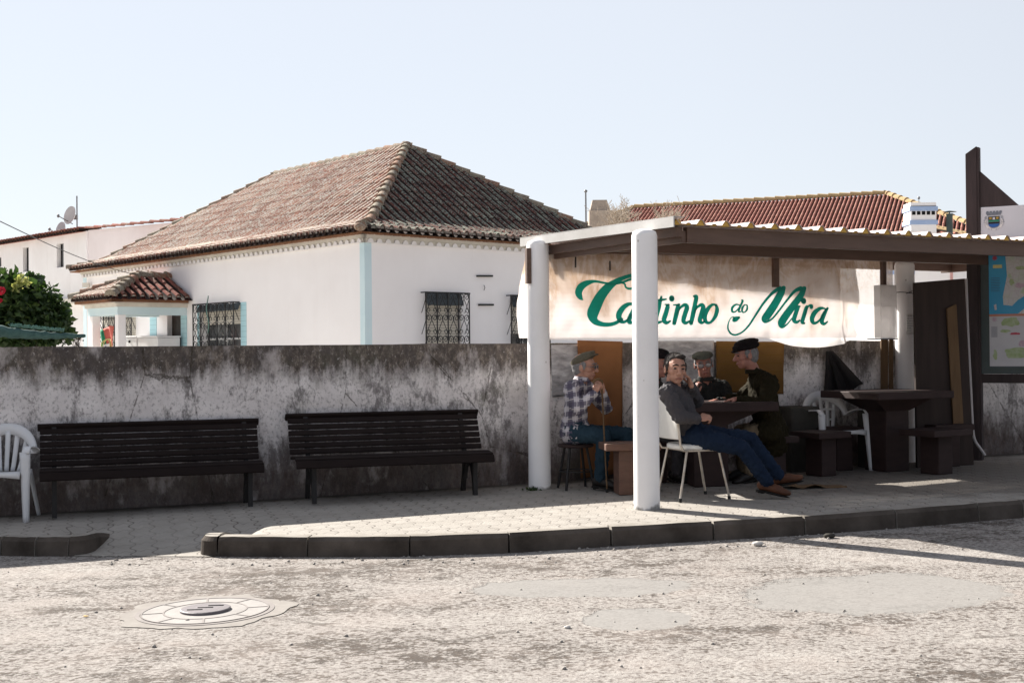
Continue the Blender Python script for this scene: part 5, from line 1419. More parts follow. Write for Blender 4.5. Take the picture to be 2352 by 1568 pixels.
# ================================================================== plastic armchairs
def plastic_chair(loc, ang, label, holes=False):
    t = thing('plastic_armchair', loc, label, 'chair', None, world=False, rz=ang)
    # local: y- is the front, width along x
    W, D, H = 0.27, 0.25, 0.84
    mb = MB()
    mb.grid(lambda u, v: V(((u - .5) * 0.46 * (1 - 0.12 * v), -0.24 + 0.46 * v, 0.435 - 0.03 * v - 0.012 * math.sin(PI * u) + (-0.03 * (1 - v / .1) if v < .1 else 0))), 12, 12)
    mb.build('seat', M['plastic'], t, solid=0.012, fix=False)
    mb = MB()
    mb.grid(lambda u, v: V(((u - .5) * 0.46, -0.245, 0.43 - 0.055 * v + 0.02 * math.sin(PI * u) * v)), 12, 2); mb.build('apron', M['plastic'], t, solid=0.01, fix=False)
    # arched back rim that runs down into the arms
    def rim(a): return V((0.275 * math.cos(a), 0.235 - 0.06 * abs(math.cos(a)) ** 1.5 + 0.05 * math.sin(a), 0.56 + 0.265 * math.sin(a) ** 0.9 if math.sin(a) > 0 else 0.56))
    mb = MB(); A = [PI * i / 24 for i in range(25)]
    def rimf(u, v):
        a = PI * (1 - u); p = rim(a); w_ = 0.055 + 0.045 * math.sin(a)
        return p + V((-math.cos(a) * w_ * (v), 0.004, -math.sin(a) * w_ * v)) 
    mb.grid(rimf, 32, 2); mb.build('back_rim', M['plastic'], t, solid=0.018, fix=False)
    for i in range(5):
        u = (i - 2) / 2.0; mb = MB()
        def slat(a, v, u=u):
            xt = u * 0.165; xb = u * 0.105; zt = 0.56 + 0.265 * max(0.0, 1 - (xt / 0.275) ** 2) ** 0.5 - 0.07
            z = 0.405 + (zt - 0.405) * v; x = xb + (xt - xb) * v ** 0.8
            return V((x + (a - .5) * (0.036 + .008 * v), 0.215 + 0.065 * v + 0.0 * a, z))
        mb.grid(slat, 2, 8); mb.build('back_slat', M['plastic'], t, solid=0.010, fix=False)
    if holes:
        mb = MB()
        for z in (0.52, 0.63): mb.box((0, 0.25, z), (0.30, 0.012, 0.022))
        mb.build('cross_rail', M['plastic'], t)
    for sx in (-1, 1):
        mb = MB(); mb.grid(lambda u, v: V((sx * (0.245 + 0.06 * v), -0.22 + 0.42 * u, 0.64 - 0.075 * (u) ** 3 - (0.05 * (1 - u / .12) if u < .12 else 0))), 14, 3); mb.build('arm', M['plastic'], t, solid=0.014, fix=False)
        # front leg carries the arm: broad channel tapering down
        mb = MB()
        def leg(a, v):
            z = 0.60 * (1 - v); w_ = 0.105 - 0.05 * v; y = -0.19 - 0.055 * v
            an = -0.9 + 2.2 * a
            return V((sx * (0.262 + 0.02 * v) + sx * (a - .5) * 0.085 * (1 - .45 * v), y - 0.03 * math.sin(PI * a), z))
        mb.grid(leg, 5, 10); mb.build('leg', M['plastic'], t, solid=0.010, fix=False)
        mb = MB()
        def leg2(a, v):
            z = 0.42 * (1 - v); w_ = 0.10 - 0.05 * v
            return V((sx * (0.20 + 0.055 * v) + sx * 0.02 * math.sin(PI * a), 0.19 + 0.075 * v + w_ * (a - .5), z))
        mb.grid(leg2, 5, 8); mb.build('leg', M['plastic'], t, solid=0.010, fix=False)
    return t
q = pave(80, 1198)
ac = 0.12
cx, cy = q.x - 0.38, q.y + 0.20
plastic_chair((cx, cy, pz(cx)), ac, 'white plastic armchair at the left edge beside the dark bench')
q = P(1916, 950, 13.35)
plastic_chair((q.x, 13.35, pz(q.x)), 0.30, 'white plastic armchair standing in the shade behind the stool and table', True)

# ================================================================== metal kitchen chair
A = pave(1564.5, 1154); Dq = pave(1684, 1145); C_ = pave(1627, 1136.5)
ex = V(((Dq - A).x, (Dq - A).y, 0)).normalized(); ey = V((-ex.y, ex.x, 0))
ang = math.atan2(ex.y, ex.x)
cs = A + ex * 0.235 + ey * 0.22
mc_ = thing('metal_chair', (cs.x, cs.y, pz(cs.x)), 'white kitchen chair on thin metal legs under the reclining man', 'chair', world=False, rz=ang)
SH = 0.475
mb = MB()
vs = []; n_ = 40
def sq(a, rx, ry, e=2.8):
    c, s = math.cos(a), math.sin(a); return (rx * math.copysign(abs(c) ** (2 / e), c), ry * math.copysign(abs(s) ** (2 / e), s))
for (sc_, z) in ((0.90, SH - 0.032), (1.0, SH - 0.018), (1.0, SH + 0.008), (0.93, SH + 0.02)):
    for i in range(n_):
        x, y = sq(2 * PI * i / n_, 0.215 * sc_, 0.205 * sc_); vs.append((x, y, z))
fs = [(j * n_ + i, j * n_ + (i + 1) % n_, (j + 1) * n_ + (i + 1) % n_, (j + 1) * n_ + i) for j in range(3) for i in range(n_)]
fs += [tuple(range(n_))[::-1], tuple(range(3 * n_, 4 * n_))]
mb.add(vs, fs, False); mb.build('seat', M['chair_white'], mc_)
mb = MB()
mb.grid(lambda u, v: V((-0.235 - 0.035 * v - 0.03 * math.sin(PI * u) * 0.6, (u - .5) * 0.41 * (1 - 0.10 * v * v), SH + 0.065 + 0.385 * v)), 14, 10)
bk = mb.build('backrest', M['chair_white'], mc_, solid=0.028, fix=False); bv = bk.modifiers.new('b', 'BEVEL'); bv.width = 0.01; bv.segments = 2
mb = MB()
for sy in (-1, 1): mb.tube([(-0.15, sy * 0.19, SH - 0.035), (-0.20, sy * 0.205, SH - 0.03), (-0.232, sy * 0.212, SH + 0.02), (-0.262, sy * 0.21, SH + 0.3), (-0.270, sy * 0.195, SH + 0.42), (-0.275, sy * 0.16, SH + 0.465)], 0.011, 8)
mb.tube([(-0.275, -0.16, SH + 0.465), (-0.282, 0, SH + 0.472), (-0.275, 0.16, SH + 0.465)], 0.011, 8)
mb.tube([(0.17, -0.19, SH - .035), (0.17, 0.19, SH - .035), (-0.15, 0.19, SH - .036), (-0.15, -0.19, SH - .035), (0.17, -0.19, SH - .036)], 0.010, 8)
mb.build('frame', M['steel'], mc_)
for (x, y) in ((-1, -1), (-1, 1), (1, -1), (1, 1)):
    mb = MB(); mb.tube([(x * 0.155, y * 0.185, SH - 0.03), (x * 0.24, y * 0.215, 0.03)], 0.0115, 8); lg = mb.build('leg', M['steel'], mc_)
    mb = MB(); mb.tube([(x * 0.2395, y * 0.2148, 0.034), (x * 0.243, y * 0.216, 0.0)], 0.015, 8); mb.build('rubber_foot', M['rubber'], lg)

# ================================================================== tables and pedestal stools
def slab_table(name, loc, ang, label, cat, group, w_, d_, h, ped, th=0.075, mt='table_wood', pedh=None, off=0.0):
    t = thing(name, loc, label, cat, group, world=False, rz=ang)
    mb = MB()
    k = 5
    mb.box((0, 0, h - th / 2), (w_, d_, th)); mb.build('tabletop' if name == 'table' else 'seat', M[mt], t, bevel=0.008)
    mb = MB(); pw, pd = ped
    mb.box((off, 0, (h - th) / 2), (pw, pd, h - th - 0.002)); mb.build('pedestal', M[mt], t, bevel=0.01)
    if name == 'table':
        mb = MB(); z0, z1 = h - th - 0.13, h - th - 0.002
        a, b = w_ * 0.38, pw * 0.5; c_, d2 = d_ * 0.30, pd * 0.5
        vs = [(-b, -d2, z0), (b, -d2, z0), (b, d2, z0), (-b, d2, z0), (-a, -c_, z1), (a, -c_, z1), (a, c_, z1), (-a, c_, z1)]
        vs = [(x * 1.01, y * 1.01, z) for x, y, z in vs]
        mb.add(vs, [(0, 3, 2, 1), (4, 5, 6, 7), (0, 1, 5, 4), (1, 2, 6, 5), (2, 3, 7, 6), (3, 0, 4, 7)]); mb.build('bracket', M[mt], t)
    return t
GT = 'slab topped tables in the shelter'; GS = 'pedestal stools around the tables'
tx, ty = 3.90, 13.18
slab_table('table', (tx, ty, pz(tx)), R(24), 'heavy dark table at the right with nobody sitting at it', 'table', GT, 0.98, 0.92, 0.83, (0.30, 0.34))
q = P(1784, 921, 11.95); t2x, t2y = q.x - 0.62, 12.23
slab_table('table', (t2x, t2y, pz(t2x)), R(6), 'heavy dark table where the capped men sit and lean', 'table', GT, 1.24, 0.62, q.z - pz(q.x), (0.34, 0.30), 0.085)
def stool(px, py, Y, ang, label, mt='table_wood', w_=0.50, d_=0.36, h=0.45, ped=(0.20, 0.24)):
    q = P(px, py, Y); return slab_table('pedestal_stool', (q.x, Y, pz(q.x)), ang, label, 'stool', GS, w_, d_, h, ped, 0.065, mt)
stool(1446, 1010, 11.72, R(8), 'reddish brown pedestal stool in front of the man in the plaid shirt', 'stool_wood', 0.52, 0.34, 0.475, (0.26, 0.24))
stool(1885, 1000, 12.85, R(30), 'dark pedestal stool left of the empty table, nearest the road', w_=0.44, d_=0.42)
stool(1925, 990, 13.36, R(20), 'dark pedestal stool hiding the seat of the white plastic chair', w_=0.50, d_=0.38)
stool(2150, 1000, 12.72, R(30), 'dark pedestal stool right of the empty table, in front of the leaning board', w_=0.56, d_=0.46)
stool(2170, 980, 13.45, R(20), 'dark pedestal stool behind the stool at the foot of the leaning board', w_=0.5, d_=0.34)
# lumps of masonry behind the men
mb = MB(); q = P(1840, 1000, 13.35)
mb.box((q.x - .02, 13.42, 0.36), (0.36, 0.34, 0.72), Rz(R(19))); o = mb.build('concrete_block', M['concrete'], None, bevel=0.03); tag(o, 'grey concrete block against the wall behind the big man in the green coat', 'block')
mb = MB(); q = P(2012, 1000, 13.5); mb.box((q.x, 13.62, 0.36), (0.30, 0.16, 0.66), Rz(R(19))); o = mb.build('concrete_block', M['concrete'], None, bevel=0.03); tag(o, 'grey concrete block by the wall between the plastic chair and the round white post', 'block')
# seats of the men
def box_seat(x, y, ang, label, mt='table_wood', h=0.46): 
    return slab_table('pedestal_stool', (x, y, pz(x)), ang, label, 'stool', GS, 0.46, 0.36, h, (0.24, 0.22), 0.065, mt)
# thin legged round stool of the man in plaid
q = P(1322, 1000, 12.24); rs_ = thing('round_stool', (q.x, 12.24, pz(q.x)), 'low round stool on thin splayed legs under the man in the plaid shirt', 'stool', world=False)
PSH = 0.435
mb = MB(); mb.lathe((0, 0, PSH - 0.03), [(0.165, 0), (0.175, 0.008), (0.175, 0.022), (0.165, 0.03), (0.001, 0.03)], 24); mb.build('seat', M['table_wood'], rs_)
for k in range(4):
    a = PI / 4 + k * PI / 2 + 0.25; mb = MB(); mb.tube([(0.12 * math.cos(a), 0.12 * math.sin(a), PSH - .03), (0.20 * math.cos(a), 0.20 * math.sin(a), 0)], 0.013, 8); mb.build('leg', M['bench_iron'], rs_)
mb = MB(); ring(mb, 0.152, 0.166, 0.17, 0.182, 24); mb.build('foot_ring', M['bench_iron'], rs_)

# ================================================================== boards leaning at the right end
a = pave(2107, 1074); b = pave(2237, 1067); 
at_ = P(2100, 649, a.y + 0.06); bt_ = P(2216, 639.5, b.y + 0.04)
nb = V(((b - a).y, -(b - a).x, 0)).normalized()
mb = MB(); mb.prism([a, b, bt_, at_], -nb * 0.035); db = mb.build('leaning_board', M['door_wood'], None, bevel=0.003); tag(db, 'tall dark brown board leaning beside the round white post', 'board')
def onb(px, py, off):                                # point on the board's face
    o = V((a.x, a.y, 0)) + nb * off; d = V(((bt_ + b - at_ - a).x, (bt_ + b - at_ - a).y, 0)).normalized(); p = hit(px, py, o, d)[2]
    f = (p.z - a.z) / (at_.z - a.z); return p - nb * 0.05 * f
mb = MB(); pp = [onb(2178, 708, .012), onb(2200, 698, .012), onb(2213, 985, .012), onb(2190, 985, .012)]; mb.prism(pp, nb * 0.018); tag(mb.build('plank', M['plank'], None), 'pale knotty plank with a slanted top standing against the dark brown board', 'plank')
for (x0, x1, yt, yb, lab, mt, Y) in ((2024, 2040, 778, 1050, 'weathered upright plank by the wall, nearest the hanging black jacket', 'plank', 13.9), (2043, 2052, 776, 1060, 'narrow weathered batten against the round white post under the screen', 'plank', 13.86)):
    q0 = P(x0, yb, Y); q1 = P(x1, yb, Y); t0 = P(x0, yt, Y + .05); t1 = P(x1, yt, Y + .05)
    mb = MB(); mb.prism([V((q0.x, q0.y, pz(q0.x))), V((q1.x, q1.y, pz(q1.x))), t1, t0], V((0, 0.03, 0))); tag(mb.build('plank', M[mt], None, bevel=0.002), lab, 'plank')
mb = MB(); q = [P(x, y, 13.72) for x, y in ((2219, 640), (2223, 760), (2229, 880), (2234, 980), (2239, 1010), (2252, 1030), (2262, 1045))]
mb.tube(catmull([tuple(v) for v in q], 5), 0.016, 8); tag(mb.build('pipe', M['dish'], None), 'thin pale hose running down between the brown board and the sign post', 'hose')
# small cream box under the right end of the screen
q0 = P(2012, 776, 13.55); q1 = P(2056, 654, 13.55)
bx = thing('meter_box', (q0.x, 13.55, 1.4), 'cream box on a bracket left of the rear round post', 'box')
mb = MB(); mb.box(((q0.x + q1.x) / 2 + .02, 13.62, (q0.z + q1.z) / 2), (abs(q1.x - q0.x), 0.12, q1.z - q0.z), Rz(math.atan2(bdir.y, bdir.x))); mb.build('body', M['film'], bx, bevel=0.006)
mb = MB(); mb.box(((q0.x + q1.x) / 2 - .03, 13.58, q0.z - 0.01), (0.28, 0.16, 0.015), Rz(math.atan2(bdir.y, bdir.x))); mb.build('bracket', M['metal_grey'], bx)
# paper notice and wire ties on the rear post
p3 = POSTS[2]
def arcsheet(p, r, a0, a1, z0, z1, mt, nm, lab, cat):
    mb = MB(); mb.grid(lambda u, v: V((p.x + r * math.cos(a0 + (a1 - a0) * u), p.y + r * math.sin(a0 + (a1 - a0) * u), z0 + (z1 - z0) * v)), 8, 4)
    o = mb.build(nm, mt, None, fix=False, solid=0.002); return tag(o, lab, cat)
zz = lambda y: P(2082, y, p3.y).z
nt = arcsheet(p3, 0.1115, R(-100), R(-45), zz(768), zz(722), M['flag_white'], 'notice', 'small white paper notice taped to the rear round post', 'notice')
mb = MB()
for i in range(7):
    z = zz(727 + i * 5.5)
    for j in range(6):
        a0 = R(-96 + j * 8 + random.random() * 3); a1 = a0 + R(5)
        if i > 4 and j > 2: continue
        vs = [V((p3.x + .1135 * math.cos(q_), p3.y + .1135 * math.sin(q_), z + h)) for q_, h in ((a0, 0), (a1, 0), (a1, .006), (a0, .006))]; mb.add(vs, [(0, 1, 2, 3)])
mb.build('print', M['ink'], nt, fix=False)
for (y, n2) in ((597, 1), (673, 2)):
    mb = MB(); z = zz(y); mb.tube([V((p3.x + .1125 * math.cos(a), p3.y + .1125 * math.sin(a), z + 0.008 * math.sin(a * 2))) for a in [R(-200 + 10 * i) for i in range(23)]], 0.004, 4)
    mb.tube([V((p3.x - 0.02, p3.y - .115, z - .01)), V((p3.x + .05, p3.y - .14, z + .02)), V((p3.x + .11, p3.y - .12, z + .05 * (n2 - 1)))], 0.003, 4)
    tag(mb.build('wire_tie', M['iron'], None), ['thin wire tied round the top of the rear post', 'twisted wire tied round the rear post above the paper notice'][n2 - 1], 'wire')
# black jacket hanging on the wall
def jk(u, v):
    tl, tr = (1899, 806), (1912, 806); bl_, br = (1893, 902), (1982, 884)
    x = (tl[0] * (1 - u) + tr[0] * u) * (1 - v) + (bl_[0] * (1 - u) + br[0] * u) * v
    y = (tl[1] * (1 - u) + tr[1] * u) * (1 - v) + (bl_[1] * (1 - u) + br[1] * u) * v + 14 * math.sin(PI * u) * v - 6 * math.sin(u * 9) * v
    q = on_wall(x, y, 0.04 + 0.035 * math.sin(u * 17) * v + 0.02 * noise.noise(V((u * 8, v * 4, 0))) + 0.03 * v); return q
mb = MB(); mb.grid(jk, 40, 24); tag(mb.build('jacket', M['black_cloth'], None, solid=0.015, fix=False), 'black jacket hanging in folds on the wall behind the empty table', 'jacket')
# cardboard scrap on the paving, litter
a = pave(1862, 1119)
mb = MB(); mb.grid(lambda u, v: V((a.x - .3 + .62 * u, a.y - .14 + .25 * v + .05 * u, pz(a.x) + 0.006 + 0.05 * max(0, noise.noise(V((u * 3, v * 2, 4)))) + (0.04 * (1 - u * 3) if u < .33 else 0))), 12, 6)
tag(mb.build('cardboard', M['plank'], None, solid=0.004, fix=False), 'flattened scrap of cardboard lying on the paving by the brown shoes', 'cardboard')
lit = [(1740, 1253, .045, 'paper', 'crumpled pale scrap lying on the road under the shelter kerb'), (1905, 1235, .05, 'concrete', 'dark pebble on the road against the kerb, at the edge of the shelter shadow'),
       (197, 1417, .02, 'foam', 'orange leaf on the road left of the manhole'), (1303, 1442, .02, 'paper', 'white scrap on the road below the small round repair patch')]
for i, (x, y, r_, mt, lab) in enumerate(lit):
    q = road(x, y); mb = MB(); n_ = 10; vs = []
    mb.ell((q.x, q.y, q.z + r_ * .35), (r_, r_ * .7, r_ * (.45 if i != 2 else .12)), n=8)
    mb.v = [tuple(V(v) + V((1, 1, 1)) * 0.25 * r_ * noise.noise(V(v) * 60)) for v in mb.v]
    tag(mb.build(['scrap', 'pebble', 'leaf', 'scrap'][i], M[mt], None), lab, ['scrap', 'pebble', 'leaf', 'scrap'][i])
mb = MB()
for i in range(700):
    x = random.uniform(-4.5, 5.5); y = random.choice([random.uniform(4.5, 9.2), kerb_y(x) - random.random() ** 2 * 0.4 - 0.02]); r_ = random.choice([.004, .006, .006, .009, .013]) * random.uniform(.8, 1.3)
    if y > kerb_y(x) - 0.01: continue
    b_ = len(mb.v); mb.ell((x, y, road_z(x, 0) + r_ * .3), (r_, r_ * .8, r_ * .6), Rz(random.random() * 3), n=6)
tag(mb.build('gravel', simple('gravel', (0.40, 0.37, 0.34), (0.22, 0.20, 0.18), 30, 0.95), None), kind='stuff')

# ================================================================== people
def m_skin(name, a, b):
    n = NT(name, 0.55, 0.35); co = n.coord()
    n.col(n.ramp(n.noise(co, 22, 4), [(0.3, a), (0.7, b)])); n.b.inputs['Subsurface Weight'].default_value = 0.05
    n.bump(n.noise(co, 90, 4), 0.25, 0.003); return n.m
M['skin'] = m_skin('skin', (0.46, 0.25, 0.18), (0.36, 0.18, 0.125))
M['skin_ruddy'] = m_skin('skin_ruddy', (0.40, 0.19, 0.14), (0.30, 0.13, 0.10))
M['hair_grey'] = simple('hair_grey', (0.26, 0.25, 0.25), (0.12, 0.115, 0.115), 60, 0.8, 0.2, 0.7, 120, 0, (1, 1, .4))
M['hair_dark'] = simple('hair_dark', (0.022, 0.016, 0.014), (0.05, 0.043, 0.04), 60, 0.8, 0.2, 0.7, 120, 0, (1, 1, .4))
M['tweed'] = simple('tweed_cap', (0.13, 0.115, 0.085), (0.09, 0.08, 0.06), 90, 0.95, 0.1, 0.4, 200)
M['tweed_green'] = simple('tweed_cap_green', (0.12, 0.12, 0.095), (0.085, 0.085, 0.07), 90, 0.95, 0.1, 0.4, 200)
M['beret'] = simple('beret_felt', (0.016, 0.012, 0.013), (0.010, 0.008, 0.009), 20, 0.95, 0.1, 0.3, 150)
M['jeans'] = simple('blue_jeans', (0.009, 0.016, 0.034), (0.016, 0.027, 0.052), 7, 0.9, 0.1, 0.5, 160)
M['jeans2'] = simple('teal_trousers', (0.017, 0.034, 0.050), (0.027, 0.050, 0.070), 7, 0.9, 0.1, 0.5, 160)
M['jacket_navy'] = simple('navy_jacket', (0.045, 0.044, 0.052), (0.068, 0.060, 0.062), 4, 0.75, 0.2, 0.4, 80)
M['jacket_dark'] = simple('dark_jacket', (0.020, 0.020, 0.019), (0.035, 0.035, 0.032), 12, 0.85, 0.2, 0.4, 80)
M['coat_green'] = simple('olive_coat', (0.024, 0.019, 0.009), (0.016, 0.013, 0.007), 5, 0.9, 0.1, 0.5, 80)
M['khaki'] = simple('khaki_trousers', (0.20, 0.15, 0.10), (0.15, 0.115, 0.075), 5, 0.9, 0.1, 0.4, 100)
M['boot'] = simple('brown_leather', (0.12, 0.045, 0.022), (0.075, 0.03, 0.016), 10, 0.6, 0.3, 0.4, 60)
M['shoe'] = simple('dark_shoe', (0.020, 0.016, 0.014), None, 10, 0.5)
M['sole'] = simple('shoe_sole', (0.012, 0.010, 0.009), None, 10, 0.8)
M['lens'] = simple('dark_lens', (0.02, 0.016, 0.016), None, 3, 0.1, 0.6, 0)
M['lens_clear'] = simple('pale_lens', (0.30, 0.28, 0.27), None, 3, 0.08, 0.7, 0)
M['eye'] = simple('eye_dark', (0.03, 0.02, 0.018), None, 3, 0.3)
M['lip'] = simple('lips', (0.26, 0.09, 0.075), None, 3, 0.6)
def m_plaid():
    n = NT('plaid_wool', 0.95, 0.1); s = n.sep(n.coord(R(20)))
    def band(v, per, w_, ph=0.0, per_=0):
        per = per * .78
        f = n.math('FRACT', n.math('ADD', n.math('DIVIDE', v, per), ph)); return n.ramp(f, [(0.0, 1.0), (w_, 1.0), (w_ + .03, 0.0), (0.97, 0.0)])
    wob = n.math('MULTIPLY', n.math('SUBTRACT', n.noise(n.coord(), 5, 2), 0.5), 0.07)
    x = n.math('ADD', n.math('ADD', s[0], n.math('MULTIPLY', s[1], 0.35)), wob); z = n.math('ADD', n.math('SUBTRACT', s[2], n.math('MULTIPLY', x, 0.12)), wob)
    c = n.mix(n.math('MULTIPLY', band(x, .13, .42), .8), (0.46, 0.43, 0.46), (0.06, 0.052, 0.085))
    c = n.mix(n.math('MULTIPLY', band(z, .12, .45), .75), c, (0.075, 0.065, 0.10))
    c = n.mix(n.math('MULTIPLY', band(x, .13, .06, .3), .75), c, (0.60, 0.55, 0.56)); c = n.mix(n.math('MULTIPLY', band(z, .12, .07, .3), .7), c, (0.60, 0.55, 0.52))
    n.col(c); n.bump(n.noise(n.coord(), 120, 3), 0.3, 0.003); return n.m
M['plaid'] = m_plaid()

def U(v): return V(v).normalized()
def hand(mb, w, d, nrm, curl=0.6, side=1, k=1.0):
    """w wrist, d towards the fingers, nrm palm side, side = which side the thumb is"""
    d = U(d); nrm = V(nrm); nrm = U(nrm - d * nrm.dot(d)); s = d.cross(nrm) * side
    c = V(w) + d * 0.045 * k
    Rm = Matrix((d, s, nrm)).transposed()
    mb.ell(c, (0.052 * k, 0.040 * k, 0.0165 * k), Rm, 12)
    mb.cap(w, V(w) + d * .03 * k, 0.026 * k, 0.024 * k)
    for i, (ln, off) in enumerate(((.072, .030), (.080, .010), (.075, -.010), (.060, -.029))):
        p = V(w) + d * (0.083 - 0.006 * abs(i - 1)) * k + s * off * k; dd = V(d); r_ = 0.0098 * k
        cr = curl * (1 + 0.12 * i)
        for j, f in enumerate((.45, .30, .25)):
            a = cr * (0.55 if j == 0 else 0.85); dd = (dd * math.cos(a) + nrm * math.sin(a)).normalized() if j == 0 else (Matrix.Rotation(a, 3, d.cross(nrm)) @ dd).normalized()
            q = p + dd * ln * f * k; mb.cap(p, q, r_, r_ * .9, 8); p = q; r_ *= .92
    p = V(w) + d * .022 * k + s * .028 * k; q = p + (d * .65 + s * .7 + nrm * .25).normalized() * .040 * k; e = q + (d * .9 + s * .15 + nrm * .45).normalized() * .034 * k
    mb.cap(p, q, .0125 * k, .0115 * k, 8); mb.cap(q, e, .011 * k, .009 * k, 8)

def head(mb, c, Fm, k=1.0, jowl=1.0):
    """Fm columns = right, forward, up"""
    g = lambda x, y, z: V(c) + Fm @ (V((x, y, z)) * k)
    e = lambda p, r_: mb.ell(g(*p), tuple(q * k for q in r_), Fm, 16)
    e((0, -.018, .042), (.074, .092, .082)); e((0, .012, .02), (.069, .080, .085)); e((0, .030, -.040), (.054 * jowl, .056, .062)); e((0, .052, -.083), (.026, .026, .020))
    e((.036, .050, -.012), (.026, .030, .026)); e((-.036, .050, -.012), (.026, .030, .026))          # cheeks
    e((0, .076, .036), (.050, .018, .012))                                                           # brow
    mb.cap(g(0, .084, .022), g(0, .110, -.022), .0095 * k, .0155 * k, 10); e((.012, .096, -.026), (.010, .010, .009)); e((-.012, .096, -.026), (.010, .010, .009))
    e((0, .080, -.055), (.024, .012, .006)); e((0, .077, -.067), (.020, .012, .007))
    e((0, -.01, -.055), (.052 * jowl, .06, .05))
    for sx in (-1, 1): e((sx * .076, -.008, .0), (.010, .020, .033)); e((sx * .079, .002, -.018), (.008, .010, .012))
    return g, e

def face_bits(root, c, Fm, k, glasses=None, brow='hair_dark', moustache=False, squint=True):
    g = lambda x, y, z: V(c) + Fm @ (V((x, y, z)) * k)
    for sx in (-1, 1):
        mb = MB(); mb.ell(g(sx * .030, .083, .012), (.014 * k, .008 * k, (.006 if squint else .009) * k), Fm, 10); mb.build('eye', M['eye'], root, fix=False)
        mb = MB(); mb.tube([g(sx * .010, .099, .036), g(sx * .030, .096, .042), g(sx * .052, .082, .036)], [.0045 * k, .006 * k, .0035 * k], 6); mb.build('eyebrow', M[brow], root)
    mb = MB(); mb.tube([g(-.026, .080, -.062), g(-.008, .0925, -.060), g(.008, .0925, -.060), g(.026, .080, -.063)], [.0025 * k, .0042 * k, .0042 * k, .0025 * k], 6); mb.build('mouth', M['lip'], root)
    if glasses:
        for sx in (-1, 1):
            mb = MB(); mb.ell(g(sx * .033, .104, .010), (.024 * k, .004 * k, .018 * k), Fm, 14); mb.build('lens', M[glasses], root, fix=False)
        mb = MB()
        for sx in (-1, 1):
            mb.tube([g(sx * .033 + .025 * math.cos(a), .105, .010 + .019 * math.sin(a)) for a in [2 * PI * i / 14 for i in range(15)]], .0016 * k, 5)
            mb.tube([g(sx * .057, .102, .014), g(sx * .076, .05, .016), g(sx * .080, -.01, .014)], .002 * k, 5)
        mb.tube([g(-.010, .106, .014), g(.010, .106, .014)], .002 * k, 5); mb.build('glasses_frame', M['metal_grey'], root)

def flat_cap(root, c, Fm, k, mt, size=1.0, tilt=0.0, brim=True, puff=0.0):
    Ft = Fm @ Matrix.Rotation(tilt, 3, 'X')
    g = lambda x, y, z: V(c) + Fm @ (V((0, 0, .078)) * k) + Ft @ (V((x, y, z)) * k)
    mb = MB()
    mb.ell(g(0, -.010, .000), (.090 * k * size, .112 * k * size, .034 * k), Ft, 18)
    mb.ell(g(0, -.022, .020 + puff), (.088 * k * size, .104 * k * size, .034 * k), Ft, 18)
    mb.ell(g(0, -.050, .006), (.085 * k * size, .075 * k * size, .040 * k), Ft, 18)
    if brim:
        mb.ell(g(0, .078, -.006), (.064 * k, .056 * k, .009 * k), Ft @ Matrix.Rotation(-0.30, 3, 'X'), 18)
        mb.ell(g(0, .060, .016), (.066 * k * size, .050 * k, .020 * k), Ft, 18)
    o = mb.build('cap', M[mt], root); remesh(o, .006, 6, .004, .05, 3); return o
def hair(root, c, Fm, k, mt, full=False):
    g = lambda x, y, z: V(c) + Fm @ (V((x, y, z)) * k); mb = MB()
    mb.ell(g(0, -.034, .022), (.080 * k, .085 * k, .078 * k), Fm, 16); mb.ell(g(0, -.050, -.015), (.070 * k, .060 * k, .06 * k), Fm, 14)
    for sx in (-1, 1): mb.ell(g(sx * .068, .010, .030), (.014 * k, .028 * k, .030 * k), Fm, 10); mb.ell(g(sx * .071, .018, .004), (.009 * k, .010 * k, .022 * k), Fm, 10)
    if full:
        mb.ell(g(0, -.024, .066), (.077 * k, .088 * k, .064 * k), Fm, 16); mb.ell(g(-.02, .045, .100), (.040 * k, .032 * k, .020 * k), Fm, 12)
    o = mb.build('hair', M[mt], root); remesh(o, .006, 3, .007, .022, 5); return o

def shoe(root, ank, toe, up, mt, k=1.0, sole=True, knee=None):
    ank = V(ank); sd_ = U(V(knee) - V(ank)) if knee is not None else V((0, 0, 1)); toe = V(toe); d = U(toe - ank); up = V(up); up = U(up - d * up.dot(d)); s = d.cross(up)
    Fm = Matrix((d, s, up)).transposed(); mb = MB(); mid = ank - up * .035
    heel = mid - d * .045
    mb.ell(heel + up * .0, (.050, .038, .045), Fm, 12); mb.cap(ank + sd_ * .085, ank - up * .01, .047, .046); mb.cap(heel, ank + d * .13 - up * .045, .038, .036); mb.ell(ank + d * .155 - up * .048, (.065, .046, .030), Fm, 12)
    mb.ell(ank + d * .07 - up * .03, (.08, .038, .036), Fm, 12)
    o = mb.build('shoe', M[mt], root); remesh(o, .008, 4)
    mb = MB(); 
    for (x0, x1, h) in ((-.09, .22, -.083),):
        mb.ell(ank + d * .06 + up * (h), (.155, .046, .012), Fm, 16)
    mb.ell(ank - d * .05 + up * -.092, (.045, .038, .014), Fm, 12)
    mb.build('sole', M['sole'], o, fix=False)
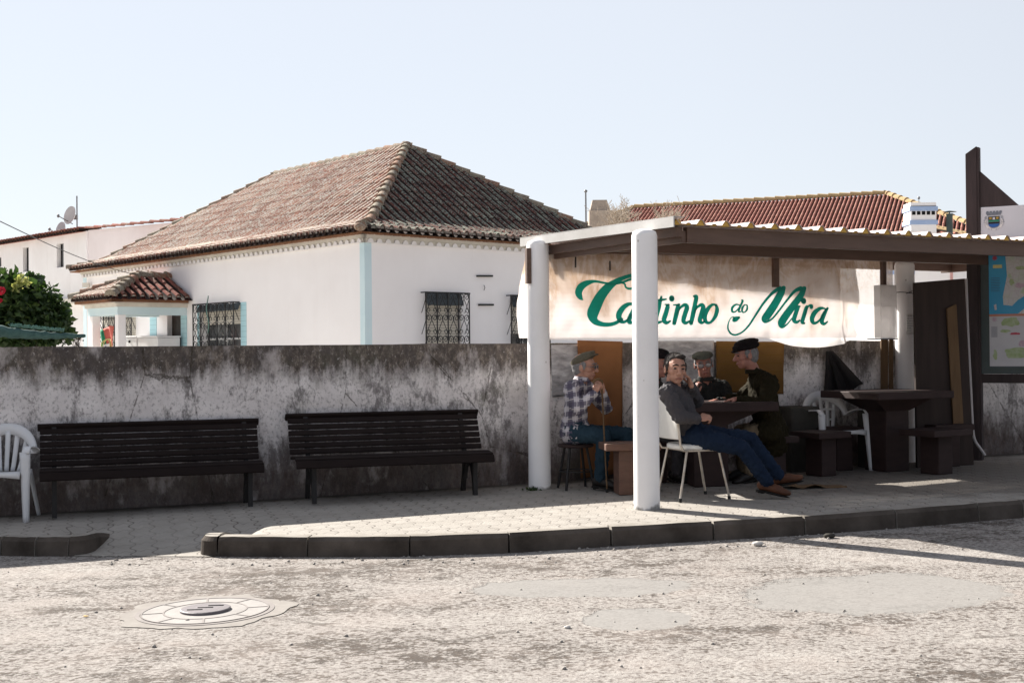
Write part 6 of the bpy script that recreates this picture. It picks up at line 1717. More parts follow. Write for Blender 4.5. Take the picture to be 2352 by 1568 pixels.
def person(J, label, skin='skin', top='jacket_dark', bottom='jeans', shoes='shoe', headk=1.0, bulk=1.0, coat=0.0, handspec=None, collar=True, topname='jacket', sleeve=1.0, belly=0.0, thigh=1.0):
    pel, chest, neck = V(J['pelvis']), V(J['chest']), V(J['neck']); hc = V(J['head']); fw = U(J['face']); 
    up = U(J.get('up', (0, 0, 1))); rt = U(fw.cross(up)); up = U(rt.cross(fw)); Fm = Matrix((rt, fw, up)).transposed()
    base = V((pel.x, pel.y, pz(pel.x))); root = thing('person', base, label, 'person')
    k = headk; shR, shL = V(J['shR']), V(J['shL']); across = U(shL - shR)
    b = bulk
    # body -----------------------------------------------------------------
    mb = MB(); g, e = head(mb, hc, Fm, k)
    mb.cap(neck - (neck - chest) * .15, hc + Fm @ V((0, -.02, -.04)) * k, .056 * k, .054 * k)
    mb.flatk = .62
    mb.cap(chest, neck - (neck - chest) * .3, .13 * b, .06 * b, flat=across); mb.cap(pel, chest, .125 * b, .125 * b, flat=across)
    mb.flatk = 1
    for s in 'RL':
        sh, el, wr, hp_2, kn, an = (V(J[x + s]) for x in ('sh', 'el', 'wr', 'hip', 'kn', 'an'))
        mb.cap(sh, el, .044, .037); mb.cap(el, wr, .037, .025); mb.cap(hp_2, kn, .075, .050); mb.cap(kn, an, .048, .035); mb.cap(chest + (sh - chest) * .5, sh, .05, .044)
        mb.cap(pel, hp_2, .09, .08); to = V(J['to' + s]); mb.cap(an, an + (to - an) * .35 - V((0, 0, .03)), .028, .022)
        hs = (handspec or {}).get(s)
        if hs: hand(mb, wr, hs[0], hs[1], hs[2], hs[3])
        else: hand(mb, wr, wr - el, (0, 0, -1), .5, 1 if s == 'R' else -1)
    o = mb.build('body', M[skin], root); remesh(o, .0055, 2)
    # garment on top --------------------------------------------------------
    mb = MB(); mb.flatk = .70
    nb_ = neck - (neck - chest) * .12
    mb.cap(pel - (chest - pel).normalized() * .0, chest, .152 * b, .158 * b, 20, flat=across); mb.cap(chest, nb_, .150 * b, .078 * b, 20, flat=across)
    mb.flatk = 1
    fwd = V(J.get('torso_fw', across.cross((chest - pel).normalized()) * -1))
    if belly: mb.ell(pel + (chest - pel) * .35 + U(fwd) * .05, (.13 * b, .13 * b, .15 * b), None, 14)
    if coat:
        for s in 'RL': mb.cap(V(J['hip' + s]), V(J['hip' + s]) + (V(J['kn' + s]) - V(J['hip' + s])) * coat, .115 * b, .10 * b)
        mb.cap(pel, pel - V((0, 0, coat * .3)), .15 * b, .16 * b, flat=across)
    for s in 'RL':
        sh, el, wr = (V(J[x + s]) for x in ('sh', 'el', 'wr'))
        mb.cap(chest + (sh - chest) * .45 + (neck - chest) * .35, sh, .085 * b, .068 * b * sleeve); mb.cap(sh, el, .066 * b * sleeve, .055 * b * sleeve); mb.cap(el, el + (wr - el) * .90, .055 * b * sleeve, .039 * b * sleeve)
    o = mb.build(topname, M[top], root); remesh(o, .0095, 5, .024, .07, len(label) % 17)
    if collar:
        mb = MB(); d = U(neck - chest)
        mb.grid(lambda u, v: nb_ + d * (.005 + .045 * v) + (across * math.cos(2 * PI * u) * (.072 + .012 * (1 - v)) + U(fwd) * math.sin(2 * PI * u) * (.068 + .012 * (1 - v))) * b, 24, 3); mb.build('collar', M[top], o, fix=False, solid=.012)
    # trousers ---------------------------------------------------------------
    mb = MB(); mb.flatk = .75; mb.cap(pel + (chest - pel) * .25, pel, .125 * b, .145 * b, flat=across); mb.flatk = 1
    for s in 'RL':
        hp_2, kn, an = (V(J[x + s]) for x in ('hip', 'kn', 'an'))
        mb.cap(pel + (hp_2 - pel) * .6, hp_2, .12 * b, .108 * b * thigh); mb.cap(hp_2, kn, .104 * b * thigh, .074); mb.cap(kn, kn + (an - kn) * .97, .073, .062)
    o = mb.build('trousers', M[bottom], root); remesh(o, .0095, 4, .022, .062, len(label) % 13 + 2)
    for s in 'RL': shoe(root, J['an' + s], J['to' + s], J.get('fup' + s, (0, 0, 1)), shoes, knee=J['kn' + s])
    return root, Fm, hc, k

# the man in plaid with a cane -------------------------------------------
pe = P(1322, 985, 12.24)
J = dict(pelvis=P(1320, 984, 12.25), chest=P(1324, 915, 12.22), neck=P(1336, 871, 12.2), head=P(1343, 845, 12.2), face=(0.93, -0.36, -0.02), up=(-.06, 0, 1),
         shR=P(1312, 892, 12.03), shL=P(1347, 890, 12.40), elR=P(1326, 938, 11.90), elL=P(1392, 938, 12.38), wrR=P(1366, 902, 11.93), wrL=P(1384, 898, 12.10),
         hipR=P(1322, 995, 12.12), hipL=P(1326, 995, 12.36), knR=P(1386, 1001, 11.98), knL=P(1440, 997, 12.22), anR=P(1380, 1098, 12.02), anL=P(1448, 1092, 12.15), toR=P(1416, 1104, 11.92), toL=P(1490, 1095, 12.1))
r_, Fm, hc, k = person(J, 'man in plaid shirt jacket, flat cap and dark glasses holding a cane', 'skin', 'plaid', 'jeans2', 'shoe', 1.13, .98, 0.08, {'R': ((.45, 0, .95), (.5, .5, -.3), 1.15, 1), 'L': ((-.25, -.2, .95), (-.4, -.6, -.3), 1.15, -1)}, True, 'jacket', 1.12)
hair(r_, hc, Fm, k, 'hair_grey'); flat_cap(r_, hc, Fm, k, 'tweed', 1.04, 0.5); face_bits(r_, hc, Fm, k, 'lens', 'hair_grey')
c0 = P(1382, 881, 11.97); c1 = P(1394, 1110, 11.85); c1.z = pz(c1.x)
cn = thing('walking_cane', (c1.x, c1.y, c1.z), 'thin wooden cane held upright by the man in plaid', 'cane')
mb = MB(); mb.tube([c0 + (c1 - c0) * 0.02, c0 + (c1 - c0) * .5, c1 + V((0, 0, .03))], [.009, .008, .007], 8); sh_ = mb.build('shaft', M['plank'], cn)
mb = MB(); mb.tube([c0, c0 + V((.0, -.01, .03)), c0 + V((-.03, -.02, .045)), c0 + V((-.07, -.03, .035)), c0 + V((-.085, -.03, .005))], .0125, 8); mb.build('handle', M['plank'], cn)
mb = MB(); mb.tube([c1 + V((0, 0, .035)), c1], .012, 8); mb.build('rubber_foot', M['rubber'], cn)

# the man leaning back on the metal chair -----------------------------------
J = dict(pelvis=P(1587, 993, 11.20), chest=P(1558, 925, 11.18), neck=P(1545, 883, 11.14), head=P(1551, 849, 11.10), face=(0.20, -0.97, -0.04), up=(.06, 0, 1), torso_fw=(.9, 0, .3),
         shR=P(1532, 903, 10.98), shL=P(1566, 903, 11.37), elR=P(1563, 958, 10.90), elL=P(1600, 922, 11.42), wrR=P(1606, 962, 10.98), wrL=P(1588, 886, 11.14),
         hipR=P(1594, 1000, 11.09), hipL=P(1594, 998, 11.31), knR=P(1704, 1028, 11.02), knL=P(1722, 1008, 11.30), anR=P(1764, 1108, 11.06), anL=P(1788, 1092, 11.28), toR=P(1806, 1118, 11.0), toL=P(1836, 1084, 11.2),
         fupR=(.2, 0, 1), fupL=(-.45, 0, .9))
r_, Fm, hc, k = person(J, 'dark haired man in a navy jacket and blue jeans leaning back with legs stretched out', 'skin', 'jacket_navy', 'jeans', 'boot', 1.19, 1.08, 0.0, {'R': ((.8, .1, .15), (.1, .5, -.5), .9, 1), 'L': ((-.35, -.05, 1), (-.9, -.2, -.1), .7, -1)}, True, 'jacket', 1.1, 0.0, .92)
hair(r_, hc, Fm, k, 'hair_dark', True); face_bits(r_, hc, Fm, k, None, 'hair_dark')

# the man with glasses behind the table ---------------------------------------
J = dict(pelvis=P(1628, 988, 12.90), chest=P(1626, 918, 12.86), neck=P(1621, 868, 12.80), head=P(1616, 838, 12.72), face=(-.05, -.98, -.12), up=(-.12, 0, 1),
         shR=P(1590, 890, 12.78), shL=P(1663, 888, 12.86), elR=P(1582, 930, 12.62), elL=P(1676, 926, 12.70), wrR=P(1598, 906, 12.44), wrL=P(1645, 921, 12.47),
         hipR=P(1608, 992, 12.86), hipL=P(1648, 992, 12.88), knR=P(1604, 1000, 12.46), knL=P(1652, 1000, 12.48), anR=P(1606, 1078, 12.50), anL=P(1650, 1078, 12.52), toR=P(1603, 1090, 12.32), toL=P(1650, 1090, 12.34))
r_, Fm, hc, k = person(J, 'man in grey green cap and glasses behind the table, one hand raised', 'skin_ruddy', 'jacket_dark', 'jeans2', 'shoe', 1.13, 1.0, 0.0, {'R': ((-.05, -.05, 1), (.7, .4, 0), .8, -1), 'L': ((-.7, -.6, 0), (0, 0, -1), .5, -1)}, True)
hair(r_, hc, Fm, k, 'hair_grey'); flat_cap(r_, hc, Fm, k, 'tweed_green', 1.08, .08, True, -.008); face_bits(r_, hc, Fm, k, 'lens_clear', 'hair_grey')
box_seat(J['pelvis'].x, 12.92, R(18), 'dark pedestal stool under the man with glasses behind the table', h=0.44)

# the big man in the beret -------------------------------------------------------
J = dict(pelvis=P(1768, 990, 12.66), chest=P(1752, 908, 12.60), neck=P(1732, 852, 12.54), head=P(1713, 818, 12.50), face=(-.97, -.22, -.10), up=(-.08, 0, 1), torso_fw=(-.9, -.3, 0),
         shR=P(1742, 876, 12.78), shL=P(1768, 880, 12.34), elR=P(1700, 918, 12.76), elL=P(1757, 934, 12.24), wrR=P(1668, 916, 12.62), wrL=P(1692, 917, 12.20),
         hipR=P(1758, 990, 12.72), hipL=P(1764, 992, 12.50), knR=P(1700, 990, 12.66), knL=P(1716, 992, 12.40), anR=P(1706, 1076, 12.62), anL=P(1722, 1084, 12.36), toR=P(1672, 1084, 12.6), toL=P(1690, 1094, 12.3))
r_, Fm, hc, k = person(J, 'big man in black flat cap and olive coat, seen in profile at the table', 'skin_ruddy', 'coat_green', 'khaki', 'shoe', 1.14, 1.26, .30, {'L': ((-.95, -.1, -.08), (0, 0, -1), .35, 1), 'R': ((-.95, -.2, -.05), (0, 0, -1), .4, -1)}, True, 'coat', 1.05, 0.0, .80)
hair(r_, hc, Fm, k, 'hair_grey'); flat_cap(r_, hc, Fm, k, 'beret', 1.10, -.10, True, .018); face_bits(r_, hc, Fm, k, None, 'hair_grey')
box_seat(J['pelvis'].x, 12.66, R(18), 'dark pedestal stool under the big man in the olive coat', h=0.43)

# the man hidden behind the front post -----------------------------------------------
J = dict(pelvis=P(1496, 995, 12.62), chest=P(1498, 920, 12.60), neck=P(1500, 868, 12.58), head=P(1510, 838, 12.50), face=(.80, -.58, -.06), up=(0, 0, 1),
         shR=P(1482, 890, 12.44), shL=P(1512, 890, 12.72), elR=P(1492, 945, 12.40), elL=P(1530, 940, 12.62), wrR=P(1535, 930, 12.36), wrL=P(1560, 920, 12.46),
         hipR=P(1496, 998, 12.54), hipL=P(1502, 998, 12.70), knR=P(1560, 1002, 12.50), knL=P(1568, 1002, 12.66), anR=P(1556, 1085, 12.50), anL=P(1566, 1082, 12.66), toR=P(1590, 1096, 12.42), toL=P(1600, 1092, 12.58))
r_, Fm, hc, k = person(J, 'man in a dark cap almost hidden behind the front post', 'skin_ruddy', 'jacket_dark', 'jacket_navy', 'shoe', 1.18, 1.0, 0.0, None, True)
hair(r_, hc, Fm, k, 'hair_grey'); flat_cap(r_, hc, Fm, k, 'beret', 1.12, .0, True, .012); face_bits(r_, hc, Fm, k, None, 'hair_grey')
box_seat(J['pelvis'].x, 12.62, R(18), 'dark pedestal stool under the man hidden behind the front post', h=0.44)

# ================================================================== buildings behind, on the left
LY = 37.0
lc = P(199, 600, LY); lc.z = 0
ld = V((-1638 - 1176, 2900, 0)).normalized(); ldn = V((ld.y, -ld.x, 0)) * -1
if ldn.y < 0: ldn = -ldn
lb = thing('white_building', (lc.x, lc.y, 0), 'two storey white building with narrow dark windows behind the bush', 'building')
def lsx(px, py): return hit(px, py, lc, ld)
TZ = lsx(199, 530)[1]; L_end = 16.0; GZ2 = -0.8
ops = []
for (x0, x1, y0, y1) in ((56, 66, 567, 623), (134, 146, 558, 613), (-8, 3, 590, 612)):
    s_a, s_b = sorted((lsx(x0, y0)[0], lsx(x1, y0)[0])); ops.append((s_a, s_b + 0.12, lsx(x1, y1)[1], lsx(x1, y0)[1]))
mb = MB(); wall_face(mb, lc, ld, L_end, GZ2, TZ, ops, 0.22, ldn)
wall_face(mb, lc + ld * L_end, ldn, 8, GZ2, TZ, (), 0.2, ld); wall_face(mb, lc, ldn, 8, GZ2, TZ, (), 0.2, ld)
mb.build('wall', M['far_white'], lb, fix=False)
for (a, b, c, d) in ops:
    mb = MB(); o = lc + ldn * 0.13
    mb.prism([V((*(o + ld * a).xy, c)), V((*(o + ld * (b)).xy, c)), V((*(o + ld * b).xy, d)), V((*(o + ld * a).xy, d))], ldn * 0.04); w_ = mb.build('window', M['dark'], lb)  # recess shade put into the near black window colour
    mb = MB(); o = lc + ldn * 0.10
    for s_ in (a + .05, (a + b) / 2): mb.prism([V((*(o + ld * (s_)).xy, c)), V((*(o + ld * (s_ + .05)).xy, c)), V((*(o + ld * (s_ + .05)).xy, d)), V((*(o + ld * s_).xy, d))], ldn * 0.03)
    mb.build('frame', M['metal_grey'], w_)
mb = MB(); z = lsx(120, 690)[1]; o = lc - ldn * 0.25
mb.prism([V((*o.xy, z)), V((*(o + ld * L_end).xy, z)), V((*(o + ld * L_end).xy, z - .16)), V((*o.xy, z - .16))], ldn * 0.249); mb.build('ledge', M['trim_cream'], lb)
# eave row of tiles
mb = MB(); o = lc - ldn * 0.22; o.z = TZ
tiles(mb, o, ld, ldn, lambda d: d * 0.1, lambda s: 0.7, 0, L_end, 0.22, 0.4); under(mb, o, ld, ldn, lambda d: d * .1, lambda s: 0.7, 0, L_end, 0.04)
mb.build('roof', [M['tile_porch'], M['tile_under'], M['tile_pan']], lb, fix=False)
# adjoining blank gable to the right
rc_ = lc + V((0, 0, 0)); gd = V((1, 0.75, 0)).normalized()
lb2 = thing('white_building', (lc.x, lc.y, 0.0), 'blank pale pink white wall adjoining the two storey building, rising behind the tiled roof', 'building')
o2 = lc + ldn * 0.05 - ld * 0.002
s_end = hit(432, 508, o2, -ld)[0]; z_end = hit(432, 508, o2, -ld)[1]
mb = MB(); ee = -ld
p = [V((*o2.xy, GZ2)), V((*(o2 + ee * s_end).xy, GZ2)), V((*(o2 + ee * s_end).xy, z_end)), V((*o2.xy, TZ + 0.02))]
mb.prism(p, ldn * 5); mb.build('wall', M['far_pink'], lb2)
mb = MB(); rr = V((*o2.xy, TZ + .05)) - ldn * 0.05; r2 = V((*(o2 + ee * s_end).xy, z_end + .03)) - ldn * .05
ridge_caps(mb, rr, r2, 0.055, 0.55, lift=0.0, stepup=0.03); mb.build('ridge_cap', M['tile_porch'], lb2, fix=False)

# satellite dishes
def dish(px, py, Y, rad, label, mast=None, ang=0.6):
    q = P(px, py, Y); t = thing('satellite_dish', (q.x, q.y, q.z), label, 'satellite dish', None, world=False)
    mb = MB(); prof_ = [(0.001, 0.0), (rad * .35, 0.01), (rad * .7, 0.05), (rad, 0.11), (rad * 1.02, 0.115)]
    ax = V((-0.55, -0.8, 0.25)).normalized(); mb.lathe((0, 0, 0), prof_, 32, axis=ax)
    mb.v = [(v[0], v[1], v[2] * 1.08) for v in mb.v]
    o = mb.build('reflector', M['dish'], t, fix=False, solid=0.012)
    mb = MB(); mb.tube([ax * 0.0 + V((0, 0, -rad * .9)), ax * 0.45 + V((-.05, 0, -rad * .55))], 0.014, 6); mb.ell(ax * 0.47 + V((-.05, 0, -rad * .53)), (.045, .045, .06), n=8); mb.build('feed_arm', M['metal_grey'], t)
    if mast:
        z0, z1 = P(px, mast[1], Y).z - q.z, P(px, mast[0], Y).z - q.z
        mb = MB(); mb.tube([(0.09, .12, z0), (0.09, .12, z1)], 0.022, 8); mb.box((0.06, .07, -.02), (.12, .1, .14)); mb.build('mast', M['metal_grey'], t)
dish(167, 497, 38.5, 0.26, 'grey satellite dish on a tall mast above the white building roof', (449, 535))
dish(146, 529, 40.0, 0.22, 'grey satellite dish half hidden behind the tile edge of the white building')
# low sheds behind the bush
mb = MB(); q0 = P(65, 800, 30); q1 = P(94, 740, 30)
mb.box(((q0.x + q1.x) / 2, 30, 0.75), (q1.x - q0.x + .02, 0.3, 2.3)); o = mb.build('pillar', M['far_white'], None, bevel=0.01); tag(o, 'short white wall end between the bush and the garden wall', 'pillar')
mb = MB(); q = P(109, 780, 29); mb.tube([(q.x, 29, -.5), (q.x, 29, q.z + .15)], 0.07, 10); tag(mb.build('drainpipe', M['metal_grey'], None), 'dark upright pipe standing behind the bush', 'pipe')

# ================================================================== buildings behind, on the right
FY = 58.0
rp1 = P(2035, 447, FY); fd = V((-5465 - 1176, 2900, 0)).normalized()      # ridge direction, away to the left
fin = V((-fd.y, fd.x, 0)); fin = fin if fin.y > 0 else -fin              # away from us
s_l, z_l, rp0 = hit(1458, 477, rp1, fd)
fb = thing('red_roofed_building', (rp1.x, rp1.y, 0), 'long building with a bright red hipped tile roof beyond the shelter', 'building')
RWD = 4.6; SL = 0.50
el = rp1.z - RWD * SL
fo_ = V((rp1.x, rp1.y, 0)) - fin * RWD - fd * RWD; fo_.z = el
FL = s_l + 2 * RWD
fdm = lambda s: max(0, min(s, FL - s, RWD))
mb = MB(); tiles(mb, fo_, fd, fin, lambda d: d * SL, fdm, 0, FL, 0.19, 0.42, ends=True, seg=4); under(mb, fo_, fd, fin, lambda d: d * SL, fdm, 0, FL)
rff = mb.build('roof', [M['tile_red'], M['mortar'], M['tile_pan']], fb, fix=False)
fo2 = fo_ + V((0, 0, 0)); mb = MB()
under(mb, fo2, fin, fd, lambda d: d * SL, lambda s: max(0, min(s, 2 * RWD - s)), 0, 2 * RWD); under(mb, fo2 + fin * 2 * RWD, fd, -fin, lambda d: d * SL, fdm, 0, FL); under(mb, fo2 + fd * FL, fin, -fd, lambda d: d * SL, lambda s: max(0, min(s, 2 * RWD - s)), 0, 2 * RWD)
mb.build('roof_slope', M['tile_red'], rff, fix=False)
mb = MB(); A1 = V((*rp1.xy, rp1.z)); A0 = V((*(V((*rp1.xy, 0)) + fd * s_l).xy, rp1.z))
ridge_caps(mb, A0, A1, 0.15, 0.5); 
for c, ap in ((fo_, A1), (fo_ + fd * FL, A0), (fo_ + fin * 2 * RWD, A1)): ridge_caps(mb, c, ap, 0.14, 0.45)
mb.build('ridge_cap', M['tile_yellow'], rff, fix=False)
mb = MB(); c = V((fo_.x, fo_.y, -0.5)) + fd * .5 + fin * .5
mb.prism([c, c + fd * (FL - 1), c + fd * (FL - 1) + fin * (2 * RWD - 1), c + fin * (2 * RWD - 1)], (0, 0, el + 0.45)); mb.build('wall', M['far_white'], fb)

# house with the blue banded chimney
CY = 31.0
hc0 = P(2103, 700, CY); hc1 = P(2186, 700, CY)
nh = thing('white_house', (hc1.x, CY, 0), 'white house with a pink painted corner seen below the shelter beam', 'house')
hd = V((0.93, 0.36, 0)).normalized(); hdn = V((-hd.y, hd.x, 0))
cc_ = V((hc1.x, CY, 0))
zt2 = P(2186, 545, CY).z
mb = MB(); c = V((cc_.x, cc_.y, -0.5)) - V((3.6, -0.1, 0)); le = V((1, -0.02, 0)).normalized()
LW = 1.75
pA = cc_ - le * LW
mb.prism([V((*pA.xy, -.5)), V((*cc_.xy, -.5)), V((*cc_.xy, zt2)), V((*pA.xy, zt2))], V((0.2, 4.5, 0))); mb.build('wall', M['house_white'], nh)
rgt = hit(2219, 620, cc_, V((0.75, 0.66, 0)).normalized()); 
rd = V((0.75, 0.66, 0)).normalized()
mb = MB(); mb.prism([V((*(cc_ + rd * .01).xy, -.5)), V((*(cc_ + rd * rgt[0]).xy, -.5)), V((*(cc_ + rd * rgt[0]).xy, zt2)), V((*(cc_ + rd * .01).xy, zt2))], V((-0.3, 3.5, 0))); mb.build('wall', M['far_white'], nh)
M['pink'] = simple('pink_edge', (0.62, 0.36, 0.34), (0.55, 0.32, 0.30), 4, 0.85)
mb = MB(); mb.box((cc_.x, cc_.y - .01, zt2 / 2 - .3), (0.055, 0.05, zt2 + .4)); mb.build('corner_band', M['pink'], nh)
z0 = P(2060, 603, CY).z; mb = MB()
mb.prism([V((*pA.xy, z0)) + V((0, -.02, 0)), V((*cc_.xy, z0)) + V((-.9, -.02, 0)), V((*cc_.xy, z0 + .10)) + V((-.9, -.02, 0)), V((*pA.xy, z0 + .10)) + V((0, -.02, 0))], V((0, 0.018, 0)))
mb.build('blue_band', M['chimney_blue'], nh)
z0 = P(2060, 630, CY).z; mb = MB()
mb.prism([V((*pA.xy, z0)) + V((0, -.02, 0)), V((*cc_.xy, z0)) + V((-.9, -.02, 0)), V((*cc_.xy, z0 + .09)) + V((-.9, -.02, 0)), V((*pA.xy, z0 + .09)) + V((0, -.02, 0))], V((0, 0.018, 0)))
mb.build('blue_band', M['chimney_blue'], nh)
q0 = P(2041, 688, CY - .1); q1 = P(2052, 650, CY - .1)
mb = MB(); mb.box(((q0.x + q1.x) / 2, CY - .02, (q0.z + q1.z) / 2), (q1.x - q0.x, .06, q1.z - q0.z)); w_ = mb.build('window', M['frame_white'], nh)
mb = MB(); mb.box(((q0.x + q1.x) / 2 + .01, CY - .055, (q0.z + q1.z) / 2 - .02), ((q1.x - q0.x) * .6, .01, (q1.z - q0.z) * .8)); mb.build('pane', M['glass'], w_)
# its tiled roof
mb = MB(); e_ = V((1, -0.02, 0)).normalized(); n2 = V((0.02, 1, 0)); o = pA - n2 * .25 - e_ * .1; o.z = zt2
tiles(mb, o, e_, n2, lambda d: d * 0.15, lambda s: 0.9, 0, LW + .2, 0.2, 0.4); under(mb, o, e_, n2, lambda d: d * .15, lambda s: 0.9, 0, LW + .2)
r3 = mb.build('roof', [M['tile_porch'], M['mortar'], M['tile_pan']], nh, fix=False)
mb = MB(); n3 = V((-rd.y, rd.x, 0)); o = cc_ - n3 * .25; o.z = zt2 
RG = rgt[0] + .35
tiles(mb, o, rd, n3, lambda d: d * 0.28, lambda s: 1.6, 0, RG, 0.2, 0.4); under(mb, o, rd, n3, lambda d: d * .28, lambda s: 1.6, 0, RG); mb.build('roof_slope', [M['tile_yellow'], M['mortar'], M['tile_pan']], r3, fix=False)
# chimney
KY = 30.6
def cz(y): return P(2122, y, KY).z
cx_ = P(2122, 500, KY).x; cwid = (P(2152, 500, KY).x - P(2093, 500, KY).x)
mb = MB(); mb.box((cx_, KY + .3, (cz(540) + cz(474)) / 2), (cwid, 0.55, cz(474) - cz(540) + .2)); ch = mb.build('chimney', M['house_white'], r3)
for (y0, y1, ex_) in ((484, 474, 0.14), (515.5, 505.5, 0.14)):
    mb = MB(); mb.box((cx_, KY + .3, (cz(y0) + cz(y1)) / 2), (cwid + ex_ * .45, 0.55 + ex_ * .5, cz(y1) - cz(y0))); mb.build('band', M['chimney_blue'], ch, bevel=0.005)
zc0 = cz(474)
mb = MB(); vs = []
for (k_, h) in ((1.02, .001), (0.9, 0.05), (0.5, 0.115), (0.02, 0.12)):
    vs += [(cx_ + sx * cwid / 2 * k_, KY + .3 + sy * 0.28 * k_, zc0 + h) for sx, sy in ((-1, -1), (1, -1), (1, 1), (-1, 1))]
mb.add(vs, [(i * 4 + j, i * 4 + (j + 1) % 4, (i + 1) * 4 + (j + 1) % 4, (i + 1) * 4 + j) for i in range(3) for j in range(4)]); mb.build('cap', M['concrete'], ch)
for i in range(5):
    x = cx_ - cwid * .38 + i * cwid * .19; mb = MB(); mb.box((x, KY + .022, cz(489)), (0.08, 0.02, 0.085)); mb.build('vent', M['dark'], ch)
mb = MB(); mb.tube([(cx_ - .02, KY + .3, zc0 + .11), (cx_ - .02, KY + .3, zc0 + .22)], 0.008, 5); mb.ell((cx_ - .02, KY + .3, zc0 + .24), (.035, .03, .04), n=8); mb.build('finial', M['metal_grey'], ch)
q = P(2181, 510, KY); t = thing('flue', (q.x, KY, q.z), 'dark green metal flue with a flat cowl behind the blue banded chimney', 'flue')
zt3 = P(2181, 491, KY).z
M['flue'] = simple('flue_green', (0.05, 0.075, 0.075), None, 4, 0.5)
mb = MB(); mb.lathe((q.x, KY, q.z - .3), [(0.075, 0), (0.075, zt3 - q.z + .3 - .03), (0.09, zt3 - q.z + .3)], 16); mb.build('pipe', M['flue'], t)
mb = MB(); mb.lathe((q.x, KY, zt3 + .045), [(0.17, 0), (0.02, 0.03), (.001, .032)], 16); mb.build('cowl', M['flue'], t)
mb = MB(); mb.tube([(q.x, KY, zt3 - .02), (q.x, KY, zt3 + .06)], 0.012, 6); mb.build('rod', M['flue'], t)

# stone chimney and aerial mast far away, bare tree in front of them
SY = 50
q = P(1377, 520, SY); t = thing('stone_chimney', (q.x, SY, q.z), 'tapered old stone chimney left of the long red roof', 'chimney')
zt4 = P(1377, 461, SY).z; zb4 = P(1377, 486, SY).z
mb = MB()
def frust(mb, cx, cy, a0, a1, z0, z1):
    vs = [(cx + sx * a * .5, cy + sy * a * .5, z) for (a, z) in ((a0, z0), (a1, z1)) for sx, sy in ((-1, -1), (1, -1), (1, 1), (-1, 1))]
    mb.add(vs, [(0, 1, 5, 4), (1, 2, 6, 5), (2, 3, 7, 6), (3, 0, 4, 7), (4, 5, 6, 7), (3, 2, 1, 0)])
frust(mb, q.x + .05, SY, 1.15, 0.95, q.z - 6, zb4 - .001); mb.build('base', M['stone'], t)
mb = MB(); frust(mb, q.x, SY, 0.78, 0.56, zb4, zt4); mb.build('stack', M['stone'], t)
q = P(1346, 520, 48); t = thing('aerial_mast', (q.x, 48, q.z), 'thin grey mast with a small knob beside the stone chimney', 'mast')
zt5 = P(1346, 441, 48).z
mb = MB(); mb.tube([(q.x, 48, q.z - 4), (q.x, 48, zt5)], [0.05, 0.032], 6); mb.build('pole', M['metal_grey'], t)
mb = MB(); mb.ell((q.x, 48, zt5 + .03), (.07, .07, .06), n=8); mb.build('knob', M['metal_grey'], t)
# bare tree
def bare_tree(px, py_base, py_top, Y, label, spread, seed, dens=1.0):
    rnd = random.Random(seed); q = P(px, py_base, Y); zt_ = P(px, py_top, Y).z; H = zt_ - q.z
    t = thing('bare_tree', (q.x, Y, pz(q.x)), label, 'tree')
    tr = MB(); tr.tube([(q.x, Y, pz(q.x) - .2), (q.x + .05, Y, q.z * .6), (q.x, Y, q.z)], [0.16, 0.11, 0.08], 8); tr.build('trunk', M['twig'], t)
    cr = MB()
    def grow(p, d, l, r_, k):
        n_ = 5; pts = [p]; dd = V(d)
        for i in range(n_):
            dd = (dd + V((rnd.uniform(-1, 1), rnd.uniform(-1, 1), rnd.uniform(-.35, .6))) * 0.16).normalized(); pts.append(pts[-1] + dd * l / n_)
        cr.tube(pts, [max(.007, r_ * (1 - .6 * i / n_)) for i in range(n_ + 1)], 4, caps=False)
        if k <= 0: return
        for i in range(rnd.choice([3, 4, 4, 5]) if k > 1 else rnd.choice([3, 4])):
            j = rnd.randint(1, n_); a = rnd.uniform(0, 2 * PI); nd = (dd + V((math.cos(a), math.sin(a) * .8, rnd.uniform(-.3, .45))) * rnd.uniform(.5, 1.0)).normalized()
            grow(pts[j], nd, l * rnd.uniform(.5, .78), r_ * .5, k - 1)
    for i in range(int(9 * dens)):
        a = rnd.uniform(0, 2 * PI); grow(V((q.x, Y, q.z - rnd.random() * .5)), V((math.cos(a) * spread, math.sin(a) * spread, rnd.uniform(.3, 1))).normalized(), H * rnd.uniform(.35, .6), 0.03, 3)
    cr.build('crown', M['twig'], t, fix=False)
bare_tree(1412, 520, 405, 40, 'leafless pale tree rising left of the red roof', 0.9, 4, 0.8)
bare_tree(1480, 540, 425, 41, 'low spreading leafless tree in front of the left end of the red roof', 2.2, 9, 1.3)

# far hill and trees at the gap on the right
mb = MB()
mb.grid(lambda u, v: V((40 + 160 * u, 190 + 60 * v, (-1 + 17 * math.sin(PI * min(1, v * 1.0)) * (0.75 + .25 * noise.noise(V((u * 4, v * 3, 0)))) if v > 0 else -1))), 40, 16)
M['hill'] = simple('hill_green', (0.10, 0.125, 0.085), (0.16, 0.17, 0.12), 0.05, 0.95)
tag(mb.build('hill', M['hill'], None), kind='structure')
def m_leaf(name, a, b, c, sc=9):
    n = NT(name, 0.55, 0.35); n.col(n.ramp(n.attr(), [(0.0, a), (0.5, b), (1.0, c)]))
    tr = n.n.new('ShaderNodeBsdfTranslucent'); tr.inputs[0].default_value = (b[0] * 1.6, b[1] * 1.6, b[2], 1)
    m1 = n.n.new('ShaderNodeMixShader'); m1.inputs[0].default_value = 0.22; n.l.new(n.b.outputs[0], m1.inputs[1]); n.l.new(tr.outputs[0], m1.inputs[2]); n.l.new(m1.outputs[0], n.out.inputs['Surface']); return n.m
M['leaf'] = m_leaf('citrus_leaves', (0.018, 0.04, 0.012), (0.035, 0.07, 0.02), (0.10, 0.15, 0.04))
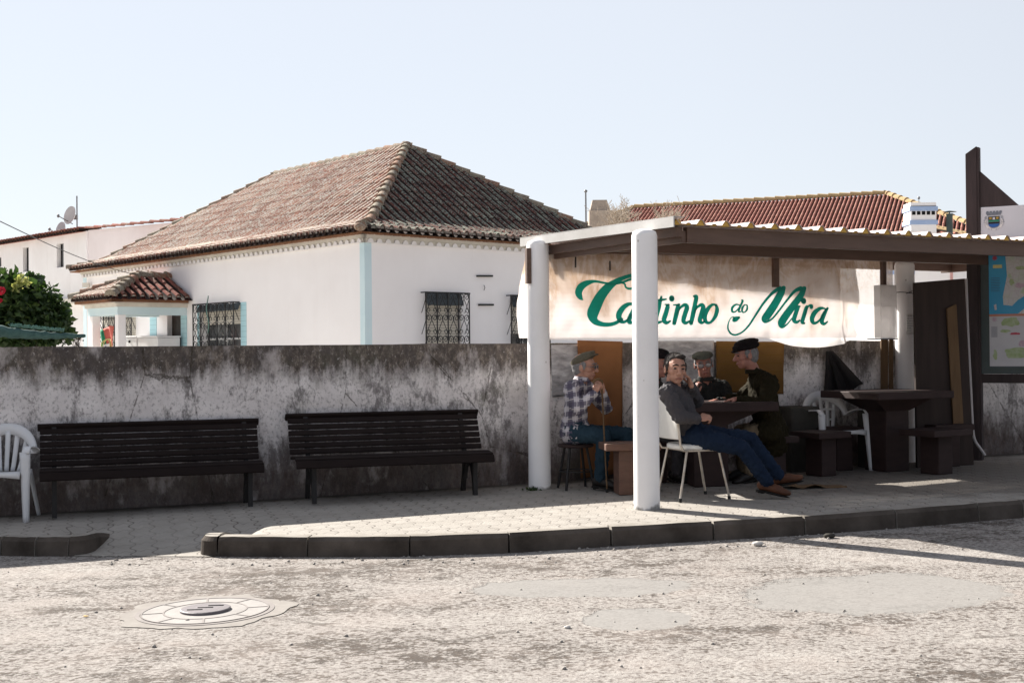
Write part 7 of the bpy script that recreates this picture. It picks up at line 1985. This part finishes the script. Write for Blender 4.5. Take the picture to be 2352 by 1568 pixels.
M['leaf_pale'] = m_leaf('pale_shoots', (0.30, 0.34, 0.10), (0.42, 0.44, 0.18), (0.55, 0.52, 0.25))
M['leaf_far'] = m_leaf('far_leaves', (0.10, 0.14, 0.11), (0.14, 0.18, 0.14), (0.19, 0.22, 0.18))
def leafcloud(mb, c, rad, n_, size, rnd, shell=0.35, m=0):
    c = V(c)
    for i in range(n_):
        d = V((rnd.gauss(0, 1), rnd.gauss(0, 1), rnd.gauss(0, 1))).normalized(); k = (shell + (1 - shell) * rnd.random()) 
        k *= 1 + 0.5 * noise.noise(d * 2.6 + c)
        p = c + V((d.x * rad[0], d.y * rad[1], d.z * rad[2])) * k
        a = (V((rnd.gauss(0, 1), rnd.gauss(0, 1), rnd.gauss(0, .6))) + d * .6).normalized(); b = a.cross(V((rnd.gauss(0, 1), rnd.gauss(0, 1), rnd.gauss(0, 1)))).normalized()
        s = size * rnd.uniform(.4, 1.4); w_ = s * .34
        v4 = [p, p + a * s * .5 + b * w_, p + a * s, p + a * s * .5 - b * w_]
        mid = p + a * s * .5 + a.cross(b) * w_ * .35
        mb.add([v4[0], v4[1], v4[2], v4[3], mid], [(0, 1, 4), (1, 2, 4), (2, 3, 4), (3, 0, 4)], False, rnd.random() ** 2 * .99 + .01, m)
for i in range(3):
    rnd = random.Random(50 + i); px = 2205 + i * 22; q = P(px, 618, 120 + i * 6); t = thing('far_tree', (q.x, q.y, 0), ['grey green tree just right of the white house, far beyond the shelter', 'grey green treetop far away in the gap beside the sign post', 'grey green tree far away mostly hidden by the sign post'][i], 'tree')
    mb = MB(); mb.tube([(q.x, q.y, 0), (q.x, q.y, q.z)], [.3, .2], 6); mb.build('trunk', M['bark'], t)
    mb = MB(); leafcloud(mb, (q.x, q.y, q.z - .5), (2.0, 2.0, 1.7), 500, 0.6, rnd); mb.build('crown', M['leaf_far'], t, fix=False)

# ================================================================== citrus bush behind the wall at the left
rnd = random.Random(3)
BY = 15.6
t = thing('citrus_bush', (P(60, 790, BY).x, BY, -0.1), 'dense glossy dark green bush behind the garden wall at the left edge', 'bush')
q = P(60, 790, BY)
mb = MB()
mb.tube([(q.x, BY, -.2), (q.x + .02, BY, .6), (q.x - .05, BY, 1.3)], [.07, .055, .04], 8)
for (x, y) in ((-10, 690), (40, 660), (90, 690), (130, 720), (110, 690), (20, 700)):
    e = P(x, y, BY + rnd.uniform(-.3, .3)); mb.tube([(q.x, BY, 0.9), ((q.x + e.x) / 2, BY, (1.1 + e.z) / 2), e], [.035, .022, .01], 6)
mb.build('trunk', M['bark'], t)
mb = MB()
CL = [(-30, 700, .45, .42), (20, 690, .36, .33), (55, 715, .34, .30), (20, 745, .42, .30), (75, 750, .36, .26), (110, 725, .26, .20), (125, 752, .22, .16), (95, 700, .20, .15), (-40, 770, .4, .3), (55, 775, .3, .14), (60, 672, .16, .13), (22, 658, .12, .12), (115, 702, .12, .10), (145, 765, .10, .07), (100, 775, .18, .10)]
for (x, y, a, b) in CL:
    c = P(x, y, BY + rnd.uniform(-.15, .15)); leafcloud(mb, c, (a, .42 if a > .25 else .25, b), int(1150 * a * b / .12), 0.10, rnd, 0.2)
for (x, y) in ((18, 633), (30, 645), (76, 640), (70, 650), (112, 668), (118, 680), (138, 700), (150, 730), (155, 768), (148, 780), (10, 650), (88, 648), (140, 735), (125, 785)):
    c = P(x, y, BY + rnd.uniform(-.2, .1)); leafcloud(mb, c, (.06, .06, .09), 34, 0.085, rnd, 0.1)
cb_ = mb.build('crown', M['leaf'], t, fix=False)
mb = MB()
for (x, y) in ((42, 650), (48, 643), (60, 648), (36, 660)): leafcloud(mb, P(x, y, BY - .35), (.05, .05, .08), 26, 0.06, rnd, 0.1)
mb.build('shoots', M['leaf_pale'], cb_, fix=False)
def rose(px, py, Y, r_, lab):
    c = P(px, py, Y); mb = MB()
    for i in range(30):
        a = i * 2.4; k = (i / 30) ** .7; d = V((math.cos(a), -0.4, math.sin(a))).normalized()
        mb.grid(lambda u, v: c + V((math.cos(a + (u - .5) * 1.2), 0, math.sin(a + (u - .5) * 1.2))) * (r_ * k * (.4 + .6 * v)) + V((0, -.03 * (1 - k) - .015 * v, 0)), 3, 2)
    tag(mb.build('rose', M['red'], None, fix=False, solid=0.002), lab, 'flower')
rose(4, 668, BY - .6, .055, 'large red flower at the left edge in front of the bush'); rose(2, 690, BY - .6, .028, 'small red flower below the large red flower at the left edge')
# rolled shade net strung across
NY = 14.2
t0, t1 = P(-60, 753, NY - .25), P(196, 771, NY + .5)
nt_ = thing('shade_net', (t0.x, t0.y, t0.z), 'rolled dark green shade net strung in front of the bush above the wall', 'net')
mb = MB()
pts = []; rads = []
for i in range(61):
    u = i / 60; p = t0 + (t1 - t0) * u; p.z += -0.03 * math.sin(PI * u) + .012 * noise.noise(V((u * 14, 0, 0))); pts.append(p); rads.append(max(.014, .062 * (1 - u) ** .8 + .016 + .014 * noise.noise(V((u * 20, 2, 0)))))
mb.tube(pts, rads, 9)
mb.build('roll', M['net'], nt_)
mb = MB()
for i in range(380):
    u = rnd.uniform(.32, .80); p = t0 + (t1 - t0) * u; p.z += .035 * (1 - u) + .02; a = V((rnd.gauss(0, .5), rnd.gauss(0, .4), rnd.uniform(.3, 1.0))) * .045; s = V((.004, 0, 0)); mb.add([p - s, p + s, p + a + s, p + a - s], [(0, 1, 2, 3)])
mb.build('fringe', M['net_fringe'], nt_, fix=False)
# thin dry stalks beside the porch
t = thing('dry_plant', (P(178, 790, 16.5).x, 16.5, 0), 'thin dry stalks with tiny seed heads beside the porch column', 'plant'); mb = MB()
for i in range(26):
    a = P(rnd.uniform(165, 185), 798, 16.5); b = P(rnd.uniform(140, 196), rnd.uniform(765, 785), 16.5); m_ = (a + b) / 2 + V((rnd.uniform(-.05, .05), 0, .05)); mb.tube([a, m_, b], 0.0025, 3); mb.ell(b, (.01, .01, .01), n=6)
mb.build('stalks', M['bark'], t)
# weeds at the foot of the first post
t = thing('weed', (POSTS[0].x - .06, POSTS[0].y - .12, pz(POSTS[0].x)), 'small weed at the foot of the left round post', 'weed'); mb = MB()
leafcloud(mb, (POSTS[0].x - .08, POSTS[0].y - .13, pz(POSTS[0].x) + .012), (.07, .05, .018), 60, .035, rnd, .1); mb.build('leaves', M['leaf'], t, fix=False)
# cables
def cable(name, pts, r_, lab):
    mb = MB(); mb.tube(pts, r_, 5); tag(mb.build(name, M['iron'], None), lab, 'cable')
a = P(-40, 489, 15.0); b = ls(330, 633)[2] - hb * .12
pts = []
for i in range(25):
    u = i / 24; p = a + (b - a) * u; p.z -= 0.10 * math.sin(PI * u); pts.append(p)
cable('cable', pts, 0.007, 'thin black overhead cable running down to the house wall above the porch')
a = cc_ + V((-.1, -.05, P(2160, 608, CY).z)); b = P(2240, 594, 18); cable('cable', [a, (a + b) / 2 - V((0, 0, .1)), b], 0.012, 'black cable seen between the white house and the sign post')
